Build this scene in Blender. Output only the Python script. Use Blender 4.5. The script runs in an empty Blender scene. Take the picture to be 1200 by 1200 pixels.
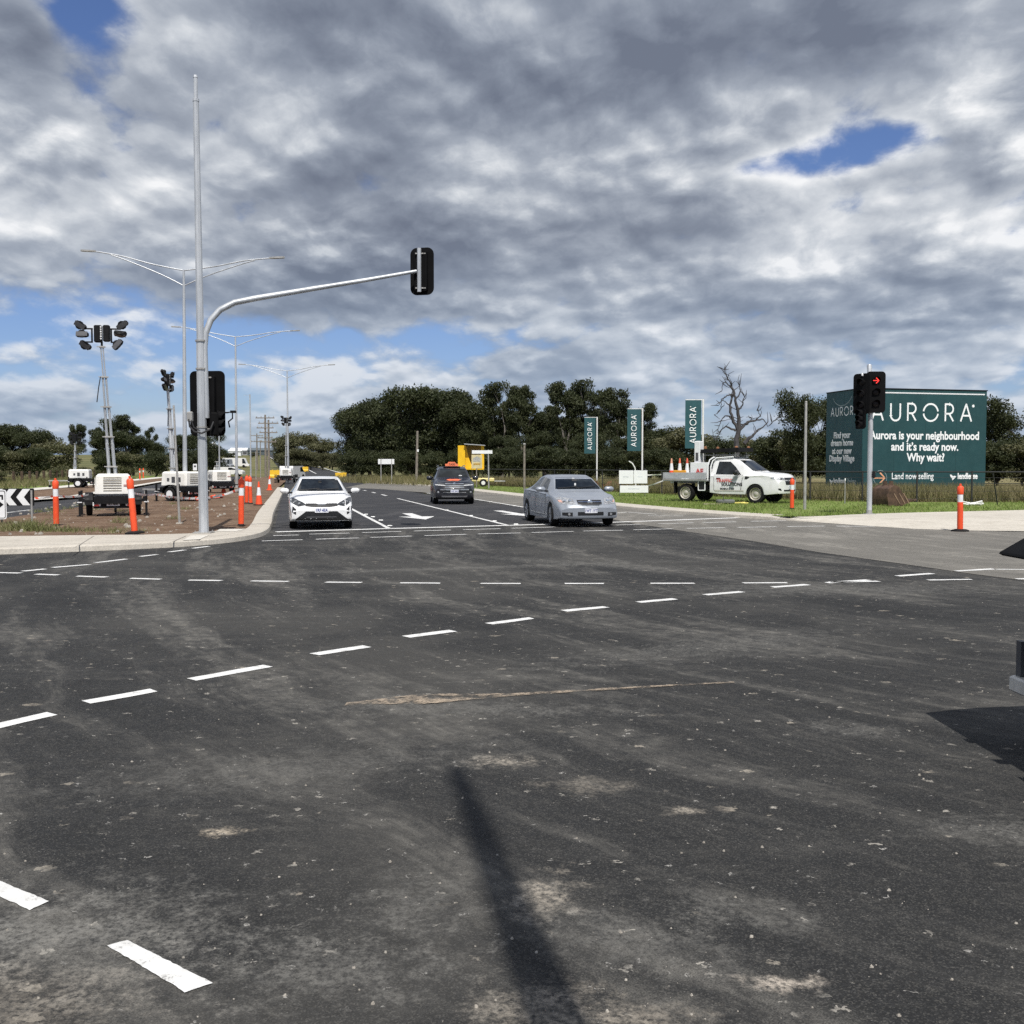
import bpy, bmesh, math, random
import numpy as np
from mathutils import Vector, Matrix
from mathutils.bvhtree import BVHTree
SC = bpy.context.scene
COL = SC.collection
R = math.radians
# ------------------------------------------------------------------ camera
CH = 1.75                                  # eye height
PITCH = math.atan(54 / 1200)
cam_d = bpy.data.cameras.new('camera')
cam = bpy.data.objects.new('camera', cam_d); COL.objects.link(cam)
cam.location = (0, 0, CH)
cam.rotation_euler = (R(90) - PITCH, 0, 0)
cam_d.sensor_width = 36; cam_d.lens = 36
cam_d.clip_start = 0.05; cam_d.clip_end = 9000
SC.camera = cam
# ------------------------------------------------------------------ sun + sky
SUN_EL = R(57)
SHX, SHY = -0.170, 0.985                   # the way shadows fall on the ground
ld = Vector((SHX * math.cos(SUN_EL), SHY * math.cos(SUN_EL), -math.sin(SUN_EL)))
sun_d = bpy.data.lights.new('sun', 'SUN'); sun_d.energy = 4.9; sun_d.angle = R(0.53)
sun_d.color = (1.0, 0.96, 0.90)
sun = bpy.data.objects.new('sun', sun_d); COL.objects.link(sun)
sun.rotation_euler = ld.to_track_quat('-Z', 'Y').to_euler()
SC.view_settings.view_transform = 'Standard'
SC.view_settings.look = 'None'
SC.view_settings.gamma = 1
SC.view_settings.exposure = 0.0
SC.view_settings.use_curve_mapping = False


class NG:
    """small wrapper that writes node graphs"""
    def __init__(s, tree):
        s.t = tree; s.t.nodes.clear()
    def n(s, typ, ins=None, **props):
        nd = s.t.nodes.new(typ)
        for k, v in props.items(): setattr(nd, k, v)
        for k, v in (ins or {}).items(): s.put(nd.inputs[k], v)
        return nd
    def put(s, sock, v):
        if isinstance(v, bpy.types.NodeSocket): s.t.links.new(v, sock)
        else: sock.default_value = v
    def m(s, op, a, b=0.0, c=0.0, clamp=False):
        nd = s.n('ShaderNodeMath', {0: a, 1: b, 2: c}, operation=op); nd.use_clamp = clamp
        return nd.outputs[0]
    def vm(s, op, a, b=(0, 0, 0)):
        nd = s.n('ShaderNodeVectorMath', {0: a, 1: b}, operation=op)
        return nd.outputs['Value'] if op in ('DOT_PRODUCT', 'LENGTH', 'DISTANCE') else nd.outputs[0]
    def noise(s, vec, scale, detail=4, rough=0.5, dist=0.0, dim='3D'):
        nd = s.n('ShaderNodeTexNoise', {'Vector': vec, 'Scale': scale, 'Detail': detail, 'Roughness': rough, 'Distortion': dist}, noise_dimensions=dim)
        return nd.outputs['Fac']
    def noisec(s, vec, scale, detail=4, rough=0.5):
        return s.n('ShaderNodeTexNoise', {'Vector': vec, 'Scale': scale, 'Detail': detail, 'Roughness': rough}).outputs['Color']
    def step(s, v, a, b, lo=0.0, hi=1.0):
        return s.n('ShaderNodeMapRange', {'Value': v, 'From Min': a, 'From Max': b, 'To Min': lo, 'To Max': hi}, interpolation_type='SMOOTHSTEP').outputs[0]
    def lin(s, v, a, b, lo=0.0, hi=1.0):
        return s.n('ShaderNodeMapRange', {'Value': v, 'From Min': a, 'From Max': b, 'To Min': lo, 'To Max': hi}).outputs[0]
    def mix(s, f, a, b, mode='MIX'):
        nd = s.n('ShaderNodeMix', data_type='RGBA', blend_type=mode)
        s.put(nd.inputs[0], f)
        for i, v in ((6, a), (7, b)):
            if not isinstance(v, bpy.types.NodeSocket) and len(v) == 3: v = (*v, 1)
            s.put(nd.inputs[i], v)
        return nd.outputs[2]
    def ramp(s, v, stops):
        nd = s.n('ShaderNodeValToRGB', {0: v})
        el = nd.color_ramp.elements
        while len(el) < len(stops): el.new(0.5)
        for e, (p, c) in zip(el, stops):
            e.position = p; e.color = (*c, 1)
        return nd.outputs[0]
    def mapping(s, vec, scale=(1, 1, 1), rot=(0, 0, 0), loc=(0, 0, 0)):
        return s.n('ShaderNodeMapping', {'Vector': vec, 'Scale': scale, 'Rotation': rot, 'Location': loc}).outputs[0]


def pix_dir(px, py):
    u = (px - 600) / 1200; v = (600 - py) / 1200
    c, s_ = math.cos(PITCH), math.sin(PITCH)
    return Vector((u, c + v * s_, -s_ + v * c))
def G(px, py, z=0.0):
    """point of the level plane z seen at that place of the photograph"""
    d = pix_dir(px, py); t = (z - CH) / d.z
    return Vector((d.x * t, d.y * t, z))
def P(px, py, Y):
    d = pix_dir(px, py); t = Y / d.y
    return Vector((d.x * t, Y, CH + d.z * t))


def build_world():
    w = bpy.data.worlds.new('World'); SC.world = w; w.use_nodes = True
    g = NG(w.node_tree)
    sky = g.n('ShaderNodeTexSky', sky_type='NISHITA', sun_disc=False)
    sky.sun_elevation = SUN_EL
    sky.sun_rotation = math.atan2(-SHX, -SHY)
    sky.altitude = 100; sky.air_density = 1.0; sky.dust_density = 0.6; sky.ozone_density = 1.6
    bg1 = g.n('ShaderNodeBackground', {'Color': g.mix(1.0, sky.outputs[0], (0.80, 0.90, 1.22), 'MULTIPLY'), 'Strength': 0.085})
    d = g.n('ShaderNodeTexCoord').outputs['Generated']
    sp = g.n('ShaderNodeSeparateXYZ', {0: d}).outputs
    zc = g.m('ADD', g.m('MAXIMUM', sp[2], 0.0), 0.30)
    u = g.m('DIVIDE', sp[0], zc); v = g.m('DIVIDE', sp[1], zc)
    vec = g.n('ShaderNodeCombineXYZ', {0: u, 1: v, 2: 0.0}).outputs[0]
    vec = g.mapping(vec, scale=(1.85, 1.55, 1), rot=(0, 0, 0.30), loc=(3.1, 1.7, 0.4))
    def shift(p, sc, det, k, off=0.0):
        w_ = g.vm('SUBTRACT', g.noisec(g.vm('ADD', vec, (off, off, 0)), sc, det, 0.55), (0.5, 0.5, 0.5))
        return g.vm('ADD', p, g.n('ShaderNodeVectorMath', {0: w_, 'Scale': k}, operation='SCALE').outputs[0])
    pv = shift(shift(vec, 1.1, 2, 0.16), 4.0, 3, 0.09)
    def billow(p, sc, det=2.0):
        return g.m('SUBTRACT', 1.0, g.n('ShaderNodeTexVoronoi', {'Vector': p, 'Scale': sc, 'Detail': det, 'Roughness': 0.55, 'Smoothness': 0.25}, feature='SMOOTH_F1', voronoi_dimensions='2D').outputs['Distance'])
    UP1 = (0.07, -0.15, 0.0); UP2 = (0.03, -0.05, 0.0)
    SCL = 0.95
    n1 = g.noise(pv, SCL, 9, 0.57, dim='2D')
    n2 = g.noise(g.vm('ADD', pv, UP1), SCL, 7, 0.57, dim='2D')
    b1 = billow(pv, 2.1)
    b2 = billow(g.vm('ADD', pv, UP2), 2.1)
    fine = g.noise(pv, 4.2, 8, 0.62, dim='2D')
    fine2 = g.noise(g.vm('ADD', pv, UP2), 4.2, 8, 0.62, dim='2D')
    n3 = g.noise(g.vm('ADD', pv, (7.3, 2.2, 3.0)), 0.42, 3, 0.5, dim='2D')
    big = g.noise(g.vm('ADD', vec, (4.0, 1.0, 9.0)), 0.75, 5, 0.55, dim='2D')
    # openings and thick banks of this particular sky, as directions
    def blob(px, py, rx, ry, amp):
        c = pix_dir(px, py).normalized()
        right = Vector((c.y, -c.x, 0)).normalized(); up = right.cross(c)
        a = g.m('DIVIDE', g.vm('DOT_PRODUCT', d, right), rx / 1200)
        b = g.m('DIVIDE', g.vm('DOT_PRODUCT', d, up), ry / 1200)
        r2 = g.m('ADD', g.m('MULTIPLY', a, a), g.m('MULTIPLY', b, b))
        front = g.m('GREATER_THAN', g.vm('DOT_PRODUCT', d, c), 0.0)
        return g.m('MULTIPLY', g.m('MULTIPLY', g.m('EXPONENT', g.m('MULTIPLY', r2, -1.0)), front), amp)
    cov = g.m('ADD', g.m('MULTIPLY', g.m('SUBTRACT', n1, 0.5), 1.5), g.m('MULTIPLY', g.m('SUBTRACT', n3, 0.5), 0.4))
    cov = g.m('ADD', cov, g.m('MULTIPLY', g.m('SUBTRACT', fine, 0.5), 0.6))
    cov = g.m('ADD', cov, g.m('MULTIPLY', g.m('SUBTRACT', b1, 0.62), 0.55))
    cov = g.m('ADD', cov, 0.80)
    for b in ((92, 8, 36, 34, -0.55), (612, 16, 30, 16, -0.36), (1000, 176, 85, 20, -0.27), (880, 202, 70, 14, -0.32), (940, 188, 60, 18, -0.28), (1075, 152, 45, 18, -0.22), (20, 30, 40, 40, 0.3), (1150, 160, 60, 40, 0.15), (40, 60, 60, 40, 0.2), (10, 180, 60, 60, 0.25), (1080, 150, 60, 25, -0.2),
              (200, 402, 330, 24, -0.26), (60, 440, 200, 16, -0.16), (380, 450, 130, 16, -0.12), (480, 420, 200, 16, 0.14), (480, 395, 130, 22, -0.2), (30, 385, 60, 20, -0.3),
              (650, 390, 90, 16, -0.2), (1190, 280, 40, 14, -0.3), (250, 230, 330, 130, 0.2), (400, 220, 110, 60, 0.3), (330, 310, 220, 50, 0.25), (860, 385, 120, 40, 0.25), (360, 40, 120, 60, 0.3), (980, 40, 80, 40, 0.2), (760, 90, 330, 90, 0.26), (1190, 60, 160, 90, 0.3), (850, 330, 450, 70, 0.16), (900, 440, 500, 60, 0.14), (700, 480, 300, 40, 0.1)):
        cov = g.m('ADD', cov, blob(*b))
    alpha = g.step(cov, 0.26, 0.66)
    lit = g.m('MULTIPLY', g.m('SUBTRACT', n1, n2), 1.15)
    lit = g.m('ADD', lit, g.m('MULTIPLY', g.m('SUBTRACT', b1, b2), 0.60))
    lit = g.m('ADD', lit, g.m('MULTIPLY', g.m('SUBTRACT', fine, fine2), 0.50))
    lit = g.m('ADD', lit, g.m('MULTIPLY', g.m('SUBTRACT', big, 0.5), 1.5))
    lit = g.m('ADD', lit, g.m('MULTIPLY', g.m('SUBTRACT', b1, 0.62), 0.50))
    lit = g.m('ADD', lit, g.m('MULTIPLY', g.m('SUBTRACT', fine, 0.5), 0.50))
    rim = g.m('MULTIPLY', g.step(cov, 0.26, 0.46), g.step(cov, 0.82, 0.58))
    lit = g.m('ADD', lit, g.m('MULTIPLY', rim, 0.13))
    thick = g.step(cov, 0.5, 1.1)
    br = g.m('ADD', lit, g.m('SUBTRACT', 0.80, g.m('MULTIPLY', thick, 0.22)))
    for b in ((60, 250, 130, 70, 0.20), (60, 390, 120, 40, 0.1), (340, 160, 60, 50, 0.26), (590, 60, 80, 40, 0.18), (560, 345, 150, 34, 0.16),
              (540, 190, 70, 60, 0.14), (900, 250, 230, 60, 0.14), (1140, 40, 90, 60, 0.2), (240, 95, 110, 50, 0.14), (1080, 340, 240, 60, 0.12), (760, 420, 300, 40, 0.12),
              (330, 330, 260, 50, -0.20), (560, 270, 110, 50, -0.18), (830, 80, 230, 70, -0.12), (700, 290, 130, 45, -0.1)):
        br = g.m('ADD', br, blob(*b))
    cc = g.ramp(br, [(0.0, (0.165, 0.192, 0.255)), (0.25, (0.245, 0.28, 0.35)), (0.5, (0.375, 0.415, 0.485)), (0.75, (0.61, 0.645, 0.695)), (1.0, (0.92, 0.93, 0.945))])
    low = g.step(sp[2], 0.0, 0.24)          # far clouds take the blue of the air in front of them
    cc = g.mix(g.m('MULTIPLY', g.m('SUBTRACT', 1.0, low), 0.50), cc, (0.26, 0.38, 0.56))
    bg2 = g.n('ShaderNodeBackground', {'Color': cc, 'Strength': 1.0})
    mx = g.n('ShaderNodeMixShader', {0: alpha, 1: bg1.outputs[0], 2: bg2.outputs[0]})
    g.n('ShaderNodeOutputWorld', {0: mx.outputs[0]})
    w.cycles.sampling_method = 'MANUAL'; w.cycles.sample_map_resolution = 1024
build_world()

# ------------------------------------------------------------------ materials
def new_mat(name):
    m = bpy.data.materials.new(name); m.use_nodes = True
    return m, NG(m.node_tree)
def finish(g, col, rough=0.8, metal=0.0, spec=0.5, bump=None, bstr=0.3, bdist=0.01, coat=0.0, extra=None):
    b = g.n('ShaderNodeBsdfPrincipled')
    if not isinstance(col, bpy.types.NodeSocket) and len(col) == 3: col = (*col, 1)
    g.put(b.inputs['Base Color'], col); g.put(b.inputs['Roughness'], rough); g.put(b.inputs['Metallic'], metal)
    g.put(b.inputs['Specular IOR Level'], spec); g.put(b.inputs['Coat Weight'], coat); b.inputs['Coat Roughness'].default_value = 0.04
    if bump is not None:
        bn = g.n('ShaderNodeBump', {'Height': bump, 'Strength': bstr, 'Distance': bdist})
        g.put(b.inputs['Normal'], bn.outputs[0])
    for k, v in (extra or {}).items(): g.put(b.inputs[k], v)
    g.n('ShaderNodeOutputMaterial', {0: b.outputs[0]})
    return b
MATS = {}
def pm(name, col, rough=0.5, metal=0.0, var=0.18, scale=2.5, spec=0.5, bump=0.0, coat=0.0, dirt=0.0, dcol=(0.16, 0.13, 0.10)):
    """plain surface with uneven tone, roughness and optional dirt"""
    if name in MATS: return MATS[name]
    m, g = new_mat(name)
    tc = g.n('ShaderNodeTexCoord').outputs['Object']
    a = g.noise(tc, scale, 5, 0.6)
    lo = tuple(c * (1 - var) for c in col); hi = tuple(min(1, c * (1 + var)) for c in col)
    c = g.mix(g.step(a, 0.3, 0.7), lo, hi)
    if dirt:
        dn = g.noise(g.mapping(tc, scale=(1, 1, 0.6)), scale * 2.6, 8, 0.65)
        c = g.mix(g.m('MULTIPLY', g.step(dn, 0.5, 0.72), dirt), c, dcol)
    r = g.lin(g.noise(tc, scale * 4, 4, 0.6), 0.25, 0.75, max(0.02, rough * 0.8), min(1, rough * 1.25))
    finish(g, c, r, metal, spec, g.noise(tc, scale * 14, 4, 0.6) if bump else None, bump, 0.01, coat)
    MATS[name] = m
    return m
def emis(name, col, strength):
    if name in MATS: return MATS[name]
    m, g = new_mat(name)
    e = finish(g, tuple(c * 0.5 for c in col), 0.3)
    e.inputs['Emission Color'].default_value = (*col, 1); e.inputs['Emission Strength'].default_value = strength
    MATS[name] = m
    return m

# ------------------------------------------------------------------ mesh tools
class MB:
    """collects shapes into one mesh"""
    def __init__(s): s.v = []; s.f = []; s.mi = []; s.cur = 0
    def add(s, vs, fs):
        o = len(s.v); s.v += [tuple(p) for p in vs]
        for f in fs: s.f.append(tuple(i + o for i in f)); s.mi.append(s.cur)
        return s
    def box(s, c, d, rot=None, bev=0.0, taper=(1, 1)):
        hx, hy, hz = d[0] / 2, d[1] / 2, d[2] / 2
        M = rot if rot is not None else Matrix.Identity(3)
        c = Vector(c)
        if bev <= 0:
            vs = []
            for z, tx, ty in ((-hz, 1, 1), (hz, taper[0], taper[1])):
                for x, y in ((-hx, -hy), (hx, -hy), (hx, hy), (-hx, hy)):
                    vs.append(c + M @ Vector((x * tx, y * ty, z)))
            return s.add(vs, [(3, 2, 1, 0), (4, 5, 6, 7), (0, 1, 5, 4), (1, 2, 6, 5), (2, 3, 7, 6), (3, 0, 4, 7)])
        b = min(bev, hx * .9, hy * .9, hz * .9)
        rings = []
        for z, ins, tx, ty in ((-hz, b, 1, 1), (-hz + b, 0, 1, 1), (hz - b, 0, taper[0], taper[1]), (hz, b, taper[0], taper[1])):
            ax, ay = hx * tx - ins, hy * ty - ins; bb = b * .7
            ring = [(-ax + bb, -ay), (ax - bb, -ay), (ax, -ay + bb), (ax, ay - bb), (ax - bb, ay), (-ax + bb, ay), (-ax, ay - bb), (-ax, -ay + bb)]
            rings.append([c + M @ Vector((x, y, z)) for x, y in ring])
        vs = [p for r in rings for p in r]
        fs = [tuple(range(7, -1, -1)), tuple(range(24, 32))]
        for k in range(3):
            for i in range(8):
                j = (i + 1) % 8
                fs.append((k * 8 + i, k * 8 + j, k * 8 + 8 + j, k * 8 + 8 + i))
        return s.add(vs, fs)
    def tube(s, pts, rad, n=8, cap=True, flat=None):
        pts = [Vector(p) for p in pts]
        if not hasattr(rad, '__len__'): rad = [rad] * len(pts)
        rings = []; up = None
        for i, p in enumerate(pts):
            t = (pts[min(i + 1, len(pts) - 1)] - pts[max(i - 1, 0)])
            if t.length < 1e-9: t = Vector((0, 0, 1))
            t.normalize()
            if up is None:
                up = Vector((0, 1, 0)) if abs(t.y) < 0.9 else Vector((1, 0, 0))
            x = t.cross(up)
            if x.length < 1e-6: x = t.orthogonal()
            x.normalize(); up2 = x.cross(t).normalized(); up = up2
            rings.append([p + (x * math.cos(2 * math.pi * k / n) + up2 * math.sin(2 * math.pi * k / n)) * rad[i] for k in range(n)])
        vs = [q for r in rings for q in r]; fs = []
        for i in range(len(pts) - 1):
            for k in range(n):
                l = (k + 1) % n
                fs.append((i * n + k, i * n + l, (i + 1) * n + l, (i + 1) * n + k))
        if cap:
            fs.append(tuple(range(n - 1, -1, -1))); o = (len(pts) - 1) * n
            fs.append(tuple(range(o, o + n)))
        return s.add(vs, fs)
    def lathe(s, prof, n=20, axis='Z', c=(0, 0, 0), cap=True):
        """prof: list of (r, h)"""
        c = Vector(c); vs = []; fs = []
        for r, h in prof:
            for k in range(n):
                a = 2 * math.pi * k / n
                x, y = r * math.cos(a), r * math.sin(a)
                vs.append(c + (Vector((x, y, h)) if axis == 'Z' else Vector((x, h, y)) if axis == 'Y' else Vector((h, x, y))))
        flip = axis == 'Y'
        for i in range(len(prof) - 1):
            for k in range(n):
                l = (k + 1) % n
                f = (i * n + k, i * n + l, (i + 1) * n + l, (i + 1) * n + k)
                fs.append(f[::-1] if flip else f)
        a = tuple(range(n)); b = tuple(range((len(prof) - 1) * n, len(prof) * n))
        if not cap: return s.add(vs, fs)
        fs.append(a if flip else a[::-1]); fs.append(b[::-1] if flip else b)
        return s.add(vs, fs)
    def prism(s, poly, h0, h1, M=None):
        """2D polygon (counter-clockwise) extruded from h0 to h1 in local z, then placed by M"""
        n = len(poly); M = M or Matrix.Identity(4)
        vs = [M @ Vector((x, y, h0)) for x, y in poly] + [M @ Vector((x, y, h1)) for x, y in poly]
        fs = [tuple(range(n - 1, -1, -1)), tuple(range(n, 2 * n))]
        for i in range(n):
            j = (i + 1) % n; fs.append((i, j, n + j, n + i))
        return s.add(vs, fs)
    def build(s, name, mat, parent=None, smooth=False, sharp=35, loc=None, rot=None):
        me = bpy.data.meshes.new(name)
        me.from_pydata(s.v, [], s.f)
        for m in (mat if isinstance(mat, (list, tuple)) else [mat]): me.materials.append(m)
        if any(s.mi): me.polygons.foreach_set('material_index', s.mi)
        if smooth:
            me.polygons.foreach_set('use_smooth', [True] * len(s.f))
            me.set_sharp_from_angle(angle=R(sharp))
        me.update()
        return link(name, me, parent, loc, rot)
def link(name, me, parent=None, loc=None, rot=None):
    o = bpy.data.objects.new(name, me); COL.objects.link(o)
    if parent is not None: o.parent = parent
    if loc is not None: o.location = loc
    if rot is not None: o.rotation_euler = rot
    return o
def tag(o, label=None, cat=None, group=None, kind=None):
    if label: o['label'] = label
    if cat: o['category'] = cat
    if group: o['group'] = group
    if kind: o['kind'] = kind
    return o
def thing(name, label, cat, loc=(0, 0, 0), rz=0.0, group=None):
    o = bpy.data.objects.new(name, None); COL.objects.link(o)
    o.empty_display_size = 0.2
    o.location = loc; o.rotation_euler = (0, 0, rz)
    return tag(o, label, cat, group)
def copy_thing(o, label=None, loc=None, rz=None, cat=None, group=None, scale=None, parent=None):
    c = o.copy(); COL.objects.link(c)
    if parent is not None: c.parent = parent
    for ch in o.children: copy_thing(ch, parent=c)
    if label: c['label'] = label
    if group: c['group'] = group
    if loc is not None: c.location = loc
    if rz is not None: c.rotation_euler = (0, 0, rz)
    if scale is not None: c.scale = (scale,) * 3 if not hasattr(scale, '__len__') else scale
    return c
def rounded(w, h, r, n=5):
    pts = []
    for cx, cy, a0 in ((w / 2 - r, h / 2 - r, 0), (-w / 2 + r, h / 2 - r, 90), (-w / 2 + r, -h / 2 + r, 180), (w / 2 - r, -h / 2 + r, 270)):
        for k in range(n + 1):
            a = R(a0 + 90 * k / n); pts.append((cx + r * math.cos(a), cy + r * math.sin(a)))
    return pts
# matrix: local x -> right, local y -> world up, local z -> facing direction
def facing(loc, yaw=0.0):
    """frame standing upright whose face looks along -Y turned by yaw"""
    return Matrix.Translation(loc) @ Matrix.Rotation(yaw, 4, 'Z') @ Matrix.Rotation(R(90), 4, 'X')
def text_mesh(body, size, name, mat, parent, M, bold=0.0, align='CENTER', sx=1.0, thick=0.004, label=None):
    cu = bpy.data.curves.new(name, 'FONT'); cu.body = body; cu.size = size; cu.align_x = align
    cu.offset = bold; cu.extrude = thick; cu.resolution_u = 3
    t = bpy.data.objects.new('text_source', cu); COL.objects.link(t)
    bpy.context.view_layer.update()
    me = bpy.data.meshes.new_from_object(t.evaluated_get(bpy.context.evaluated_depsgraph_get()))
    bpy.data.objects.remove(t); bpy.data.curves.remove(cu)
    me.transform(M @ Matrix.Scale(sx, 4, Vector((1, 0, 0))))
    me.materials.clear(); me.materials.append(mat)
    o = link(name, me, parent)
    if label: o['label'] = label
    return o
# ------------------------------------------------------------------ ground materials
def terrain_h(x, y):
    t = min(max((y - 130) / 570, 0), 1)
    h = 9.0 * t * t * (3 - 2 * t)
    if y > 700: h -= (y - 700) * 0.004
    return h

def asphalt_mat(name, base, tan, dust=1.0, spots=()):
    m, g = new_mat(name)
    pos = g.n('ShaderNodeNewGeometry').outputs['Position']
    sp = g.n('ShaderNodeSeparateXYZ', {0: pos}).outputs
    flat = g.n('ShaderNodeCombineXYZ', {0: sp[0], 1: sp[1], 2: 0.0}).outputs[0]
    def vor(vec, sc, rnd=1.0):
        return g.n('ShaderNodeTexVoronoi', {'Vector': vec, 'Scale': sc, 'Randomness': rnd}, voronoi_dimensions='2D').outputs
    sc3 = lambda c, k: tuple(v * k for v in c)
    agg = g.noise(flat, 150, 3, 0.7, dim='2D')              # stones of the mix
    agg2 = g.noise(flat, 46, 5, 0.75, dim='2D')
    med = g.noise(flat, 5.0, 8, 0.72, dim='2D')
    mid = g.noise(flat, 13.0, 7, 0.75, dim='2D')
    big = g.noise(flat, 0.30, 6, 0.6, dim='2D')
    chip = g.n('ShaderNodeSeparateXYZ', {0: vor(flat, 170)['Color']}).outputs
    # tyre-drawn streaks across the junction and along the sweep of the turn
    wob = g.n('ShaderNodeVectorMath', {0: g.vm('SUBTRACT', g.noisec(flat, 0.5, 3), (0.5, 0.5, 0.5)), 'Scale': 0.9}, operation='SCALE').outputs[0]
    fw = g.vm('ADD', flat, wob)
    st1 = g.noise(g.mapping(fw, scale=(0.34, 1.2, 1), rot=(0, 0, R(16))), 1.0, 9, 0.76, dim='2D')
    cx = g.n('ShaderNodeSeparateXYZ', {0: g.vm('SUBTRACT', fw, (27.0, 28.6, 0))}).outputs
    ra = g.m('SQRT', g.m('ADD', g.m('MULTIPLY', cx[0], cx[0]), g.m('MULTIPLY', cx[1], cx[1])))
    an = g.m('ARCTAN2', cx[1], g.m('MULTIPLY', cx[0], -1.0))
    st2 = g.noise(g.n('ShaderNodeCombineXYZ', {0: g.m('MULTIPLY', ra, 1.25), 1: g.m('MULTIPLY', an, 5.0), 2: 0.0}).outputs[0], 0.85, 9, 0.72, dim='2D')
    c = g.mix(g.step(agg, 0.34, 0.66), sc3(base, 0.45), sc3(base, 1.45))
    c = g.mix(g.step(agg2, 0.40, 0.62), sc3(base, 0.62), c)
    c = g.mix(g.m('MULTIPLY', g.step(chip[0], 0.74, 0.97), 0.42), c, sc3(tan, 1.35))
    c = g.mix(g.m('MULTIPLY', g.step(big, 0.42, 0.66), 0.35 * dust), c, sc3(tan, 0.95))
    dd = g.m('ADD', g.m('MULTIPLY', g.step(st1, 0.48, 0.76), 0.50), g.m('MULTIPLY', g.step(st2, 0.47, 0.68), 0.95))
    dd = g.m('ADD', dd, g.m('MULTIPLY', g.step(mid, 0.50, 0.72), 0.28))
    dd = g.m('MULTIPLY', dd, g.lin(med, 0.28, 0.68, 0.0, 1.35))
    dd = g.m('MULTIPLY', dd, g.lin(agg, 0.32, 0.62, 0.30, 1.25))
    c = g.mix(g.m('MULTIPLY', dd, 0.60 * dust, clamp=True), c, sc3(tan, 1.9))
    dk = g.m('MULTIPLY', g.step(st2, 0.47, 0.30), g.m('MULTIPLY', g.step(big, 0.58, 0.42), 0.55))
    c = g.mix(dk, c, sc3(base, 0.55))
    # crumbs of clay and stone chips pressed flat
    jit = g.n('ShaderNodeVectorMath', {0: g.vm('SUBTRACT', g.noisec(flat, 38, 3), (0.5, 0.5, 0.5)), 'Scale': 0.11}, operation='SCALE').outputs[0]
    fj = g.vm('ADD', flat, jit)
    for sc, rad, gate, amt, colr in ((21.0, 0.080, 0.76, 0.85, (0.40, 0.385, 0.355)), (9.0, 0.080, 0.74, 0.9, (0.38, 0.355, 0.31)), (4.0, 0.058, 0.74, 0.8, (0.34, 0.305, 0.25)), (1.7, 0.040, 0.74, 0.8, (0.30, 0.265, 0.215))):
        v = vor(g.mapping(fj, scale=(0.8, 1.2, 1), rot=(0, 0, R(-14)), loc=(sc, 3, 0)), sc)
        rc = g.n('ShaderNodeSeparateXYZ', {0: v['Color']}).outputs
        rr = g.m('MULTIPLY', g.m('POWER', rc[1], 2.2), rad * 2.4)
        k = g.m('MULTIPLY', g.step(g.m('SUBTRACT', v['Distance'], rr), 0.012, -0.012), g.m('GREATER_THAN', rc[0], gate))
        k = g.m('MULTIPLY', k, g.m('MULTIPLY', g.lin(med, 0.44, 0.60, 0.1, 1.0), g.lin(agg2, 0.3, 0.6, 0.5, 1.0)))
        c = g.mix(g.m('MULTIPLY', k, amt * min(1, dust)), c, colr)
    # patches of trodden dirt, each where it lies
    pn = g.noise(flat, 6.0, 10, 0.80, dim='2D')
    pn2 = g.noise(flat, 34, 5, 0.75, dim='2D')
    for (x, y, rx, ry, rot, amt, colr) in spots:
        q = g.mapping(g.vm('SUBTRACT', flat, (x, y, 0)), rot=(0, 0, rot))
        q = g.vm('DIVIDE', q, (rx * 1.25, ry * 1.25, 1))
        e = g.m('SUBTRACT', 1.0, g.vm('LENGTH', q))
        e = g.m('ADD', e, g.m('MULTIPLY', g.m('SUBTRACT', pn, 0.5), 3.4))
        k = g.m('MULTIPLY', g.m('MULTIPLY', g.step(e, 0.15, 1.1), g.m('GREATER_THAN', g.m('SUBTRACT', 2.2, g.vm('LENGTH', q)), 0.0)), g.lin(pn2, 0.34, 0.60, 0.0, 1.15))
        c = g.mix(g.m('MULTIPLY', k, amt, clamp=True), c, colr)
    h = g.m('ADD', agg, g.m('MULTIPLY', agg2, 0.6))
    rg = g.lin(med, 0.3, 0.7, 0.75, 0.95)
    finish(g, c, rg, 0.0, 0.22, h, 0.6, 0.006)
    return m
TAN = (0.32, 0.285, 0.235); GREY = (0.20, 0.193, 0.175)
def spot(px, py, rx, ry, rot=0.0, amt=0.7, col=TAN):
    p = G(px, py); return (p.x, p.y, rx, ry, R(rot), amt, col)
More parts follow.
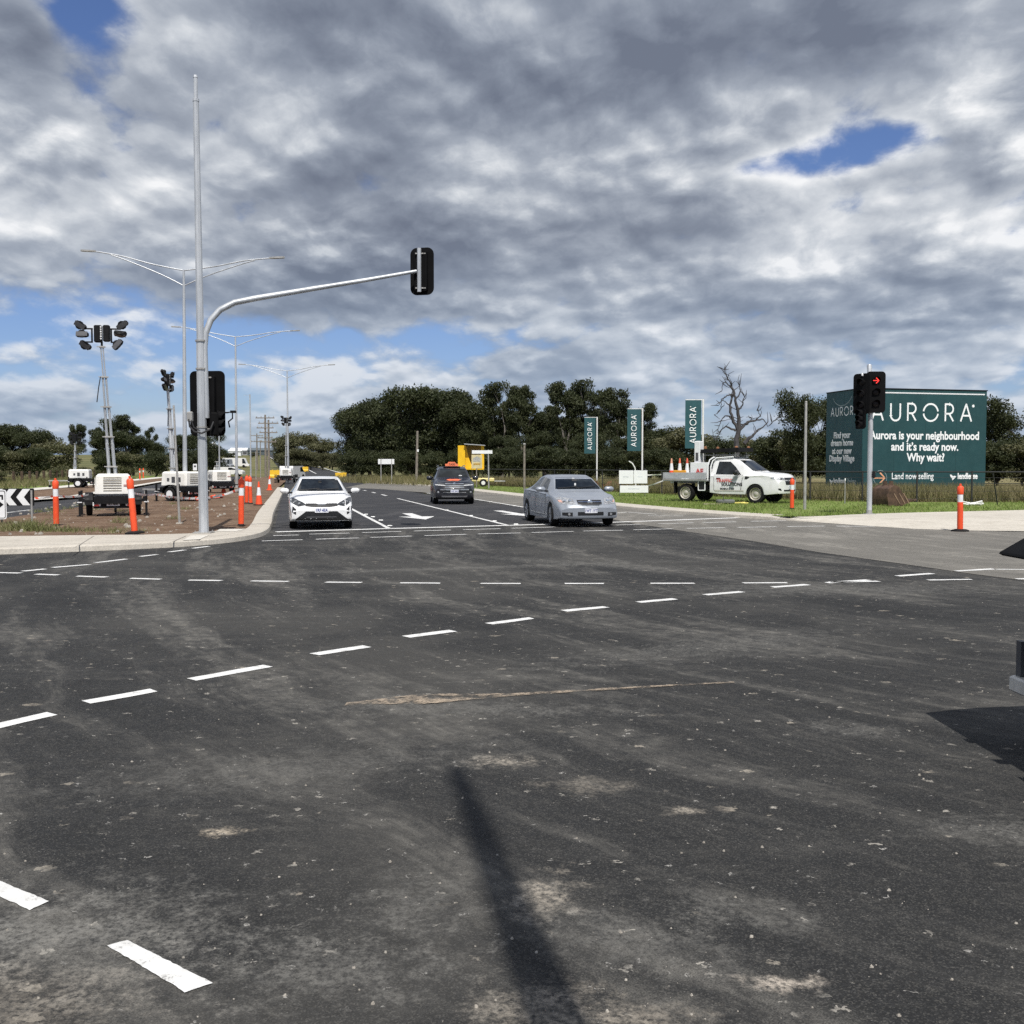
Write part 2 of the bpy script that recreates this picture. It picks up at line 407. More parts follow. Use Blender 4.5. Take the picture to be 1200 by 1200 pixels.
SPOTS = [spot(120, 1095, 0.75, 0.55, 20, 0.6, GREY), spot(30, 1090, 0.35, 0.3, 0, 0.6, GREY), spot(640, 1050, 0.16, 0.28, 20, 0.85), spot(590, 892, 0.22, 0.16, 0, 0.8),
         spot(690, 920, 0.30, 0.2, 0, 0.4), spot(800, 950, 0.13, 0.08, 0, 0.85), spot(740, 1100, 0.5, 0.3, 20, 0.42, GREY), spot(650, 1185, 0.3, 0.25, 0, 0.6),
         spot(920, 1152, 0.15, 0.07, 0, 0.95, (0.42, 0.37, 0.31)), spot(880, 1070, 0.4, 0.2, 30, 0.42, GREY), spot(263, 975, 0.14, 0.08, 0, 0.95, (0.36, 0.31, 0.24)),
         spot(1000, 855, 0.4, 0.25, 20, 0.4, GREY), spot(1180, 975, 0.5, 0.28, 10, 0.45, GREY), spot(380, 1130, 0.6, 0.35, 10, 0.45, GREY), spot(490, 1060, 0.3, 0.5, 0, 0.35, GREY),
         spot(980, 690, 3.4, 1.0, 0, 0.42, GREY), spot(680, 660, 4.0, 0.6, 35, 0.4, GREY), spot(560, 665, 5.0, 0.35, -18, 0.4, GREY), spot(820, 760, 2.6, 0.6, -30, 0.35, GREY),
         spot(340, 900, 1.6, 0.5, -20, 0.3, GREY), spot(560, 830, 1.6, 0.3, 5, 0.4, GREY), spot(10, 1180, 0.5, 0.4, 0, 0.4, TAN), spot(740, 1190, 0.3, 0.15, 0, 0.5, TAN)]
M_ASPH = asphalt_mat('asphalt', (0.0275, 0.0278, 0.0278), (0.090, 0.0855, 0.076), 1.0, SPOTS)
M_ASPH_ROAD = asphalt_mat('asphalt of the road', (0.036, 0.037, 0.041), (0.075, 0.072, 0.07), 0.55)
M_ASPH_OLD = asphalt_mat('worn asphalt', (0.165, 0.156, 0.138), (0.20, 0.188, 0.165), 0.75)

def ground_mat(name, cols, scales=(0.7, 3.0, 22.0), bump=0.6, spread=(0.35, 0.65), rough=0.95):
    m, g = new_mat(name)
    pos = g.n('ShaderNodeNewGeometry').outputs['Position']
    a = g.noise(pos, scales[0], 6, 0.62); b = g.noise(pos, scales[1], 7, 0.68); c_ = g.noise(pos, scales[2], 5, 0.7)
    c = g.mix(g.step(a, *spread), cols[0], cols[1])
    c = g.mix(g.m('MULTIPLY', g.step(b, 0.45, 0.7), 0.75), c, cols[2])
    c = g.mix(g.m('MULTIPLY', g.step(c_, 0.42, 0.66), 0.5), c, tuple(v * 0.55 for v in cols[0]))
    finish(g, c, rough, 0, 0.15, g.m('ADD', c_, g.m('MULTIPLY', b, 2.0)), bump, 0.05)
    return m
M_FIELD = ground_mat('paddock grass', [(0.105, 0.112, 0.045), (0.20, 0.175, 0.085), (0.075, 0.09, 0.035)], (0.03, 0.35, 3.0))
M_LAWN = ground_mat('verge lawn', [(0.145, 0.215, 0.045), (0.19, 0.25, 0.065), (0.25, 0.245, 0.11)], (0.5, 2.6, 16.0))
M_DRY = ground_mat('dry field grass', [(0.215, 0.18, 0.095), (0.15, 0.145, 0.06), (0.30, 0.25, 0.145)], (0.2, 1.8, 12.0))
M_DIRT = ground_mat('bare brown earth', [(0.125, 0.078, 0.050), (0.195, 0.128, 0.085), (0.29, 0.22, 0.16)], (0.45, 2.4, 14.0), 0.9)
M_CONC = ground_mat('new concrete', [(0.47, 0.435, 0.375), (0.53, 0.49, 0.425), (0.40, 0.365, 0.31)], (0.6, 3.2, 26.0), 0.15, rough=0.9)
M_CONC_W = ground_mat('fresh pale concrete', [(0.60, 0.57, 0.51), (0.64, 0.61, 0.55), (0.54, 0.51, 0.45)], (0.6, 3.2, 26.0), 0.1, rough=0.9)
M_CONC_P = ground_mat('apron concrete', [(0.50, 0.465, 0.40), (0.57, 0.53, 0.46), (0.42, 0.385, 0.325)], (0.35, 1.6, 20.0), 0.15, rough=0.9)
def paint_mat():
    m, g = new_mat('road paint')
    pos = g.n('ShaderNodeNewGeometry').outputs['Position']
    a = g.noise(pos, 9, 8, 0.72); b = g.noise(pos, 110, 3, 0.6)
    c = g.mix(g.step(a, 0.35, 0.7), (0.72, 0.72, 0.70), (0.56, 0.555, 0.53))
    tr = g.noise(g.mapping(pos, scale=(0.5, 1.4, 1), rot=(0, 0, R(-30))), 1.3, 6, 0.7)
    c = g.mix(g.m('MULTIPLY', g.step(tr, 0.48, 0.7), 0.35), c, (0.36, 0.35, 0.33))
    c = g.mix(g.m('MULTIPLY', g.step(g.m('ADD', g.m('MULTIPLY', a, 0.6), g.m('MULTIPLY', b, 0.4)), 0.55, 0.63), 0.7), c, (0.15, 0.145, 0.14))
    finish(g, c, 0.7, 0, 0.35, b, 0.35, 0.004)
    return m
M_PAINT = paint_mat()

def structure(name, me_or_mb, mat=None, kind='structure', **kw):
    o = me_or_mb.build(name, mat, **kw); o['kind'] = kind
    return o
def sheet(poly, z):
    """flat polygon with a subdivision-free ngon, triangulated by fan of bmesh"""
    bm = bmesh.new()
    vs = [bm.verts.new((p[0], p[1], z)) for p in poly]
    f = bm.faces.new(vs); bm.normal_update()
    if f.normal.z < 0: f.normal_flip()
    bmesh.ops.triangulate(bm, faces=bm.faces[:])
    mb = MB(); bm.verts.index_update()
    mb.add([v.co[:] for v in bm.verts], [tuple(v.index for v in f.verts) for f in bm.faces]); bm.free()
    return mb
def strip(left, right, z, follow=True):
    """ribbon between two polylines (same length), following the terrain"""
    L = []; Rr = []
    for i in range(len(left) - 1):
        a, b, c, d = Vector(left[i][:2]), Vector(left[i + 1][:2]), Vector(right[i][:2]), Vector(right[i + 1][:2])
        n = max(1, int((b - a).length / 8))
        for k in range(n): L.append(a.lerp(b, k / n)); Rr.append(c.lerp(d, k / n))
    L.append(Vector(left[-1][:2])); Rr.append(Vector(right[-1][:2]))
    vs = [(p.x, p.y, terrain_h(p.x, p.y) + z) for p in L] + [(p.x, p.y, terrain_h(p.x, p.y) + z) for p in Rr]
    n = len(L)
    return MB().add(vs, [(i, n + i, n + i + 1, i + 1) for i in range(n - 1)])
def offset_line(pts, d):
    """polyline moved to its left by d"""
    out = []
    for i, p in enumerate(pts):
        a = Vector(pts[max(i - 1, 0)][:2]); b = Vector(pts[min(i + 1, len(pts) - 1)][:2])
        t = (b - a).normalized(); out.append(Vector((p[0] - t.y * d, p[1] + t.x * d)))
    return out
def smooth_line(pts, n=6):
    """Catmull-Rom through 2D points"""
    P_ = [Vector(p[:2]) for p in pts]; out = []
    for i in range(len(P_) - 1):
        p0 = P_[max(i - 1, 0)]; p1 = P_[i]; p2 = P_[i + 1]; p3 = P_[min(i + 2, len(P_) - 1)]
        for k in range(n):
            t = k / n
            out.append(0.5 * ((2 * p1) + (p2 - p0) * t + (2 * p0 - 5 * p1 + 4 * p2 - p3) * t * t + (3 * p1 - p0 - 3 * p2 + p3) * t ** 3))
    out.append(P_[-1]); return out

# terrain to the horizon
def make_terrain():
    ys = list(np.linspace(-120, 130, 12)) + list(np.linspace(150, 900, 40)) + [1100, 1400, 1900, 2600, 3600, 5000]
    xs = sorted(set([-5000, -3000, -1800, -1100, -750] + list(np.linspace(-560, 560, 41)) + [750, 1100, 1800, 3000, 5000]))
    rng = random.Random(5)
    vs = [(x, y, terrain_h(x, y) - 0.06) for y in ys for x in xs]
    n = len(xs)
    fs = [(j * n + i, j * n + i + 1, (j + 1) * n + i + 1, (j + 1) * n + i) for j in range(len(ys) - 1) for i in range(n - 1)]
    o = MB().add(vs, fs).build('terrain', M_FIELD, smooth=True, sharp=180); o['kind'] = 'structure'
make_terrain()
# far hills on the skyline, haze put into their blue-green colour
def make_hills():
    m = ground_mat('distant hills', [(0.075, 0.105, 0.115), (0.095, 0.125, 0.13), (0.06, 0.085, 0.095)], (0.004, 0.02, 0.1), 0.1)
    rng = random.Random(8); mb = MB(); n = 120
    xs = np.linspace(-3200, 3200, n); vs = []
    for i, x in enumerate(xs):
        h = 44 + 20 * math.sin(x * 0.0021 + 1) + 14 * math.sin(x * 0.0057) + 5 * math.sin(x * 0.017)
        vs += [(x, 2300, -30), (x, 2480, h * 0.75), (x, 2700, h), (x, 3300, -30)]
    fs = []
    for i in range(n - 1):
        for k in range(3): fs.append((i * 4 + k, i * 4 + 4 + k, i * 4 + 5 + k, i * 4 + 1 + k))
    o = mb.add(vs, fs).build('hills', m, smooth=True, sharp=180); o['kind'] = 'structure'
make_hills()

# asphalt of the junction and the roads that leave it
structure('junction_road', sheet([(-70, -60), (70, -60), (70, 34), (12, 42), (-8, 60), (-22, 60), (-50, 60), (-70, 20)], 0.0), M_ASPH)
main_l = [(-7.0, 30), (-17.4, 78), (-42, 191), (-93.5, 400), (-170, 700)]
main_r = [(3.4, 30), (-13.0, 92), (-30.5, 191), (-86.5, 400), (-163, 700)]
structure('main_road', strip([G(321, 622.5)[:2], *main_l[1:]], [G(722, 611)[:2], *main_r[1:]], 0.003), M_ASPH_ROAD)
side_r = [(-14.2, 26), (-16.2, 32.3), (-17.8, 42.9), (-30.8, 110), (-40, 160)]
side_l = [(-22.6, 26), (-22.6, 46), (-22.8, 54), (-37, 110), (-46, 160)]
structure('side_road', strip(side_l, side_r, 0.005), M_ASPH_ROAD)
# older, paler asphalt of the slip lane
old = [(404, 571.5), (432, 566), (500, 570.5), (557, 577), (615, 584), (680, 591), (750, 598), (842, 605.5), (950, 612), (1038, 618), (1155, 622.5), (1215, 624.5)]
oldp = [G(*p)[:2] for p in old] + [(70, 27), (70, 8)] + [G(*p)[:2] for p in ((1260, 690), (1200, 680.5), (1140, 673), (1050, 660), (960, 647.5), (880, 634), (800, 622.5), (745, 614), (722, 609.5), (660, 603), (612, 594.5), (557, 585), (500, 577.5), (450, 573.5))]
structure('slip_lane', sheet(oldp, 0.006), M_ASPH_OLD)

# left island: brown earth inside a concrete kerb and path
KERB_L = smooth_line([(-13.5, 21.6), (-13.2, 19.9), (-11.8, 19.5), (-10.1, 20.2), (-7.75, 21.6), (-6.75, 22.7), (-6.25, 24.2), (-6.3, 26.2), (-6.95, 29.6), (-8.6, 37), (-12.2, 54), (-17.3, 78)], 7)
def kerb(name, line, width, h=0.12, mat=M_CONC, fade=lambda p: 1.0):
    """line runs with the raised side on its left"""
    rows = [(0.0, 0.0), (0.02, h * 0.82), (0.06, h), (width * 0.5, h + 0.006), (width, h + 0.006)]
    vs = []; fs = []; n = len(line)
    for d, z in rows:
        vs += [(p.x, p.y, z * fade(q)) for p, q in zip(offset_line(line, d), line)]
    for r in range(len(rows) - 1):
        for i in range(n - 1): fs.append((r * n + i, r * n + i + 1, (r + 1) * n + i + 1, (r + 1) * n + i))
    return structure(name, MB().add(vs, fs), mat, smooth=True, sharp=40)
kerb('kerb', KERB_L, 0.55)
inner = offset_line(KERB_L, 0.5)
isl = [p for p in inner] + [(-24.3, 110), (-33.4, 150), (-37.6, 150), (-30.6, 110), (-17.6, 42.9), (-16.0, 32.3), (-13.9, 22)]
structure('earth_island', sheet(isl, 0.108), M_DIRT)
# path across the nose of the island
nose = [i for i, p in enumerate(KERB_L) if p.y < 25.2 and i > 6]
fr = [inner[i] for i in nose]
back = [(-14.2, 24.4), *[G(px, py, 0.12)[:2] for px, py in ((0, 628.8), (100, 627.4), (170, 626.8), (232, 625.2), (256, 622), (292, 619.6))]]
structure('footpath', sheet([(p.x, p.y) for p in fr] + back[::-1], 0.128), M_CONC)
structure('ramp_slab', sheet([G(px, py, 0.13)[:2] for px, py in ((214, 633.2), (234, 632.2), (245, 627.0), (224, 627.6))], 0.134), M_CONC_W)
structure('pram_ramp', sheet([G(px, py, 0.13)[:2] for px, py in ((253, 622.6), (276, 622.8), (288, 619.8), (258, 620))], 0.134), M_CONC_W)
jm = pm('joint filler', (.30, .275, .24), .9)
jb = MB()
for px in (84, 192):
    a = G(px, 645 - abs(px - 20) * .01 - (4 if px > 150 else 0) - (5 if px > 230 else 0), .13); b = G(px * 1.0 + 26, 628, .13)
    d = (b - a).normalized(); n_ = Vector((-d.y, d.x, 0)) * .012
    jb.add([(q.x, q.y, .1345) for q in (a - n_, a + n_, b + n_, b - n_)], [(0, 3, 2, 1)])
structure('path_joints', jb, jm)
# far side of the side road: kerb, earth, path, grass
vl = [(-22.9, 26), (-22.8, 46), (-23.0, 54), (-37.2, 110), (-46.2, 160)]
structure('side_kerb', strip([(x - 0.7, y) for x, y in vl], vl, 0.12), M_CONC_W)
vl2 = [(x - 0.7, y) for x, y in vl]
structure('earth_verge', strip([(x - 9.5, y) for x, y in vl2], vl2, 0.10), M_DIRT)
pl = [(-31.5, 40), (-31.9, 68), (-34.6, 82), (-41, 110), (-52, 160)]
structure('side_path', strip([(x - 1.9, y) for x, y in pl], pl, 0.125), M_CONC_W)
structure('grass_verge', strip([(x - 16, y) for x, y in pl], [(x - 1.9, y) for x, y in pl], 0.115), M_LAWN)
structure('paddock', strip([(x - 300, y) for x, y in pl], [(x - 15.8, y) for x, y in pl], 0.10), M_DRY)

# right verge
kr = [(432, 566), (500, 570.5), (557, 577), (615, 584), (680, 591), (750, 598), (842, 605.5), (950, 612), (1038, 618), (1155, 622.5)]
KERB_R = smooth_line([G(*p)[:2] for p in kr] + [(22.5, 26.6), (60, 22)], 5)
KR_A = [p for p in KERB_R if p.y > 31.0]
kerb('kerb', KR_A, 1.15, mat=M_CONC, fade=lambda p: min(1.0, max(0.12, (p.y - 31.0) / 2.6)))
inr = offset_line(KERB_R, 1.1)
PAD_B = [G(px, py, 0.13).xy for px, py in ((925, 605.6), (955, 605.6), (997, 603.2), (1065, 601), (1155, 599), (1215, 597.6))] + [Vector((60, 36))]
inr = [p for p in inr if p.y > 35.2] + [Vector(p) for p in PAD_B]
structure('verge_lawn', sheet([(p.x, p.y) for p in inr] + [(300, 36), (300, 130), (-17, 130), (-14, 108)], 0.118), M_LAWN)
FENCE = [(-2.6, 86), (3.0, 72), (8.0, 60), (12.5, 50.5), (14.0, 48), (16.7, 46.2), (40, 44.5)]
structure('field', sheet([*FENCE, (300, 40), (300, 129.5), (-16.5, 129.5), (-8, 100)], 0.124), M_DRY)
# apron that falls to the road without a kerb
fr_ = [p for p in KERB_R if p.y <= 33.4]
def resample(pts, n):
    pts = [Vector(p) for p in pts]; L = [0]
    for a, b in zip(pts, pts[1:]): L.append(L[-1] + (b - a).length)
    return [Vector((np.interp(L[-1] * k / n, L, [p.x for p in pts]), np.interp(L[-1] * k / n, L, [p.y for p in pts]))) for k in range(n + 1)]
A_ = resample(fr_, 40); B_ = resample(PAD_B, 40); vs = []; fs = []
for j in range(7):
    t = j / 6; z = 0.012 + 0.128 * min(1, t / .55)
    vs += [(*a.lerp(b, t), z) for a, b in zip(A_, B_)]
for j in range(6):
    for i in range(40): fs.append((j * 41 + i, j * 41 + i + 1, (j + 1) * 41 + i + 1, (j + 1) * 41 + i))
structure('concrete_apron', MB().add(vs, fs), M_CONC_P, smooth=True)

# ------------------------------------------------------------------ road markings (paint is a surface of the road)
rp = random.Random(3)
def paint_stripe(mb, a, b, w, z=None, ragged=0.010):
    if z is None: z = 0.004 if min(a[1], b[1]) < 19 and max(a[0], b[0]) < 7 else 0.0095
    a = Vector(a[:2]); b = Vector(b[:2]); t = (b - a); L = t.length; t.normalize(); nrm = Vector((-t.y, t.x))
    n = max(2, min(12, int(L / 0.25))); lo = []; hi = []
    for k in range(n + 1):
        s_ = L * k / n
        e = rp.uniform(-1, 1) * ragged * 2 if k in (0, n) else 0
        lo.append(a + t * (s_ + e) - nrm * (w / 2 + rp.uniform(-1, 1) * ragged))
        e = rp.uniform(-1, 1) * ragged * 2 if k in (0, n) else 0
        hi.append(a + t * (s_ + e) + nrm * (w / 2 + rp.uniform(-1, 1) * ragged))
    vs = [(p.x, p.y, z) for p in lo + hi]
    mb.add(vs, [(k, k + 1, n + 2 + k, n + 1 + k) for k in range(n)])
mk = MB()
def dash(x0, y0, x1, y1, w=0.13): paint_stripe(mk, G(x0, y0), G(x1, y1), w)
# foreground turn line (two wide bars)
for quad in (((-40, 1017), (57, 1057), (35, 1067.5), (-40, 1033)), ((126, 1109), (149, 1102.5), (249, 1153), (217, 1164))):
    p = [G(*q) for q in quad]; e = []
    for a, b in zip(p, p[1:] + p[:1]):
        n = max(3, int((b - a).length / 0.02))
        e += [a.lerp(b, k / n) + Vector((rp.uniform(-.0025, .0025), rp.uniform(-.0025, .0025), 0)) for k in range(n)]
    q_ = sheet([(v.x, v.y) for v in e], 0.004); mk.add(q_.v, q_.f)
# long curved guide line
for q in ((-20, 855, 61, 836.5), (103, 823, 182, 809), (223, 797, 314, 780.5), (369, 767, 429, 758), (477, 746.5, 530, 739.5), (574, 731, 623, 724.5), (662, 716, 709, 711.5), (747, 706, 792, 702),
          (827, 697.3, 870, 693.5), (905, 688.3, 946, 685.2), (968, 683.2, 1018, 679.7), (1052, 675.2, 1092, 672.2), (1121, 669.8, 1165, 667.2)): dash(*q, w=0.14)
dash(1165, 667.6, 1240, 668.4, 0.09)
# dashed line across
for q in ((-10, 671, 24, 671.8), (43, 673, 70, 674), (91, 675.3, 125, 676.5), (153, 678, 187, 679), (221, 680, 259, 680.6), (294, 681, 338, 681.6), (382, 682.3, 424, 682.8), (469, 683.2, 515, 683.6),
          (563, 683.8, 610, 684), (662, 684, 708, 684), (763, 683.8, 814, 683.7), (871, 683.3, 921, 683), (972, 682.3, 1030, 681.3), (1087, 680.4, 1139, 679.6), (1190, 679, 1230, 678)): dash(*q, w=0.12)
# line that follows the left kerb
for q in ((27, 669.5, 52, 667), (61, 665.3, 105, 661.6), (113, 659.5, 148, 655.3), (164, 652.6, 184, 650.3), (198, 647.4, 217, 644.9), (226, 643, 245, 640.6)): dash(*q, w=0.13)
# stop line and crossing dashes
for q in ((324, 623.6, 450, 619.9), (450, 619.9, 632, 615), (632, 615, 740, 611.6)): dash(*q, w=0.33)
paint_stripe(mk, G(740, 611.6), G(886, 606.2), 0.30, z=0.0100)
for q in ((321, 628, 350, 627.3), (362, 626.3, 410, 625.1), (424, 624.4, 470, 623.2), (485, 622.6, 528, 621.5), (543, 621, 587, 619.9), (600, 619.4, 650, 617.9), (668, 617.2, 700, 616.3), (722, 615.6, 750, 614.8)): dash(*q, w=0.13)
for q in ((771, 614.1, 813, 613), (824, 612.7, 863, 611.8), (880, 611.3, 921, 610.4)): paint_stripe(mk, G(*q[:2]), G(*q[2:]), 0.13, z=0.0100)
for q in ((306, 634.4, 354, 632.9), (370, 632.3, 420, 630.8), (434, 630.2, 483, 628.6), (498, 628, 547, 626.5), (560, 626.1, 610, 624.9), (623, 624.4, 672, 623.1), (684, 622.7, 730, 621.6), (743, 621.2, 788, 620)): dash(*q, w=0.13)
for q in ((804, 619.6, 850, 618.7), (864, 618.5, 910, 617.6), (922, 617.4, 967, 616.8), (980, 616.9, 1025, 617.2)): paint_stripe(mk, G(*q[:2]), G(*q[2:]), 0.13, z=0.0100)
# lane lines of the main road
dash(407, 594, 456, 619.6, 0.13)
dash(388, 585, 407, 594, 0.13)
dash(466, 584.3, 594, 615.6, 0.13)
for q in ((447, 579.6, 453, 581.1), (436, 576.9, 440, 577.9), (426, 574.6, 429, 575.2), (419, 572.8, 422, 573.4)): dash(*q, w=0.16)
for q in ((500, 577.9, 557, 585.2), (557, 585.2, 614, 594.6), (614, 594.6, 655, 602.5)): paint_stripe(mk, G(*q[:2]), G(*q[2:]), 0.14, z=0.0100)
for q in ((420, 562, 432, 565.6), (405, 557.2, 420, 562)): paint_stripe(mk, G(*q[:2]), G(*q[2:]), 0.25, z=0.0100)
for q in ((700, 603.5, 735, 600.4), (735, 600.4, 770, 603), (760, 604.6, 800, 605)): paint_stripe(mk, G(*q[:2]), G(*q[2:]), 0.10, z=0.0100)
# side road
for q in ((4, 601.5, 18, 599.8), (85, 592.3, 100, 590.8), (-8, 605, 4, 603.6), (20, 599.5, 36, 597.6)): dash(*q, w=0.13)
# straight-ahead arrows, heads towards the junction
def arrow(tip, tail, w=0.18, hw=0.62):
    a = G(*tail); b = G(*tip); t = (b - a); L = t.length; t.normalize(); n = Vector((-t.y, t.x, 0)); h = a + t * (L * 0.55)
    pts = [a - n * w, h - n * w, h - n * hw, b, h + n * hw, h + n * w, a + n * w]
    mk.add([(p.x, p.y, 0.0095) for p in pts], [(0, 1, 5, 6), (2, 3, 4)])
arrow((499, 609), (477, 601.8)); arrow((627, 605.8), (583, 598.6))
structure('road_markings', mk, M_PAINT)
# reflective road studs
st = MB()
for px, py in ((425, 603.5), (433, 606.5), (442, 610.5), (452, 617), (520, 598.6), (548, 605), (575, 611.5), (600, 615.2), (572, 588.6), (600, 593.4), (630, 598.6)):
    p = G(px, py); st.box((p.x + 0.12, p.y, 0.022), (0.14, 0.12, 0.035), bev=0.012)
structure('road_studs', st, pm('stud white', (0.75, 0.75, 0.72), 0.4), kind='stuff')

# dusty seam left by a machine on the asphalt, and loose stones
def dust_mat():
    m, g = new_mat('loose tan dust')
    pos = g.n('ShaderNodeNewGeometry').outputs['Position']
    a = g.noise(pos, 5, 8, 0.75); b = g.noise(pos, 60, 4, 0.7)
    fac = g.m('MULTIPLY', g.step(a, 0.40, 0.60), g.step(b, 0.30, 0.55))
    p = g.n('ShaderNodeBsdfPrincipled', {'Base Color': (0.36, 0.29, 0.215, 1), 'Roughness': 0.95})
    t = g.n('ShaderNodeBsdfTransparent')
    mx = g.n('ShaderNodeMixShader', {0: fac, 1: t.outputs[0], 2: p.outputs[0]})
    g.n('ShaderNodeOutputMaterial', {0: mx.outputs[0]})
    return m
sm = MB()
line = smooth_line([G(405, 826)[:2], G(470, 821)[:2], G(540, 818)[:2], G(640, 812.5)[:2], G(740, 806.5)[:2], G(860, 800)[:2]], 14)
wd = [0.02 + 0.13 * math.exp(-((i - 20) / 12) ** 2) + 0.02 * rp.random() for i in range(len(line))]
wd = [w if i < 60 else w * 0.8 for i, w in enumerate(wd)]
la = [p + Vector((0, w)) for p, w in zip(line, wd)]; lb = [p - Vector((0, w)) for p, w in zip(line, wd)]
n = len(line)
sm.add([(p.x, p.y, 0.007) for p in lb] + [(p.x, p.y, 0.007) for p in la], [(i, i + 1, n + i + 1, n + i) for i in range(n - 1)])
# joints of the apron slabs
ja = MB()
for k in (9, 20):
    a = A_[k]; b = B_[min(40, k + 3)]
    pts = [(*a.lerp(b, t), 0.012 + 0.128 * min(1, t / .55) + .004) for t in np.linspace(.02, .98, 8)]
    n_ = Vector((b.y - a.y, a.x - b.x)).normalized() * .02
    ja.add([(x + n_.x, y + n_.y, z) for x, y, z in pts] + [(x - n_.x, y - n_.y, z) for x, y, z in pts], [(i, i + 1, 9 + i, 8 + i) for i in range(7)])
structure('path_joints', ja, jm)
structure('dust_streak', sm, dust_mat(), kind='stuff')
def stones(name, area, count, smin, smax, mat, z=0.0, seed=1):
    r = random.Random(seed); mb = MB()
    for _ in range(count):
        x, y = area(r); s_ = smin + (smax - smin) * r.random() ** 4
        a = r.random() * 6.28; k = 6
        b = [(x + s_ * r.uniform(.7, 1.2) * math.cos(a + 6.283 * i / k), y + s_ * r.uniform(.7, 1.2) * math.sin(a + 6.283 * i / k), z) for i in range(k)]
        t = [(x + (p[0] - x) * .6 + r.uniform(-.2, .2) * s_, y + (p[1] - y) * .6, z + s_ * r.uniform(.5, 1.0)) for p in b]
        mb.add(b + t, [(i, (i + 1) % k, k + (i + 1) % k, k + i) for i in range(k)] + [tuple(range(k, 2 * k))])
    return structure(name, mb, mat, kind='stuff')
def fg(r):
    y = 2.6 + 17 * r.random() ** 1.7; return r.uniform(-0.55, 0.55) * y, y
M_STONE = ground_mat('pale stone', [(0.33, 0.30, 0.26), (0.42, 0.39, 0.34), (0.25, 0.22, 0.18)], (9, 30, 120), 0.3)
stones('loose_gravel', fg, 900, 0.002, 0.009, M_STONE, 0.0, 4)
def isl_area(r):
    y = 24.5 + 22 * r.random() ** 1.3; x = r.uniform(-15.5, -7.6) - 0.2 * (y - 25); return x, y
stones('rubble', isl_area, 260, 0.012, 0.085, M_STONE, 0.108, 9)
# ------------------------------------------------------------------ shared materials
def galv():
    m, g = new_mat('galvanised steel')
    tc = g.n('ShaderNodeTexCoord').outputs['Object']
    a = g.noise(g.mapping(tc, scale=(1, 1, 0.25)), 2.2, 6, 0.65)
    c = g.mix(g.step(a, 0.35, 0.68), (0.40, 0.42, 0.44), (0.56, 0.58, 0.60))
    finish(g, c, g.lin(a, 0.3, 0.7, 0.38, 0.55), 0.35, 0.5)
    return m
M_GALV = galv()
M_GALV_DULL = pm('dull zinc post', (0.36, 0.355, 0.34), 0.6, 0.3, dirt=0.4)
M_BLACK = pm('matt black plastic', (0.0045, 0.0045, 0.005), 0.75, var=0.3, spec=0.12)
M_BLACKM = pm('black painted steel', (0.008, 0.008, 0.009), 0.6, var=0.3, dirt=0.15, dcol=(.05, .045, .04), spec=0.2)
M_RUB = pm('rubber', (0.012, 0.012, 0.012), 0.85, var=0.3, dirt=0.3, dcol=(0.05, 0.045, 0.04), spec=0.2)
M_ORANGE = pm('safety orange plastic', (0.80, 0.085, 0.022), 0.5, var=0.1, dirt=0.22, dcol=(0.35, 0.10, 0.05))
M_REFL = pm('reflective white band', (0.74, 0.75, 0.76), 0.35, var=0.08, dirt=0.2, dcol=(0.45, 0.42, 0.38))
M_WHITE = pm('white enamel', (0.74, 0.735, 0.71), 0.4, var=0.05, dirt=0.15, dcol=(0.45, 0.41, 0.34))
M_SIGNW = pm('white sign sheeting', (0.76, 0.77, 0.77), 0.4, var=0.04)
M_TEAL = pm('teal printed panel', (0.0135, 0.058, 0.062), 0.5, var=0.10, scale=0.8)
M_YEL = pm('yellow enamel', (0.72, 0.44, 0.018), 0.45, var=0.08, dirt=0.2)
M_TIMB = pm('weathered timber', (0.20, 0.175, 0.145), 0.9, var=0.3, scale=5, bump=0.3)
M_POST = pm('dark fence timber', (0.075, 0.048, 0.032), 0.9, var=0.35, scale=5, bump=0.3)
M_WIRE = pm('dark fence steel', (0.020, 0.020, 0.020), 0.6, var=0.3)
M_RUST = pm('rusty steel', (0.085, 0.05, 0.033), 0.75, 0.15, var=0.4, scale=4, bump=0.4, dirt=0.4, dcol=(0.19, 0.11, 0.07))
M_CABLE = pm('cable', (0.02, 0.02, 0.022), 0.6)
M_LENS = pm('unlit signal lens', (0.010, 0.007, 0.007), 0.35, spec=0.2)
M_CREAM = pm('cream enamel', (0.79, 0.775, 0.72), 0.4, var=0.05, dirt=0.2, dcol=(0.42, 0.36, 0.28))
M_GLASSLAMP = pm('lamp glass', (0.07, 0.07, 0.075), 0.2, 0.2, coat=0.3)
M_REDL = pm('red lens', (0.42, 0.02, 0.02), 0.25, coat=0.5)
M_ALU = pm('aluminium', (0.52, 0.53, 0.54), 0.42, 0.5, var=0.1, dirt=0.2)
M_DARKG = pm('dark grey steel', (0.07, 0.07, 0.075), 0.5, var=0.2)

def board_frame(loc, yaw): return facing(loc, yaw)
def on(M, mb_fn):
    """run shapes in a facing frame"""
    mb = MB(); mb_fn(mb)
    mb.v = [tuple(M @ Vector(p)) for p in mb.v]
    return mb
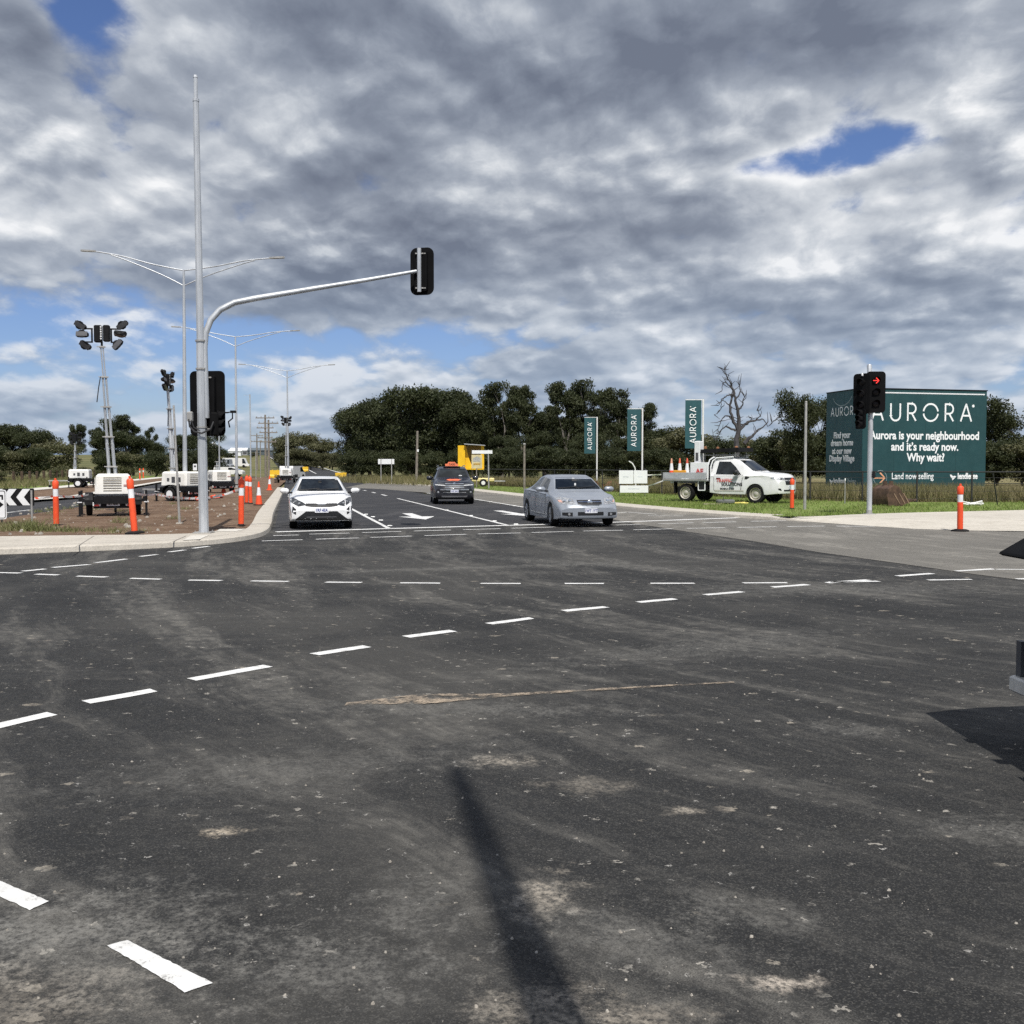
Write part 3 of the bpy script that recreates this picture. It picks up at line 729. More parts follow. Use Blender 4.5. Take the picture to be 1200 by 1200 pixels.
# ------------------------------------------------------------------ mast arm signal
base = G(239, 624.5, 0.13)
ma = thing('traffic_signal', 'tall galvanised mast signal with long curved arm reaching over the road', 'traffic light', base)
Yb = base.y
top = P(229, 88, Yb + 0.0)
hm = top.z - 0.13
tilt = Vector((top.x - base.x, 0, hm))
mb = MB()
def along(z): return tilt * (z / hm)
mb.tube([along(z) for z in (0, 0.25, 4.6)], [0.122, 0.118, 0.102], 10)
mb.tube([along(z) for z in (4.6, hm - 0.62)], [0.092, 0.072], 10)
mb.tube([along(hm - 0.62), along(hm - 0.56)], [0.080, 0.080], 10)
mb.tube([along(hm - 0.62), along(hm - 0.05)], [0.052, 0.049], 10)
mb.tube([along(hm - 0.06), along(hm)], [0.056, 0.042], 10)
mb.build('mast', M_GALV, ma, smooth=True)
for z in (2.55, 3.95, 4.62): MB().tube([along(z - 0.02), along(z + 0.02)], [0.126, 0.126], 10).build('collar', M_GALV_DULL, ma)
mb = MB()
mb.box((0, 0, 0.012), (0.42, 0.42, 0.024))
for sx in (-1, 1):
    for sy in (-1, 1): mb.tube([(sx * 0.16, sy * 0.16, 0), (sx * 0.16, sy * 0.16, 0.06)], 0.016, 6)
mb.build('base_plate', M_GALV_DULL, ma)
def rel(px, py, Y): return P(px, py, Y) - base
armp = [rel(242, 490, Yb + .04), rel(240.5, 440, Yb + .04), rel(239.5, 408, Yb + .04), rel(241, 390, Yb + .06), rel(247, 375, Yb + .1), rel(258, 363, Yb + .16), rel(275, 354.5, Yb + .25), rel(300, 349.5, Yb + .4), rel(360, 339.5, Yb + .75), rel(430, 328, Yb + 1.15), rel(488, 317.8, Yb + 1.5)]
armr = [0.076, 0.076, 0.076, 0.076, 0.076, 0.075, 0.074, 0.072, 0.063, 0.052, 0.043]
MB().tube(armp, armr, 12).build('arm', M_GALV, ma, smooth=True)
def backboard(w, h, r, t=0.05):
    return MB().prism(rounded(w, h, r), -t, 0)
ex = armp[-1] + Vector((0.0, 0.0, 0))
MB().tube([ex + Vector((0.07, 0.0, -0.52)), ex + Vector((0.07, 0, 0.58))], 0.052, 10).build('hanger', M_GALV, ma, smooth=True)
def lantern(root, loc, yaw, w, h, r=0.1, lit=None, visor=True, name='lantern', cols=None):
    """signal head: black target board, housing behind, three hooded lenses in front"""
    M = facing(loc, yaw)
    b = on(M, lambda m: (m.prism(rounded(w, h, r), -0.02, 0.0), m.prism(rounded(w * .52, h * .86, .05), -0.16, -0.02), [m.box((x, 0, -0.17), (0.02, h * .8, 0.02)) for x in (-w * .16, 0, w * .16)])).build(name, M_BLACK, root, smooth=True, sharp=30)
    for k in range(3):
        y = (1 - k) * h * .28
        if lit and lit[0] == k:
            on(M, lambda m: m.lathe([(0.118, 0.004), (0.118, 0.016)], 20, c=(0, y, 0))).build('lens', M_LENS, b)
            a = lit[1]
            pts = [(-0.075, -0.009), (0.036, -0.009), (-0.010, -0.056), (0.004, -0.070), (0.070, 0.0), (0.004, 0.070), (-0.010, 0.056), (0.036, 0.009), (-0.075, 0.009)]
            if a < 0: pts = [(-x, yy) for x, yy in pts[::-1]]
            on(M, lambda m: m.prism([(x * 1.45, y + yy * 1.45) for x, yy in pts], 0.018, 0.022)).build('lit_arrow', emis('red signal light', (1.0, 0.05, 0.04), 1.5), b)
        else:
            on(M, lambda m: m.lathe([(0.10, 0.005), (0.10, 0.02), (0.07, 0.03), (0.02, 0.036)], 20, c=(0, y, 0))).build('lens', M_LENS, b, smooth=True)
        if visor:
            def vis(m):
                n = 12; vs = []; fs = []
                for i in range(n + 1):
                    a = R(-20 + 220 * i / n)
                    for rr, z in ((0.128, 0.0), (0.125, 0.08 + 0.10 * max(0, math.sin(a))), (0.120, 0.08 + 0.10 * max(0, math.sin(a))), (0.122, 0.0)):
                        vs.append((rr * math.cos(a), y + rr * math.sin(a), z))
                for i in range(n):
                    for q in range(3): fs.append((i * 4 + q, i * 4 + 4 + q, i * 4 + 5 + q, i * 4 + 1 + q))
                m.add(vs, fs)
            on(M, vis).build('visor', M_BLACK, b)
    return b
RA = R(180)
l0 = lantern(ma, ex + Vector((0.13, 0.20, 0.03)), R(168), 0.62, 1.20, 0.17)
for z in (0.45, -0.42): MB().box(ex + Vector((0.10, 0.03, z)), (0.26, 0.05, 0.03)).build('bracket', M_GALV_DULL, ma)
# twin lantern board seen from behind on the mast
bc = rel(243.5, 473, Yb + .28)
lantern(ma, bc, R(174), 0.88, 1.58, 0.13)
for z in (0.62, -0.62): MB().box(bc + Vector((-0.02, -0.14, z)), (0.34, 0.12, 0.03)).build('bracket', M_GALV_DULL, ma)
# side lantern with hoods turned right
sc_ = rel(252.5, 497, Yb + .1)
lantern(ma, sc_ + Vector((0.05, 0.0, 0.0)), R(112), 0.34, 0.66, 0.05)
mb = MB(); mb.tube([sc_ + Vector(v) for v in ((-0.22, 0, 0.27), (0.28, 0.05, 0.28), (0.40, 0.05, 0.30), (0.40, 0.05, 0.14), (0.30, 0.05, 0.06), (0.33, .05, -.08))], 0.018, 6)
mb.box(sc_ + Vector((0.42, 0.05, 0.30)), (0.13, 0.08, 0.06)); mb.build('detector', M_BLACKM, ma)
mb = MB(); c0 = rel(232, 496, Yb - .14)
mb.tube([c0 + Vector((-0.22, 0, 0.1)), c0 + Vector((-0.2, 0, -0.08)), c0 + Vector((-0.08, -0.03, -0.2)), c0 + Vector((0.1, -0.04, -0.24)), c0 + Vector((0.3, 0, -0.14)), c0 + Vector((0.36, 0.05, 0.04))], 0.022, 6)
mb.tube([c0 + Vector((-0.16, 0, 0.08)), c0 + Vector((-0.1, 0, -0.1)), c0 + Vector((0.05, -0.03, -0.18))], 0.014, 6)
mb.build('cable', M_CABLE, ma, smooth=True)
MB().box(c0 + Vector((-0.20, 0.05, 0.16)), (0.13, 0.12, 0.24), bev=0.02).build('junction_box', M_GALV_DULL, ma)
MB().box(rel(249, 500, Yb + .12), (0.07, 0.07, 0.5)).build('side_post', M_GALV, ma)

# ------------------------------------------------------------------ right signal with the red arrow
base = G(1018.5, 602.6, 0.137)
rs = thing('traffic_signal', 'short pole traffic signal showing a red right arrow before the green billboard', 'traffic light', base)
Yb = base.y
t1 = P(1018.8, 427, Yb)
MB().tube([(0, 0, 0), (0.0, 0, 3.0), (t1.x - base.x, 0, t1.z - base.z - .03), (t1.x - base.x, 0, t1.z - base.z)], [0.088, 0.082, 0.078, 0.06], 12).build('pole', M_GALV, rs, smooth=True)
MB().box((0, 0, 0.012), (0.34, 0.34, 0.024)).lathe([(0.10, 0.02), (0.095, 0.14)], 12).build('base_plate', M_GALV_DULL, rs)
lantern(rs, rel(1026.5, 459.5, Yb - .22), R(-3), 0.62, 1.36, 0.12, lit=(0, 1))
lantern(rs, rel(1009.5, 461.5, Yb - .05), R(-52), 0.62, 1.34, 0.12)
lantern(rs, rel(1008, 491, Yb - .08), R(-64), 0.42, 0.66, 0.06)
for py in (447, 476): MB().box(rel(1018, py, Yb - .1), (0.30, 0.12, 0.035)).build('bracket', M_BLACKM, rs)
MB().lathe([(0.03, 0), (0.035, 0.05), (0.02, 0.09)], 10, c=rel(1010.5, 440.5, Yb - .1)).build('sensor', M_SIGNW, rs)
MB().box(rel(1024, 556, Yb - .11), (0.09, 0.10, 0.24), bev=0.02).build('push_button', M_BLACKM, rs)

# pole behind the viewer whose shadow lies on the asphalt
sp_tip = G(535, 903); Lh = 10.6
sb = (sp_tip.x - SHX * Lh / math.tan(SUN_EL), sp_tip.y - SHY * Lh / math.tan(SUN_EL))
spole = thing('signal_pole', 'plain galvanised pole behind the viewpoint casting a long soft shadow', 'pole', (sb[0], sb[1], 0.0))
MB().tube([(0, 0, 0), (0, 0, 5), (0, 0, Lh - 0.3), (0, 0, Lh)], [0.15, 0.125, 0.060, 0.052], 12).build('pole', M_GALV, spole, smooth=True)
MB().box((0, 0, 0.012), (0.42, 0.42, 0.024)).build('base_plate', M_GALV_DULL, spole)

# ------------------------------------------------------------------ double arm street lights on the island
def street_light(px, py_join, px_l, py_l, px_r, py_r, Y, label):
    b = P(px + 1.5, 546 + 1.64 * 1200 / Y, Y); b.z = 0.108
    o = thing('street_light', label, 'street light', b, 0, 'double armed street lights along the island')
    j = P(px, py_join, Y) - b
    MB().lathe([(0.19, 0.0), (0.19, 0.03), (0.13, 0.04), (0.125, 1.0)], 12).build('pole_base', M_GALV_DULL, o)
    MB().tube([(0, 0, 0.0), (j.x * .5, 0, j.z * .5), (j.x, 0, j.z), (j.x, 0, j.z + 0.75)], [0.115, 0.09, 0.062, 0.05], 12).build('pole', M_GALV, o, smooth=True)
    for (ax, ay) in ((px_l, py_l), (px_r, py_r)):
        e = P(ax, ay, Y) - b
        s_ = 1 if e.x > j.x else -1
        a0 = Vector((j.x, 0, j.z + 0.72)); a1 = Vector((j.x, 0, j.z + 0.0))
        ee = e - Vector((s_ * 0.45, 0, 0.02))
        up = smooth3([a0, a0.lerp(ee, .35) + Vector((0, 0, -.02)), a0.lerp(ee, .7) + Vector((0, 0, .05)), ee])
        lo = smooth3([a1, a1.lerp(ee, .25) + Vector((0, 0, .12)), a0.lerp(ee, .62) + Vector((0, 0, -.12)), a0.lerp(ee, .82) + Vector((0, 0, .0))])
        am = MB().tube(up, 0.032, 8).tube(lo, 0.028, 8).build('arm', M_GALV, o, smooth=True)
        d = (e - ee).normalized()
        Mh = Matrix.Translation(ee) @ d.to_track_quat('X', 'Z').to_matrix().to_4x4()
        pr = [(-0.05, -0.05), (0.2, -0.10), (0.62, -0.09), (0.68, 0), (0.62, 0.09), (0.2, 0.10), (-0.05, 0.05)]
        MB().prism([(x, y) for x, y in pr], -0.03, 0.045, Mh).build('luminaire', M_GALV_DULL, am)
def smooth3(pts, n=6):
    out = []
    for i in range(len(pts) - 1):
        p0 = pts[max(i - 1, 0)]; p1 = pts[i]; p2 = pts[i + 1]; p3 = pts[min(i + 2, len(pts) - 1)]
        for k in range(n):
            t = k / n
            out.append(0.5 * ((2 * p1) + (p2 - p0) * t + (2 * p0 - 5 * p1 + 4 * p2 - p3) * t * t + (3 * p1 - p0 - 3 * p2 + p3) * t ** 3))
    out.append(pts[-1]); return out
street_light(215.5, 335, 100, 294, 328, 302, 48.7, 'nearest and tallest double armed street light, rising just left of the mast signal')
street_light(276, 406, 204, 383, 348, 387.5, 77.6, 'middle double armed street light, between the mast signal and the orange cones')
street_light(336.5, 443, 282, 427, 390, 427.5, 103.8, 'farthest double armed street light, rising behind the white hatchback')
# poles without arms
def plain_pole(px, py_b, py_t, r, name, label, cat, mat=M_GALV, z=0.108, lean=0.0, cap=True):
    b = G(px, py_b, z); t = P(px, py_t, b.y); h = t.z - z
    o = thing(name, label, cat, b)
    MB().tube([(0, 0, -0.02), (lean * .5, 0, h * .5), (lean, 0, h)], [r, r * .92, r * .8], 10).build('shaft', mat, o, smooth=True)
    return o, b, h
o, b, h = plain_pole(294, 563.5, 462, 0.085, 'lamp_pole', 'bare slender grey lamp pole with no arms between the second and third street lights', 'pole')
MB().box((-0.35, 0, h - 0.1), (0.7, 0.03, 0.03)).build('stub', M_GALV, o)
o, b, h = plain_pole(257.5, 571, 505, 0.06, 'steel_post', 'plain grey steel post standing behind the side lantern of the mast signal', 'post')
MB().lathe([(0.10, 0), (0.10, 0.02), (0.07, 0.04)], 10).build('footing', M_GALV_DULL, o)
o, b, h = plain_pole(210.5, 613.8, 475, 0.036, 'sign_post', 'thin dull steel sign post without a sign in the bare earth', 'post', M_GALV_DULL, lean=-0.12)
MB().box((0, 0, 0.01), (0.16, 0.16, 0.05)).build('footing', M_CONC, o)
o, b, h = plain_pole(943, 597, 471, 0.058, 'steel_post', 'tall bare steel post on the lawn right of the white utility truck', 'post', M_GALV_DULL, z=0.118)
MB().tube([(0, 0, h), (0, 0, h + 0.03)], [0.055, 0.03], 10).build('cap', M_GALV_DULL, o)
o, b, h = plain_pole(990, 590, 561, 0.022, 'marker_stake', 'short thin white tipped stake in the grass before the dark billboard panel', 'stake', M_GALV_DULL, z=0.118)
MB().box((0, -0.01, h - 0.03), (0.05, 0.02, 0.10)).build('tip', M_SIGNW, o)
o, b, h = plain_pole(488, 566, 505, 0.13, 'timber_pole', 'grey timber pole with a small white box before the dense wood', 'pole', M_TIMB, lean=0.12, z=0.118)
MB().box((0.17, -0.14, h * 0.62), (0.16, 0.1, 0.24), bev=.02).build('meter_box', M_SIGNW, o)
o, b, h = plain_pole(614.5, 573.5, 520, 0.085, 'timber_pole', 'short timber pole at the lawn edge left of the silver sedan roof', 'pole', M_TIMB, z=0.118)
MB().lathe([(0.10, h - .06), (0.10, h), (0.03, h + .04)], 10).build('cap', M_GALV_DULL, o)

# power poles far down the road
def power_pole(px, Y, pyt, label, arms=3):
    b = P(px, 560, Y); b.z = terrain_h(b.x, Y); t = P(px, pyt, Y); h = t.z - b.z
    o = thing('power_pole', label, 'power pole', b, 0, 'timber power poles beside the far road')
    MB().tube([(0, 0, -.1), (0, 0, h)], [0.2, 0.13], 8).build('pole', M_TIMB, o, smooth=True)
    for k in range(arms):
        z = h - 0.5 - k * h * 0.16
        m = MB().box((0, -0.12, z), (2.9 - 0.3 * k, 0.12, 0.14)); a = m.build('crossarm', M_TIMB, o)
        for x in (-1.3, -0.6, 0.6, 1.3): MB().lathe([(0.05, 0), (0.07, 0.08), (0.04, 0.22)], 6, c=(x * (1 - .1 * k), -0.12, z + .07)).build('insulator', M_GALV_DULL, a)
    return b, h
pb = [power_pole(311.5, 158, 486, 'taller of the two near power poles with three crossarms'), power_pole(315.3, 148, 492, 'nearer power pole with crossarms, just right of its taller twin'),
      power_pole(301.5, 235, 508, 'smaller power pole far off left of the paired power poles', 2), power_pole(305.5, 330, 516, 'tiny distant power pole left of the paired power poles', 1)]

# ------------------------------------------------------------------ bollards and cones
def make_bollard(label, loc, h=1.05, tilt=(0, 0), base=True, group='orange bollards around the works'):
    o = thing('bollard', label, 'bollard', loc, 0, group); o.rotation_euler = (tilt[0], tilt[1], 0)
    MB().lathe([(0.075, 0.05), (0.075, h * .46), (0.072, h * .62)], 16).build('stem', M_ORANGE, o, smooth=True)
    MB().lathe([(0.070, h * .62), (0.070, h * .78)], 16).build('reflective_band', M_REFL, o, smooth=True)
    MB().lathe([(0.074, h * .78), (0.082, h * .80), (0.085, h * .92), (0.06, h * .955), (0.028, h * .96), (0.028, h * 1.0), (0.012, h * 1.005)], 16).build('cap', M_ORANGE, o, smooth=True)
    if base: MB().lathe([(0.24, 0.0), (0.24, 0.035), (0.16, 0.06), (0.08, 0.07)], 8).build('rubber_base', M_RUB, o)
    else: MB().lathe([(0.10, 0.0), (0.10, 0.02), (0.076, 0.05)], 12).build('rubber_base', M_RUB, o)
    return o
make_bollard('orange bollard beside the black and white chevron board', G(66, 616, 0.108), 1.30, (0, 0.0), False)
make_bollard('leaning orange bollard at the path edge in front of the cream light tower trailer', G(158, 625.5, 0.13), 1.38, (0, -0.075))
make_bollard('orange bollard right of the mast signal base', G(282.5, 616, 0.13), 1.32, (0, 0.02), False)
make_bollard('left one of the two close orange bollards behind the mast signal', G(289, 590, 0.108), 1.24, (0, 0.02), False)
make_bollard('right one of the two close orange bollards behind the mast signal', G(294, 590.5, 0.108), 1.22, (0, -0.03), False)
make_bollard('orange bollard on the lawn before the front of the white utility truck', G(928, 596.6, 0.118), 1.18, (0, 0), False)
make_bollard('orange bollard on the concrete apron before the AURORA billboard', G(1125, 622.8, 0.0), 1.27, (0.0, -0.01))
make_bollard('small distant orange bollard beside the paddock fence', G(164, 562, 0.12), 1.35, (0, 0), False)
make_bollard('farther small orange bollard beside the paddock fence', G(168, 560.6, 0.12), 1.35, (0, 0), False)
def make_cone(label, loc, h=0.75, mats=None, group='traffic cones', rz=0.0, base=True):
    o = thing('traffic_cone', label, 'traffic cone', loc, rz, group)
    m0, m1, m2 = mats or (M_ORANGE, M_REFL, M_ORANGE)
    r = lambda t: 0.145 * (1 - t) + 0.03 * t
    MB().lathe([(r(0), 0.035), (r(.42), h * .42)], 18).build('cone_body', m0, o, smooth=True)
    MB().lathe([(r(.42), h * .42), (r(.76), h * .76)], 18).build('reflective_band', m1, o, smooth=True)
    MB().lathe([(r(.76), h * .76), (r(1), h), (0.022, h + .005)], 18).build('tip', m2, o, smooth=True)
    MB().box((0, 0, 0.02), (0.40, 0.40, 0.04), bev=0.02).build('foot', m0 if base else M_RUB, o)
    return o
make_cone('orange cone with a grubby white band beside the island kerb', G(303.5, 592, 0.11), 0.98, base=False)
make_cone('farther orange and white cone near the kerb at the trailer', G(316, 574.5, 0.11), 0.98)
make_cone('toppled small cone among orange netting on the earth island', G(262, 577.5, 0.11), 0.6)

# orange netting on the ground
def netting(px, py, w, d, h, label, seed):
    r = random.Random(seed); b = G(px, py, 0.108); mb = MB(); n = 9
    vs = []; 
    for j in range(4):
        for i in range(n): vs.append((w * (i / (n - 1) - .5) + r.uniform(-.05, .05), d * (j / 3 - .5) + r.uniform(-.1, .1), max(0.015, h * (1 - abs(j - 1.3) / 2.2) * r.uniform(.35, 1.0))))
    fs = [(j * n + i, j * n + i + 1, (j + 1) * n + i + 1, (j + 1) * n + i) for j in range(3) for i in range(n - 1)]
    o = mb.add(vs, fs).build('orange_netting', M_ORANGE, None, smooth=True, loc=b)
    return tag(o, label, 'netting', 'orange barrier netting')
netting(229, 587, 0.7, 0.7, 0.3, 'crumpled orange netting on the earth just left of the mast', 1)
netting(250, 584.5, 0.8, 0.7, 0.25, 'crumpled orange netting on the earth right of the mast', 2)

# barrier tape
def tape_mat():
    m, g = new_mat('red and white tape')
    tc = g.n('ShaderNodeTexCoord').outputs['Object']
    w = g.n('ShaderNodeTexWave', {'Vector': tc, 'Scale': 0.9}, bands_direction='DIAGONAL').outputs['Fac']
    finish(g, g.mix(g.m('GREATER_THAN', w, 0.90), (0.72, 0.70, 0.67), (0.70, 0.10, 0.05)), 0.5)
    return m
M_TAPE = tape_mat()
def tape(pts, label, sag=0.1, mat=None):
    path = []
    for a, b in zip(pts, pts[1:]):
        for k in range(10):
            t = k / 10; p = a.lerp(b, t); p.z -= sag * 4 * t * (1 - t); path.append(p)
    path.append(pts[-1]); vs = []; n = len(path)
    for k, p in enumerate(path):
        tw = 0.6 * math.sin(k * 0.9)
        vs += [(p.x, p.y + 0.03 * math.sin(tw), p.z - 0.035 * math.cos(tw)), (p.x, p.y - 0.03 * math.sin(tw), p.z + 0.035 * math.cos(tw))]
    o = MB().add(vs, [(2 * i, 2 * i + 2, 2 * i + 3, 2 * i + 1) for i in range(n - 1)]).build('barrier_tape', mat or M_TAPE)
    return tag(o, label, 'tape', 'barrier tape')
tape([P(8, 583.5, 29.8), P(66, 581, 30.9), P(104, 579.5, 33.5)], 'red and white tape strung from the chevron board past a bollard to the trailer', 0.05)
tape([P(154, 577, 26.9), P(182, 579, 40), P(236, 584, 27.5), P(281, 573, 29.0)], 'white tape strung from the leaning bollard past the mast to the next bollard', 0.05)

# ------------------------------------------------------------------ chevron board and arrow sign at the left edge
b = G(36, 613, 0.108)
cs = thing('chevron_board', 'black and white chevron board pointing left on the island', 'road sign', b)
bc = P(8, 582.6, b.y) - b
Mc = facing(bc, R(4))
W, H = 1.52, 0.50
on(Mc, lambda m: m.prism(rounded(W, H, 0.03), -0.015, 0.0)).build('board', M_BLACKM, cs)
def chev(x):
    w = 0.21; d = 0.18; hh = H / 2 - 0.015
    return [(x - d, 0), (x, -hh), (x + w, -hh), (x + w - d, 0), (x + w, hh), (x, hh)]
for k in range(4):
    x0 = 0.445 - (3 - k) * 0.38
    def f(m, x0=x0):
        pts = chev(x0); m.add([Mc.to_3x3() @ Vector((0, 0, 0)) + Vector((x, y, 0.006)) for x, y in pts], [(0, 1, 2, 3), (0, 3, 4, 5)])
    mm = MB(); pts = chev(x0); mm.add([(x, y, 0.004) for x, y in pts], [(0, 1, 2, 3), (0, 3, 4, 5)]); mm.v = [tuple(Mc @ Vector(p)) for p in mm.v]
    mm.build('chevron', M_SIGNW, cs)
for px in (36, -20):
    q = P(px, 582, b.y) - b
    MB().tube([(q.x, 0.05, 0), (q.x, 0.05, bc.z + .2)], 0.03, 8).build('post', M_GALV_DULL, cs)
b = G(3, 613.5, 0.108)
as_ = thing('arrow_sign', 'tall white sign with a black arrow, cut by the left edge of view', 'road sign', b)
bc = P(-9, 591.3, b.y - .3) - b
Mc = facing(bc, R(8))
on(Mc, lambda m: m.prism(rounded(0.75, 0.83, 0.06), -0.012, 0.0)).build('board', M_SIGNW, as_)
def border(m):
    o_ = rounded(0.70, 0.78, 0.05); i_ = rounded(0.665, 0.745, 0.04); n = len(o_)
    m.add([(x, y, 0.003) for x, y in o_] + [(x, y, 0.003) for x, y in i_], [(i, (i + 1) % n, n + (i + 1) % n, n + i) for i in range(n)])
on(Mc, border).build('border', M_BLACKM, as_)
on(Mc, lambda m: m.prism([(-0.25, -0.06), (0.12, -0.06), (0.12, -0.15), (0.30, 0.0), (0.12, 0.15), (0.12, 0.06), (-0.25, 0.06)], 0.002, 0.005)).build('arrow', M_BLACKM, as_)
on(Mc, lambda m: m.box((0.22, 0.25, 0.004), (0.14, 0.045, 0.003)).box((0.27, 0.20, 0.004), (0.045, 0.12, 0.0025))).build('marking', M_BLACKM, as_)
MB().tube([(0.0, 0.0, 0), (0, -0.20, bc.z)], 0.03, 8).build('post', M_GALV_DULL, as_)
# ------------------------------------------------------------------ stroke letters for the big name
def arc(cx, cy, rx, ry, a0, a1, n=14): return [(cx + rx * math.cos(R(a0 + (a1 - a0) * k / n)), cy + ry * math.sin(R(a0 + (a1 - a0) * k / n))) for k in range(n + 1)]
LET = {
 'A': (0.74, [[(0, 0), (0.36, 1.0), (0.38, 1.0), (0.74, 0)], [(0.14, 0.34), (0.60, 0.34)]]),
 'U': (0.62, [[(0, 1), (0, 0.31)] + arc(0.31, 0.31, 0.31, 0.31, 180, 360) + [(0.62, 1)]]),
 'R': (0.54, [[(0, 0), (0, 1), (0.26, 1)] + arc(0.26, 0.72, 0.27, 0.28, 90, -90) + [(0.0, 0.44)], [(0.26, 0.44), (0.54, 0)]]),
 'O': (0.98, [arc(0.49, 0.5, 0.49, 0.5, 8, 172, 20), arc(0.49, 0.5, 0.49, 0.5, 188, 352, 20)]),
}
def aurora(h, track, stroke, name, mat, parent, M, dot=True):
    """M: local x right, y up, z out; text centred on the origin"""
    W = sum(LET[c][0] for c in 'AURORA') * h + track * 5
    x = -W / 2; mb = MB()
    for c in 'AURORA':
        w, strokes = LET[c]
        for s_ in strokes:
            pts = [(x + px * h, (py - 0.5) * h) for px, py in s_]
            # mitred flat ribbon
            n = len(pts); L_ = []; R_ = []
            for i in range(n):
                a = Vector(pts[max(i - 1, 0)]); q = Vector(pts[i]); b = Vector(pts[min(i + 1, n - 1)])
                t1 = (q - a).normalized() if i > 0 else (b - q).normalized(); t2 = (b - q).normalized() if i < n - 1 else t1
                nn = Vector((-(t1 + t2).y, (t1 + t2).x)).normalized(); k = 1 / max(0.45, abs(nn.dot(Vector((-t1.y, t1.x)))))
                L_.append(q + nn * stroke / 2 * k); R_.append(q - nn * stroke / 2 * k)
            z = 0.004 if s_ is strokes[0] else 0.007
            mb.add([(p.x, p.y, z) for p in R_ + L_], [(i, i + 1, n + i + 1, n + i) for i in range(n - 1)])
        x += w * h + track
    if dot: mb.prism(arc(W / 2 + h * .12, h * .42, h * .085, h * .085, 0, 342, 19), 0.0, 0.004)
    mb.v = [tuple(M @ Vector(p)) for p in mb.v]
    return mb.build(name, mat, parent)
M_LETTER = pm('white vinyl lettering', (0.86, 0.88, 0.87), 0.5, var=0.03)
M_TAPEW = pm('white tape', (.70, .69, .66), .6)
M_LETTERD = pm('faded lettering', (0.30, 0.36, 0.36), 0.5, var=0.05)

# ------------------------------------------------------------------ V shaped AURORA billboard
YC = 58.5
zt = P(1010, 455, YC).z; zb = 0.12
cor = P(1010.5, 520, YC); cor.z = 0.12
bb = thing('billboard', 'big dark teal two sided AURORA billboard behind the wire fence', 'billboard', cor)
def panel(pxe, Ye, name, label=None):
    e = P(pxe, 520, Ye); v = Vector((e.x - cor.x, e.y - cor.y, 0)); L = v.length
    return v, L
vr, Lr = panel(1155.5, 60.5, 'r'); vl_, Ll = panel(968, 62.5, 'l')
Hb = zt - zb; Z0 = 0.42
def frame(v, L, right=True):
    t = v.normalized()
    xax = t if right else -t
    zax = Vector((xax.y, -xax.x, 0))
    if zax.y > 0: zax = -zax
    yax = Vector((0, 0, 1))
    M = Matrix((xax, yax, zax)).transposed().to_4x4()
    M.translation = v / 2 + Vector((0, 0, (Hb + Z0) / 2)); return M
Mr = frame(vr, Lr); Ml = frame(vl_, Ll, False)
PH = Hb - Z0
pr_ = on(Mr, lambda m: m.box((0, 0, -0.045), (Lr - .02, PH, 0.09))).build('right_panel', M_TEAL, bb); pr_.name = 'panel'
M_TEAL2 = pm('lifted teal printed panel', (0.012, 0.066, 0.074), 0.5, var=0.10, scale=0.8)  # left panel teal lifted in colour to offset its grazing sun
pl_ = on(Ml, lambda m: m.box((0, 0, -0.045), (Ll - .02, PH, 0.09))).build('panel', M_TEAL2, bb)
on(Mr, lambda m: m.box((0, PH / 2 - .22, 0.004), (Lr - .3, 0.07, 0.008))).build('light_strip', M_SIGNW, pr_)
on(Mr, lambda m: m.box((0, PH / 2 + .012, -0.045), (Lr + .06, 0.05, 0.16))).build('top_rail', M_BLACKM, pr_)
on(Ml, lambda m: m.box((0, PH / 2 + .012, -0.045), (Ll + .02, 0.05, 0.16))).build('top_rail', M_BLACKM, pl_)
for M_, L, pp, mm in ((Mr, Lr, pr_, M_TEAL), (Ml, Ll, pl_, M_TEAL2)):
    for x in (-L * .25, 0.001, L * .25): on(M_, lambda m: m.box((x, -.02, 0.0005), (.02, PH - .1, .003))).build('panel_seam', pm('seam teal', (.009, .04, .043), .6), pp)  # seam strips slightly darker teal than the panels
    for x in (-L * .44, 0.0, L * .44):
        on(M_, lambda m: m.box((x, -Z0 / 2 - .05, -0.16), (0.12, Hb + .1, 0.12))).build('post', M_GALV_DULL, bb)
sR = lambda px: (px - 1083) / 145 * Lr        # photograph spacing turned into metres along the panel
yR = lambda py: PH / 2 - (py - 455.5) / (576 - 455.5) * (PH + .15)
def onr(x, y, M=Mr): return M @ Matrix.Translation((x, y, 0.0))
aurora(0.985, 0.50, 0.10, 'name_lettering', M_LETTER, pr_, onr(sR(1079), yR(483)))
for body, px, py, sz, sx in (('Aurora is your neighbourhood', 1083, 515.4, 0.66, 0.885), ("and it\u2019s ready now.", 1083, 528.9, 0.66, 0.885), ('Why wait?', 1084, 541.8, 0.66, 0.885)):
    text_mesh(body, sz, 'slogan', M_LETTER, pr_, onr(sR(px), yR(py)), 0.018, sx=sx)
text_mesh('Land now selling', 0.52, 'slogan', M_LETTER, pr_, onr(sR(1069), yR(563.4)), 0.006, sx=0.80)
text_mesh('lendlease', 0.46, 'company_name', M_LETTER, pr_, onr(sR(1134), yR(563.2)), 0.020, sx=0.80)
def leaf_logo(M_, x, y, s_, mat, parent):
    pts = [(-.5, .32), (-.3, .36), (0.0, .12), (0.25, .2), (.52, .1), (.36, -.08), (.05, -.34), (-.12, -.42), (-.1, -.22), (-.34, -.02)]
    on(M_, lambda m: m.prism([(x + a * s_, y + b_ * s_) for a, b_ in pts[::-1]], 0.0, 0.004)).build('emblem', mat, parent)
leaf_logo(Mr, sR(1116.5), yR(561.3), 0.42, M_LETTER, pr_)
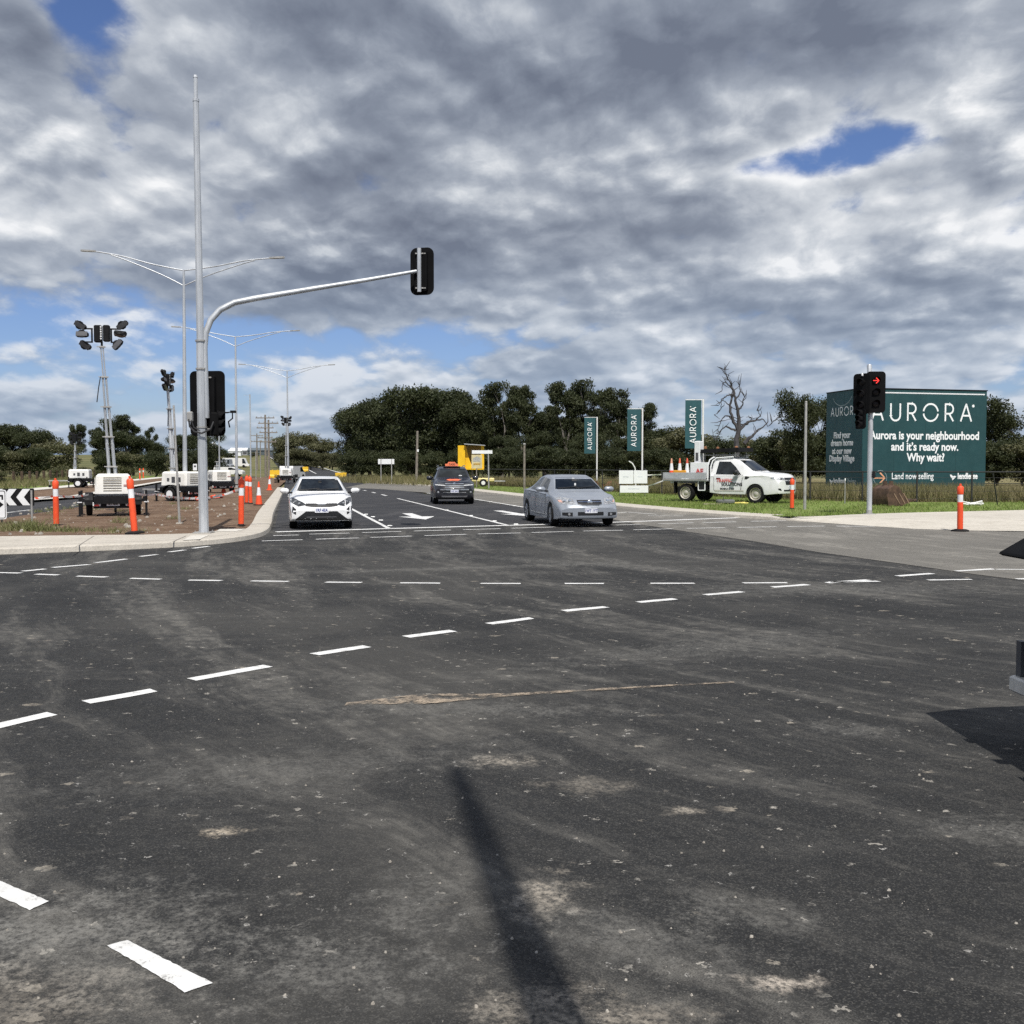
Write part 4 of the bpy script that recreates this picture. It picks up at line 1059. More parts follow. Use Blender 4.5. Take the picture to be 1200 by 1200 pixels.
# arrow in a ring
def ringarrow(m):
    cx, cy = sR(1031.5), yR(562)
    o_ = arc(cx, cy, .44, .44, 0, 342, 19); i_ = arc(cx, cy, .415, .415, 0, 342, 19); n = 20
    m.add([(x, y, .004) for x, y in o_] + [(x, y, .004) for x, y in i_], [(i, (i + 1) % n, n + (i + 1) % n, n + i) for i in range(n)])
on(Mr, ringarrow).build('arrow_ring', M_LETTERD, pr_)
def arr(m):
    cx, cy = sR(1031.5), yR(562); w = .035
    m.prism([(cx - .40, cy - w), (cx + .22, cy - w), (cx - .06, cy - .28), (cx + .03, cy - .32), (cx + .34, cy), (cx + .03, cy + .32), (cx - .06, cy + .28), (cx + .22, cy + w), (cx - .40, cy + w)], 0.0, .006)
on(Mr, arr).build('arrow', pm('orange vinyl', (0.72, 0.36, 0.20), 0.5), pr_)
# left panel
k = Ll / 42.5
sL = lambda px: (px - 989.2) * k
aurora(0.50, 0.19, 0.055, 'name_lettering', M_LETTER, pl_, Ml @ Matrix.Translation((sL(989.5), yR(480.5), 0)), False)
for body, py in (('Find your', 513.2), ('dream home', 522.6), ('at our new', 532.6), ('Display Village', 541.9)):
    text_mesh(body, 0.52, 'slogan', M_LETTER, pl_, Ml @ Matrix.Translation((sL(987), yR(py), 0)), 0.016, sx=.94)
text_mesh('lendlease', 0.42, 'company_name', M_LETTER, pl_, Ml @ Matrix.Translation((sL(985), yR(568.8), 0)), 0.008, sx=.9)
text_mesh('living', 0.42, 'company_name', M_LETTERD, pl_, Ml @ Matrix.Translation((sL(999), yR(568.8), 0)), 0.0, sx=1.1)
leaf_logo(Ml, sL(975), yR(567.6), 0.42, M_LETTER, pl_)
def smile(m):
    o_ = arc(sL(987), yR(457.5), 1.15, .78, 200, 340, 18); i_ = arc(sL(987), yR(457.5), 1.11, .74, 200, 340, 18); n = len(o_)
    m.add([(x, y, .004) for x, y in i_] + [(x, y, .004) for x, y in o_], [(i, i + 1, n + i + 1, n + i) for i in range(n - 1)])
on(Ml, smile).build('curved_line', M_LETTERD, pl_)

# ------------------------------------------------------------------ banners
def banner(pxl, pxr, pyt, pyb, Y, label):
    b = P(pxr + 1.6, 546 + 1.63 * 1200 / Y, Y); b.z = 0.118
    o = thing('banner_flag', label, 'banner', b, 0, 'teal AURORA banners on white poles')
    a = P(pxl, pyt, Y) - b; c = P(pxr, pyb, Y) - b
    w = c.x - a.x; h = a.z - c.z
    M = facing(Vector(((a.x + c.x) / 2, -0.02, (a.z + c.z) / 2)), R(2))
    # cloth with a slight belly
    nx, ny = 6, 10; vs = []; fs = []
    for j in range(ny + 1):
        for i in range(nx + 1):
            u = i / nx; v = j / ny
            vs.append(M @ Vector((w * (u - .5), h * (v - .5), 0.012 * math.sin(v * 9 + u * 2) * (1 - u))))
    for j in range(ny):
        for i in range(nx): q = j * (nx + 1) + i; fs.append((q, q + 1, q + nx + 2, q + nx + 1))
    cl = MB().add(vs, fs).build('cloth', pm('teal banner cloth', (0.016, 0.075, 0.085), 0.7, var=0.1), o, smooth=True)
    Mt = M @ Matrix.Translation((-0.02 * w, -h * .02, 0.03)) @ Matrix.Rotation(R(90), 4, 'Z')
    tl = h * .74
    # letters sized so the word fills three quarters of the cloth
    hh = w * 0.37; tr = (tl - sum(LET[c_][0] for c_ in 'AURORA') * hh) / 5
    aurora(hh, tr, hh * .13, 'name_lettering', M_LETTER, cl, Mt)
    MB().tube([(0, 0, 0), (0, 0, a.z + .06)], 0.055, 10).build('pole', M_WHITE, o, smooth=True)
    MB().box(((a.x + c.x) / 2 + .04, 0.0, a.z + .03), (w + .06, 0.04, 0.04)).build('top_bar', M_WHITE, o)
banner(684.8, 697.8, 489.5, 531.5, 81, 'smallest and farthest teal AURORA banner, above the silver sedan')
banner(735.2, 750.8, 479.5, 528.5, 67.5, 'middle teal AURORA banner, above the small white notice board')
banner(803, 821.5, 469, 525.5, 58.0, 'nearest teal AURORA banner, behind the white utility truck tray')

# ------------------------------------------------------------------ white notice board on the lawn
b = G(742, 581.8, 0.118)
nb = thing('notice_board', 'low white two panel notice board on thin posts in the lawn', 'notice board', b)
for (x0, y0, x1, y1) in ((725.5, 551.3, 742.2, 567), (742.7, 551.3, 758.5, 566.6), (726.5, 569, 759.6, 577.4)):
    p = P(x0, y0, b.y) - b; q = P(x1, y1, b.y) - b
    pn = MB().box(((p.x + q.x) / 2, 0, (p.z + q.z) / 2), (abs(q.x - p.x), 0.02, abs(p.z - q.z)), bev=0.006).build('panel', M_SIGNW, nb)
    MB().box(((p.x + q.x) / 2 - .02, -0.012, (p.z + q.z) / 2 + .02), (abs(q.x - p.x) * .4, 0.004, 0.035)).build('faint_print', pm('pale grey print', (0.52, 0.55, 0.57), 0.6), pn)
for px in (726.5, 756):
    q = P(px, 566, b.y) - b
    MB().box((q.x, 0.03, 0.75), (0.035, 0.035, 1.5)).build('post', M_DARKG, nb)
# bent pale pipe behind the board
b = G(745, 578.5, 0.12); 
o = MB().tube([Vector((0, 0, 0)), P(745, 556, b.y) - b, P(744, 548, b.y) - b, P(741, 543, b.y) - b, P(737, 540.5, b.y) - b], 0.035, 8).build('bent_pipe', M_WHITE, None, smooth=True, loc=b)
tag(o, 'bent pale pipe sticking up behind the white notice board', 'pipe')

# ------------------------------------------------------------------ back of the white road sign, diamond sign
def backsign(x0, y0, x1, y1, Y, posts, label, name='direction_sign'):
    c = P((x0 + x1) / 2, 567, Y); c.z = 0.118
    o = thing(name, label, 'road sign', c)
    p = P(x0, y0, Y) - c; q = P(x1, y1, Y) - c
    MB().box(((p.x + q.x) / 2, 0, (p.z + q.z) / 2), (abs(q.x - p.x), 0.03, p.z - q.z), bev=0.01).build('board', M_SIGNW, o)
    for px in posts:
        x = (P(px, y0, Y) - c).x
        MB().box((x, -0.05, p.z * .5), (0.07, 0.07, p.z + .05)).build('post', M_GALV_DULL, o)
backsign(443, 538, 462, 544, 98, (446.5, 459), 'wide white road sign on two posts before the dense wood')
Y = 150; c = P(416.5, 557, Y); c.z = terrain_h(c.x, Y) + .1
dm = thing('diamond_sign', 'small grey diamond road sign beside the far wood', 'road sign', c)
q = P(416.5, 541, Y) - c
MB().prism([(0, -.5), (.5, 0), (0, .5), (-.5, 0)], 0, .02, facing(q)).build('plate', M_GALV_DULL, dm)
MB().box((0, 0.05, q.z * .5), (0.07, 0.07, q.z + .5)).build('post', M_GALV_DULL, dm)
# small speed plate behind the mast on the island
c = G(229, 581, .108); sg = thing('small_sign', 'small white sign plate on a post behind the mast signal', 'road sign', c)
q = P(228.5, 547.5, c.y) - c
MB().box(q, (0.22, 0.02, 0.36), bev=.01).build('plate', M_SIGNW, sg); MB().box((q.x, .03, q.z * .5), (.04, .04, q.z)).build('post', M_GALV_DULL, sg)
MB().box(q + Vector((0, -.012, .05)), (0.12, .004, .10)).build('print', M_DARKG, sg)

# ------------------------------------------------------------------ yellow message board trailer, street name sign, grey notice
Y = 80; c = P(556, 546 + 1.63 * 1200 / Y, Y); c.z = .118
vm_ = thing('message_board_trailer', 'yellow message board trailer with a flat roof panel parked on the lawn', 'trailer', c)
yw = pm('yellow cabinet', (0.80, 0.47, 0.012), 0.45, var=0.06)
def r_(px, py, dy=0): return P(px, py, Y + dy) - c
p0, p1 = r_(536.5, 522), r_(567, 549)
hx = (p1.x - p0.x); hz = p0.z - p1.z
Mv = facing(Vector(((p0.x + p1.x) / 2, .2, (p0.z + p1.z) / 2)), R(0))
# a deep open yellow box: left wall wide to the viewer, recess shade put into the back panel's brown, right post
MB().box((p0.x + .28, .15, (p0.z + p1.z) / 2), (.56, .06, hz), rot=Matrix.Rotation(R(-8), 3, 'Z')).build('side_panel', yw, vm_)
MB().prism([(p0.x + .56, p1.z), (p0.x + 1.16, p1.z), (p0.x + .86, p1.z + hz * .42), (p0.x + .60, p0.z), (p0.x + .56, p0.z)], 0, .05, Matrix.Translation((0, .5, 0)) @ Matrix.Rotation(R(90), 4, 'X')).build('door_panel', yw, vm_)
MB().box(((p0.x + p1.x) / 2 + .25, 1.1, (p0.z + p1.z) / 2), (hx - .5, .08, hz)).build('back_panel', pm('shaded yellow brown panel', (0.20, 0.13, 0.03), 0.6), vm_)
MB().box((p1.x - .11, .3, (p0.z + p1.z) / 2), (.24, .16, hz)).build('corner_post', yw, vm_)
MB().box(((p0.x + p1.x) / 2 + .3, .55, p0.z + .06), (hx + .1 - .5, 1.5, .06), rot=Matrix.Rotation(R(4), 3, 'Y')).build('solar_panel', M_ALU, vm_)
MB().box(((p0.x + p1.x) / 2, .5, p1.z - .05), (hx, 1.0, .08)).build('floor_panel', yw, vm_)
MB().box(((p0.x + p1.x) / 2 + .1, .5, (p1.z) / 2 + .05), (.16, .16, p1.z)).build('mast', M_DARKG, vm_)
q = r_(565, 563); MB().box((q.x, .3, .55), (1.9, 1.1, .28), bev=.05).build('chassis', pm('pale yellow steel', (0.74, 0.62, 0.28), 0.5), vm_)
w_ = MB().lathe([(0.12, -.1), (.29, -.1), (.31, -.06), (.31, .06), (.29, .1), (.12, .1)], 18, 'Y', (q.x + .1, -.3, .31)).build('wheel', M_RUB, vm_, smooth=True)
MB().lathe([(0.02, -.108), (.15, -.108), (.17, -.09)], 14, 'Y', (q.x + .1, -.3, .31)).build('rim', M_WHITE, w_)
MB().box((q.x + 1.35, .3, .45), (.9, .1, .1)).build('drawbar', M_GALV_DULL, vm_)
c = P(558.5, 546 + 1.63 * 1200 / 76, 76); c.z = .118
gn = thing('grey_notice', 'grey and yellow notice on a timber post before the yellow message board', 'notice', c)
p0, p1 = P(552.5, 533, 76) - c, P(565, 549, 76) - c
pb_ = MB().box(((p0.x + p1.x) / 2, 0, (p0.z + p1.z) / 2), (p1.x - p0.x, .03, p0.z - p1.z), bev=.008).build('board', pm('pale straw sheet', (0.55, 0.47, 0.27), 0.6, var=.15), gn)
Mn = facing(Vector(((p0.x + p1.x) / 2, -.018, (p0.z + p1.z) / 2 + .1)))
on(Mn, lambda m: m.prism([(-.27, -.1), (.27, -.1), (.27, .16), (0, .30), (-.27, .16)], 0, .004)).build('print', pm('grey print', (0.33, 0.33, 0.31), 0.6, var=.3, scale=9), pb_)
on(Mn, lambda m: m.box((0, -.28, .003), (.5, .12, .004))).build('print', pm('ochre print', (0.42, 0.26, 0.05), 0.6), pb_)
MB().box((0, .04, p1.z / 2 + .1), (.08, .08, p1.z + .3)).build('post', M_TIMB, gn)
c = P(572.8, 546 + 1.63 * 1200 / 72, 72); c.z = .118
sn = thing('street_name_sign', 'horizontal white street sign on a grey post beside the yellow message board', 'road sign', c)
p0, p1 = P(553, 527.8, 72) - c, P(577, 531.8, 72) - c
MB().box(((p0.x + p1.x) / 2, 0, (p0.z + p1.z) / 2), (p1.x - p0.x, .03, p0.z - p1.z), bev=.008).build('blade', M_SIGNW, sn)
MB().tube([(0, .05, 0), (-.03, .05, p0.z + .05)], .05, 8).build('post', M_GALV_DULL, sn)

# ------------------------------------------------------------------ fences
def fence_line(pts, step):
    out = []; carry = 0
    for a, b in zip(pts, pts[1:]):
        a = Vector(a); b = Vector(b); L = (b - a).length; s_ = carry
        while s_ < L: out.append(a + (b - a) * (s_ / L)); s_ += step
        carry = s_ - L
    return out
wf = thing('wire_fence', 'long black steel fence with a top rail behind the verge lawn', 'fence', (0, 0, .12))
fp = fence_line(FENCE[1:], 2.4)
for i, p in enumerate(fp):
    m = MB().box((p.x, p.y, .70), (.06, .06, 1.40))
    m.build('post', M_WIRE, wf)
q = G(1163, 592, .12); MB().tube([(q.x, q.y, 1.3), (q.x + .35, q.y + .3, .0)], .03, 6).build('brace', M_WIRE, wf)
rail = [(p[0], p[1], 1.36) for p in FENCE]
MB().tube(rail, .03, 6).build('top_rail', M_WIRE, wf)
for z in (.15, .5, .85, 1.1): MB().tube([(p[0], p[1], z) for p in FENCE], .007, 4).build('wire', M_WIRE, wf)
pf = thing('paddock_fence', 'paddock fence of dark timber posts and wires on the far left', 'fence', (0, 0, .1))
pl3 = [(-46.4, 80), (-48.7, 100), (-55, 127), (-63, 160), (-70, 190)]
for p in fence_line(pl3, 3.4):
    h = 1.15 + rp.uniform(-.06, .06)
    MB().box((p.x, p.y, h / 2 - .05), (.24, .2, h + .1), taper=(.92, .92)).build('post', M_POST, pf)
for z in (.35, .65, .95): MB().tube([(p[0], p[1], z) for p in pl3], .012, 4).build('wire', M_WIRE, pf)

# orange barrier lying along the fence between silver sedan and the notice board
b = G(715, 575.5, .12)
o = MB(); rr = random.Random(4)
L = 2.6; n = 14; vs = []
for i in range(n):
    x = L * (i / (n - 1) - .5); z = .55 + .12 * math.sin(i * 1.1) + rr.uniform(-.06, .06)
    vs += [(x, rr.uniform(-.05, .05), .18 + rr.uniform(0, .1)), (x, rr.uniform(-.05, .05), z)]
o.add(vs, [(2 * i, 2 * i + 2, 2 * i + 3, 2 * i + 1) for i in range(n - 1) if i % 4 != 3])
tag(o.build('orange_netting', pm('faded orange mesh', (0.20, 0.095, 0.055), 0.8, var=.35, scale=6), None, loc=b), 'faded orange netting hung on the fence beside the white notice board', 'netting', 'orange barrier netting')
tape([P(728, 556, 56), P(775, 556, 55.5)], 'white tape along the fence right of the notice board', .04, M_TAPEW)
tape([P(758, 570, 56), P(790, 558, 54)], 'slanting white tape between the notice board and the fence by the truck tray', .02, M_TAPEW)

# ------------------------------------------------------------------ rusty excavator bucket
b = G(1046, 592.5, .13)
eb = thing('excavator_bucket', 'rusty excavator bucket lying on the grass by the right signal pole', 'excavator bucket', b, R(20)); eb.scale = (.86, .86, .86)
prof = [(-.75, .0), (-.35, -.0), (.35, .05), (.78, .30), (.62, .34), (.40, .30), (.12, .55), (-.10, .86), (-.40, .95), (-.66, .80), (-.80, .40)]
sh = MB()
outer = [(-.72, .06), (-.80, .45), (-.66, .82), (-.38, .97), (-.12, .88), (.10, .56), (.38, .28), (.80, .30)]
th = .05; n = len(outer)
inn = [(x * .92 + .04, z * .92 + .0) for x, z in outer]
W2 = .55
vs = [(x, -W2, z) for x, z in outer] + [(x, W2, z) for x, z in outer] + [(x, -W2, z) for x, z in inn] + [(x, W2, z) for x, z in inn]
fs = [(i, n + i, n + i + 1, i + 1) for i in range(n - 1)] + [(2 * n + i, 2 * n + i + 1, 3 * n + i + 1, 3 * n + i) for i in range(n - 1)]
sh.add(vs, fs); sh.build('shell', M_RUST, eb, smooth=True)
for y in (-W2, W2):
    MB().prism([(x, z) for x, z in [(-.72, 0), (.1, .02), (.8, .30), (.38, .30), (.1, .58), (-.12, .9), (-.38, .99), (-.66, .84), (-.80, .45)]], -.025, .025, Matrix.Translation((0, y, 0)) @ Matrix.Rotation(R(90), 4, 'X')).build('side_plate', M_RUST, eb)
for k in range(4):
    y = -W2 + .1 + k * .3
    MB().box((.86, y, .27), (.26, .09, .07), taper=(1, .6), rot=Matrix.Rotation(R(-12), 3, 'Y')).build('tooth', M_RUST, eb)
for y in (-.2, .2): MB().prism([(-.45, .9), (-.15, .9), (-.2, 1.18), (-.36, 1.18)], -.03, .03, Matrix.Translation((0, y, 0)) @ Matrix.Rotation(R(90), 4, 'X')).build('lug', M_RUST, eb)
for x in (-.25, .05, .3): MB().box((x, -W2 - .03, .35), (.05, .02, .6), rot=Matrix.Rotation(R(-35), 3, 'Y')).build('wear_strip', pm('worn steel edge', (0.30, 0.20, 0.14), .5, .4, var=.3), eb)
o = MB(); rr = random.Random(2)
for k in range(9): o.tube([(rr.uniform(-.5, .5), rr.uniform(-.2, .2), .02 + rr.random() * .1), (rr.uniform(-.5, .5), rr.uniform(-.2, .2), .05 + rr.random() * .16)], .035, 5)
tag(o.build('white_debris', M_WHITE, None, loc=G(1139, 592.5, .12)), 'small heap of white rubbish in the grass under the billboard', 'rubbish')

# ------------------------------------------------------------------ yellow water filled barriers far down the road
def water_barrier(px, py, Y, w, h, label, d=.5):
    b = P(px, 556, Y); b.z = terrain_h(b.x, Y) + .02
    o = thing('water_barrier', label, 'barrier', b, R(0), 'yellow water filled barriers')
    MB().prism([(-d / 2, 0), (d / 2, 0), (d / 2, h * .3), (d * .28, h * .5), (d * .22, h), (-d * .22, h), (-d * .28, h * .5), (-d / 2, h * .3)], -w / 2, w / 2, Matrix.Rotation(R(90), 4, 'Z') @ Matrix.Rotation(R(90), 4, 'X')).build('shell', M_YEL, o)
    for x in (-w * .25, w * .25): MB().lathe([(.07, 0), (.07, .06)], 10, c=(x, 0, h)).build('filler_cap', M_YEL, o)
    for x in (-w * .3, w * .3): MB().box((x, 0, h * .08), (.3, d + .02, .12)).build('fork_slot', M_DARKG, o)
water_barrier(322.5, 554, 138, 1.35, 1.15, 'yellow barrier on the island beside the paired power poles', .7)
water_barrier(358, 547, 215, 1.2, 1.0, 'small far yellow barrier on the grass beyond the white hatchback roof', .6)
water_barrier(399.5, 554.5, 145, 1.6, .75, 'low yellow barrier at the far wood edge by the diamond sign', .6)
# ------------------------------------------------------------------ vehicles
def smoothed(xs, pts, sig):
    px = np.array([p[0] for p in pts]); py = np.array([p[1] for p in pts])
    fx = np.arange(xs[0] - 0.5, xs[-1] + 0.5, 0.005)
    fy = np.interp(fx, px, py)
    if sig > 0:
        k = np.exp(-0.5 * (np.arange(-3 * sig, 3 * sig + 1e-6, 0.005) / sig) ** 2); k /= k.sum()
        pad = len(k) // 2
        fy = np.convolve(np.pad(fy, pad, mode='edge'), k, mode='valid')
    return np.interp(xs, fx[:len(fy)], fy)
def car_shell(L, W, top, belt, plan, roofw, wheels, wr, sill=0.20, bow_f=0.16, bow_r=0.10, lean_f=None, ends=(0.0, None)):
    """lofted body in local axes: x forward from the tail, y left, z up. wheels: axle x positions, wr: arch radius"""
    xs = np.unique(np.round(np.concatenate([np.linspace(0, 0.12, 7), np.linspace(0.12, L - 0.12, int(L / 0.04)), np.linspace(L - 0.12, L, 7)]), 4))
    T = smoothed(xs, top, 0.035); B = smoothed(xs, belt, 0.05); Wd = smoothed(xs, plan, 0.05) * W / 2; Rw = smoothed(xs, roofw, 0.05) * W / 2
    rings = []
    for x, t, b, w, rw in zip(xs, T, B, Wd, Rw):
        z0 = sill
        e = min(x, L - x)
        if e < .5: z0 += .05 * (1 - e / .5)
        for wx in wheels:
            d = abs(x - wx)
            if d < wr: z0 = max(z0, math.sqrt(wr * wr - d * d) + wr * .86)
        b = min(b, t - .03); z0 = min(z0, b - .12)
        r = [(w - .10, z0), (w - .012, z0 + .008)]
        for k in range(1, 7):
            f = k / 7; z = z0 + .008 + (b - z0 - .02) * f
            zz = (z - .52) / .45
            r.append((w * (1 - .028 * zz * zz) - (.012 if k == 1 else 0) * 0, z))
        g = t - b
        r.append((w * .972, b - .012)); r.append((w * .95, b + .006))
        lo = w * .945; hi = min(rw, lo)
        rr = min(.055, g * .45)
        for f in (.18, .42, .68, 1.0): r.append((lo + (hi - lo) * f, b + .006 + (g - .006 - rr) * f))
        r += [(hi - .022, t - rr * .45), (hi - .07, t - rr * .15), (hi * .66, t - .004), (hi * .33, t), (0, t + .002)]
        rings.append(r)
    K = len(rings[0]); vs = []; fs = []
    nx = len(xs)
    full = []
    for x, r in zip(xs, rings):
        row = [(x, y, z) for y, z in r] + [(x, -y, z) for y, z in r[-2::-1]]
        full.append(row)
    Kf = len(full[0])
    for row in full: vs += row
    for i in range(nx - 1):
        for k in range(Kf - 1):
            fs.append((i * Kf + k, i * Kf + k + 1, (i + 1) * Kf + k + 1, (i + 1) * Kf + k))
    for i, flip in ((0, False), (nx - 1, True)):      # closed ends as strips from side to side
        for k in range(Kf // 2):
            f = (i * Kf + k, i * Kf + Kf - 1 - k, i * Kf + Kf - 2 - k, i * Kf + k + 1)
            if k + 1 == Kf - 2 - k: f = (i * Kf + k, i * Kf + Kf - 1 - k, i * Kf + k + 1)
            fs.append(f if flip else f[::-1])
    # end caps need inner columns so that they can bow: handled by the deformation of edges plus subdivision
    bm = bmesh.new()
    bv = [bm.verts.new(v) for v in vs]
    for f in fs:
        try: bm.faces.new([bv[i] for i in f])
        except ValueError: pass
    # cut caps lengthwise so that they can take the curve of the nose and tail
    bm.faces.ensure_lookup_table()
    caps = [f for f in bm.faces if abs(f.normal.x) > .99 or all(abs(v.co.x) < 1e-6 for v in f.verts) or all(abs(v.co.x - L) < 1e-6 for v in f.verts)]
    for yy in (-.75, -.6, -.45, -.3, -.15, 0, .15, .3, .45, .6, .75):
        caps = [f for f in bm.faces if f.is_valid and (all(abs(v.co.x) < 1e-6 for v in f.verts) or all(abs(v.co.x - L) < 1e-6 for v in f.verts))]
        geom = list({v for f in caps for v in f.verts}) + list({e for f in caps for e in f.edges}) + caps
        bmesh.ops.bisect_plane(bm, geom=geom, plane_co=(0, yy, 0), plane_no=(0, 1, 0))
    def ss(t): t = min(max(t, 0), 1); return t * t * (3 - 2 * t)
    for v in bm.verts:
        x, y, z = v.co
        u = abs(y) / (W / 2)
        v.co.x -= bow_f * u ** 2.6 * ss((x - (L - 1.1)) / 1.1)
        v.co.x += bow_r * u ** 2.6 * ss((.9 - x) / .9)
        if lean_f: v.co.x += np.interp(z, [p[0] for p in lean_f], [p[1] for p in lean_f]) * ss((x - (L - .6)) / .6)
    bmesh.ops.recalc_face_normals(bm, faces=bm.faces[:])
    return bm
def shell_object(bm, name, mat, parent):
    me = bpy.data.meshes.new(name); bm.to_mesh(me); me.materials.append(mat)
    me.polygons.foreach_set('use_smooth', [True] * len(me.polygons)); me.set_sharp_from_angle(angle=R(42))
    return link(name, me, parent)
class Skin:
    """cuts panels out of a body surface by casting rays on to it"""
    def __init__(s, bm, L): s.t = BVHTree.FromBMesh(bm); s.L = L
    def hit(s, axis, a, b):
        if axis == 'F': o, d = Vector((s.L + 2, a, b)), Vector((-1, 0, 0))
        elif axis == 'B': o, d = Vector((-2, a, b)), Vector((1, 0, 0))
        elif axis == 'L': o, d = Vector((a, 3, b)), Vector((0, -1, 0))
        elif axis == 'R': o, d = Vector((a, -3, b)), Vector((0, 1, 0))
        else: o, d = Vector((a, b, 4)), Vector((0, 0, -1))
        h, n, i, _ = s.t.ray_cast(o, d)
        if h is None: return None, None
        if n.dot(d) > 0: n = -n
        return h, n
    def panel(s, axis, poly, name, mat, parent, off=.004, res=.07, label=None):
        bm = bmesh.new()
        bm.faces.new([bm.verts.new((a, b, 0)) for a, b in poly])
        for ax in (0, 1):
            lo = min(p[ax] for p in poly); hi = max(p[ax] for p in poly)
            c = lo + res
            while c < hi - 1e-4:
                n = (1, 0, 0) if ax == 0 else (0, 1, 0)
                bmesh.ops.bisect_plane(bm, geom=bm.verts[:] + bm.edges[:] + bm.faces[:], plane_co=(c if ax == 0 else 0, c if ax == 1 else 0, 0), plane_no=n)
                c += res
        dead = []; nrm = {}
        for v in bm.verts:
            h, n = s.hit(axis, v.co.x, v.co.y)
            if h is None: dead.append(v)
            else: v.co = h + n * off; nrm[v] = n
        if dead: bmesh.ops.delete(bm, geom=dead, context='VERTS')
        bm.normal_update()
        for f in bm.faces:
            a = sum((nrm[v] for v in f.verts), Vector())
            if f.normal.dot(a) < 0: f.normal_flip()
        me = bpy.data.meshes.new(name); bm.to_mesh(me); bm.free(); me.materials.append(mat)
        me.polygons.foreach_set('use_smooth', [True] * len(me.polygons))
        o = link(name, me, parent)
        if label: o['label'] = label
        return o
    def both(s, poly, name, mat, parent, axis='F', **k):
        """mirror image pair on a front or rear face"""
        return s.panel(axis, poly, name, mat, parent, **k), s.panel(axis, [(-a, b) for a, b in poly], name, mat, parent, **k)
    def sides(s, poly, name, mat, parent, **k):
        return s.panel('L', poly, name, mat, parent, **k), s.panel('R', poly, name, mat, parent, **k)
def glass_mat():
    m, g = new_mat('car glass')
    tc = g.n('ShaderNodeTexCoord').outputs['Object']
    a = g.noise(tc, 2.2, 4, .6)
    finish(g, g.mix(g.step(a, .4, .65), (.007, .009, .010), (.020, .025, .028)), .03, 0, .40)
    return m
M_GLASS = glass_mat()
def paint(name, col, metal=0.0, rough=.32, coat=.7, dirt=.12):
    return pm(name, col, rough, metal, .04, 1.6, .5, 0, coat, dirt, (.36, .32, .26))
M_CARW = paint('white car paint', (.74, .74, .735))
M_SILV = paint('silver car paint', (.29, .315, .35), .3, .36, .35)
M_CHAR = paint('charcoal car paint', (.013, .014, .019), .1, .28, .5, .10)
M_UTEW = paint('white truck paint', (.72, .72, .71), 0, .35, .6, .2)
M_TRIM = pm('black trim', (.010, .010, .011), .45, var=.2)
M_CHROME = pm('chrome', (.72, .73, .74), .12, 1.0, var=.05)
M_HEADL = pm('clear headlamp', (.36, .37, .38), .25, .35, var=.5, scale=14, coat=.25)
M_HEADD = pm('smoked headlamp', (.055, .058, .062), .2, .3, var=.6, scale=14, coat=.4)
M_PLATE = pm('number plate', (.72, .73, .76), .4, var=.03)
M_PLATET = pm('plate lettering', (.03, .05, .20), .5)
M_RIM = pm('alloy rim', (.36, .365, .37), .35, .7, var=.15, dirt=.3)
M_AMBER = pm('amber lens', (.65, .23, .02), .25, coat=.6)
def wheel(parent, x, y, r, w, rim=M_RIM, spokes=7, steel=False, turn=0.0):
    s_ = 1 if y > 0 else -1
    C = Matrix.Translation((x, y, r)) @ Matrix.Rotation(turn, 4, 'Z')
    prof = [(r * .66, -w / 2), (r * .93, -w / 2), (r * .99, -w * .38), (r, -w * .2), (r, w * .2), (r * .99, w * .38), (r * .93, w / 2), (r * .66, w / 2)]
    mb = MB().lathe(prof, 28, 'Y', cap=False); mb.v = [tuple(C @ Vector(p)) for p in mb.v]
    t = mb.build('wheel', M_RUB, parent, smooth=True)
    mb = MB(); f = s_ * w * .5
    mb.lathe([(r * .69, f * .9), (r * .66, f * 1.02), (r * .60, f * .9), (r * .58, f * .2), (r * .58, -f)], 28, 'Y', cap=False)
    if steel:
        mb.lathe([(r * .60, f * .45), (r * .45, f * .72), (r * .30, f * .55), (r * .12, f * .85), (.01, f * .86)], 24, 'Y')
    else:
        mb.lathe([(r * .13, f * .86), (r * .11, f * .92), (.005, f * .92)], 14, 'Y')
        for k in range(spokes):
            a = 2 * math.pi * k / spokes
            mb.tube([(r * .10 * math.cos(a), f * .78, r * .10 * math.sin(a)), (r * .62 * math.cos(a), f * .86, r * .62 * math.sin(a))], [r * .055, r * .075], 6)
    mb.v = [tuple(C @ Vector(p)) for p in mb.v]
    mb.build('rim', rim, t, smooth=True)
    mb = MB().lathe([(r * .57, f * .1), (.01, f * .1)], 20, 'Y'); mb.v = [tuple(C @ Vector(p)) for p in mb.v]
    mb.build('brake_disc', M_DARKG, t)
    return t
def underbody(parent, L, W, wheels, wr, z=.22, y=.5):
    mb = MB().box((L / 2, 0, z + .12), (L - .5, W - .5, .24))
    for wx in wheels: mb.box((wx, 0, wr * .9 + .1), (wr * 2 - .06, W - .30, wr * 1.25))
    mb.build('underbody', M_TRIM, parent)
def mirror(parent, x, y, z, mat, sz=(.16, .24, .15)):
    s_ = 1 if y > 0 else -1
    h = MB().box((x, y + s_ * .10, z + .02), sz, bev=.045).build('mirror', mat, parent, smooth=True, sharp=60)
    MB().tube([(x + .02, y - s_ * .12, z - .04), (x + .0, y + s_ * .02, z - .02)], .028, 6).build('mirror_arm', M_TRIM, h)
    MB().box((x - sz[0] / 2 - .002, y + s_ * .10, z + .02), (.006, sz[1] * .8, sz[2] * .75)).build('mirror_glass', M_GLASS, h)
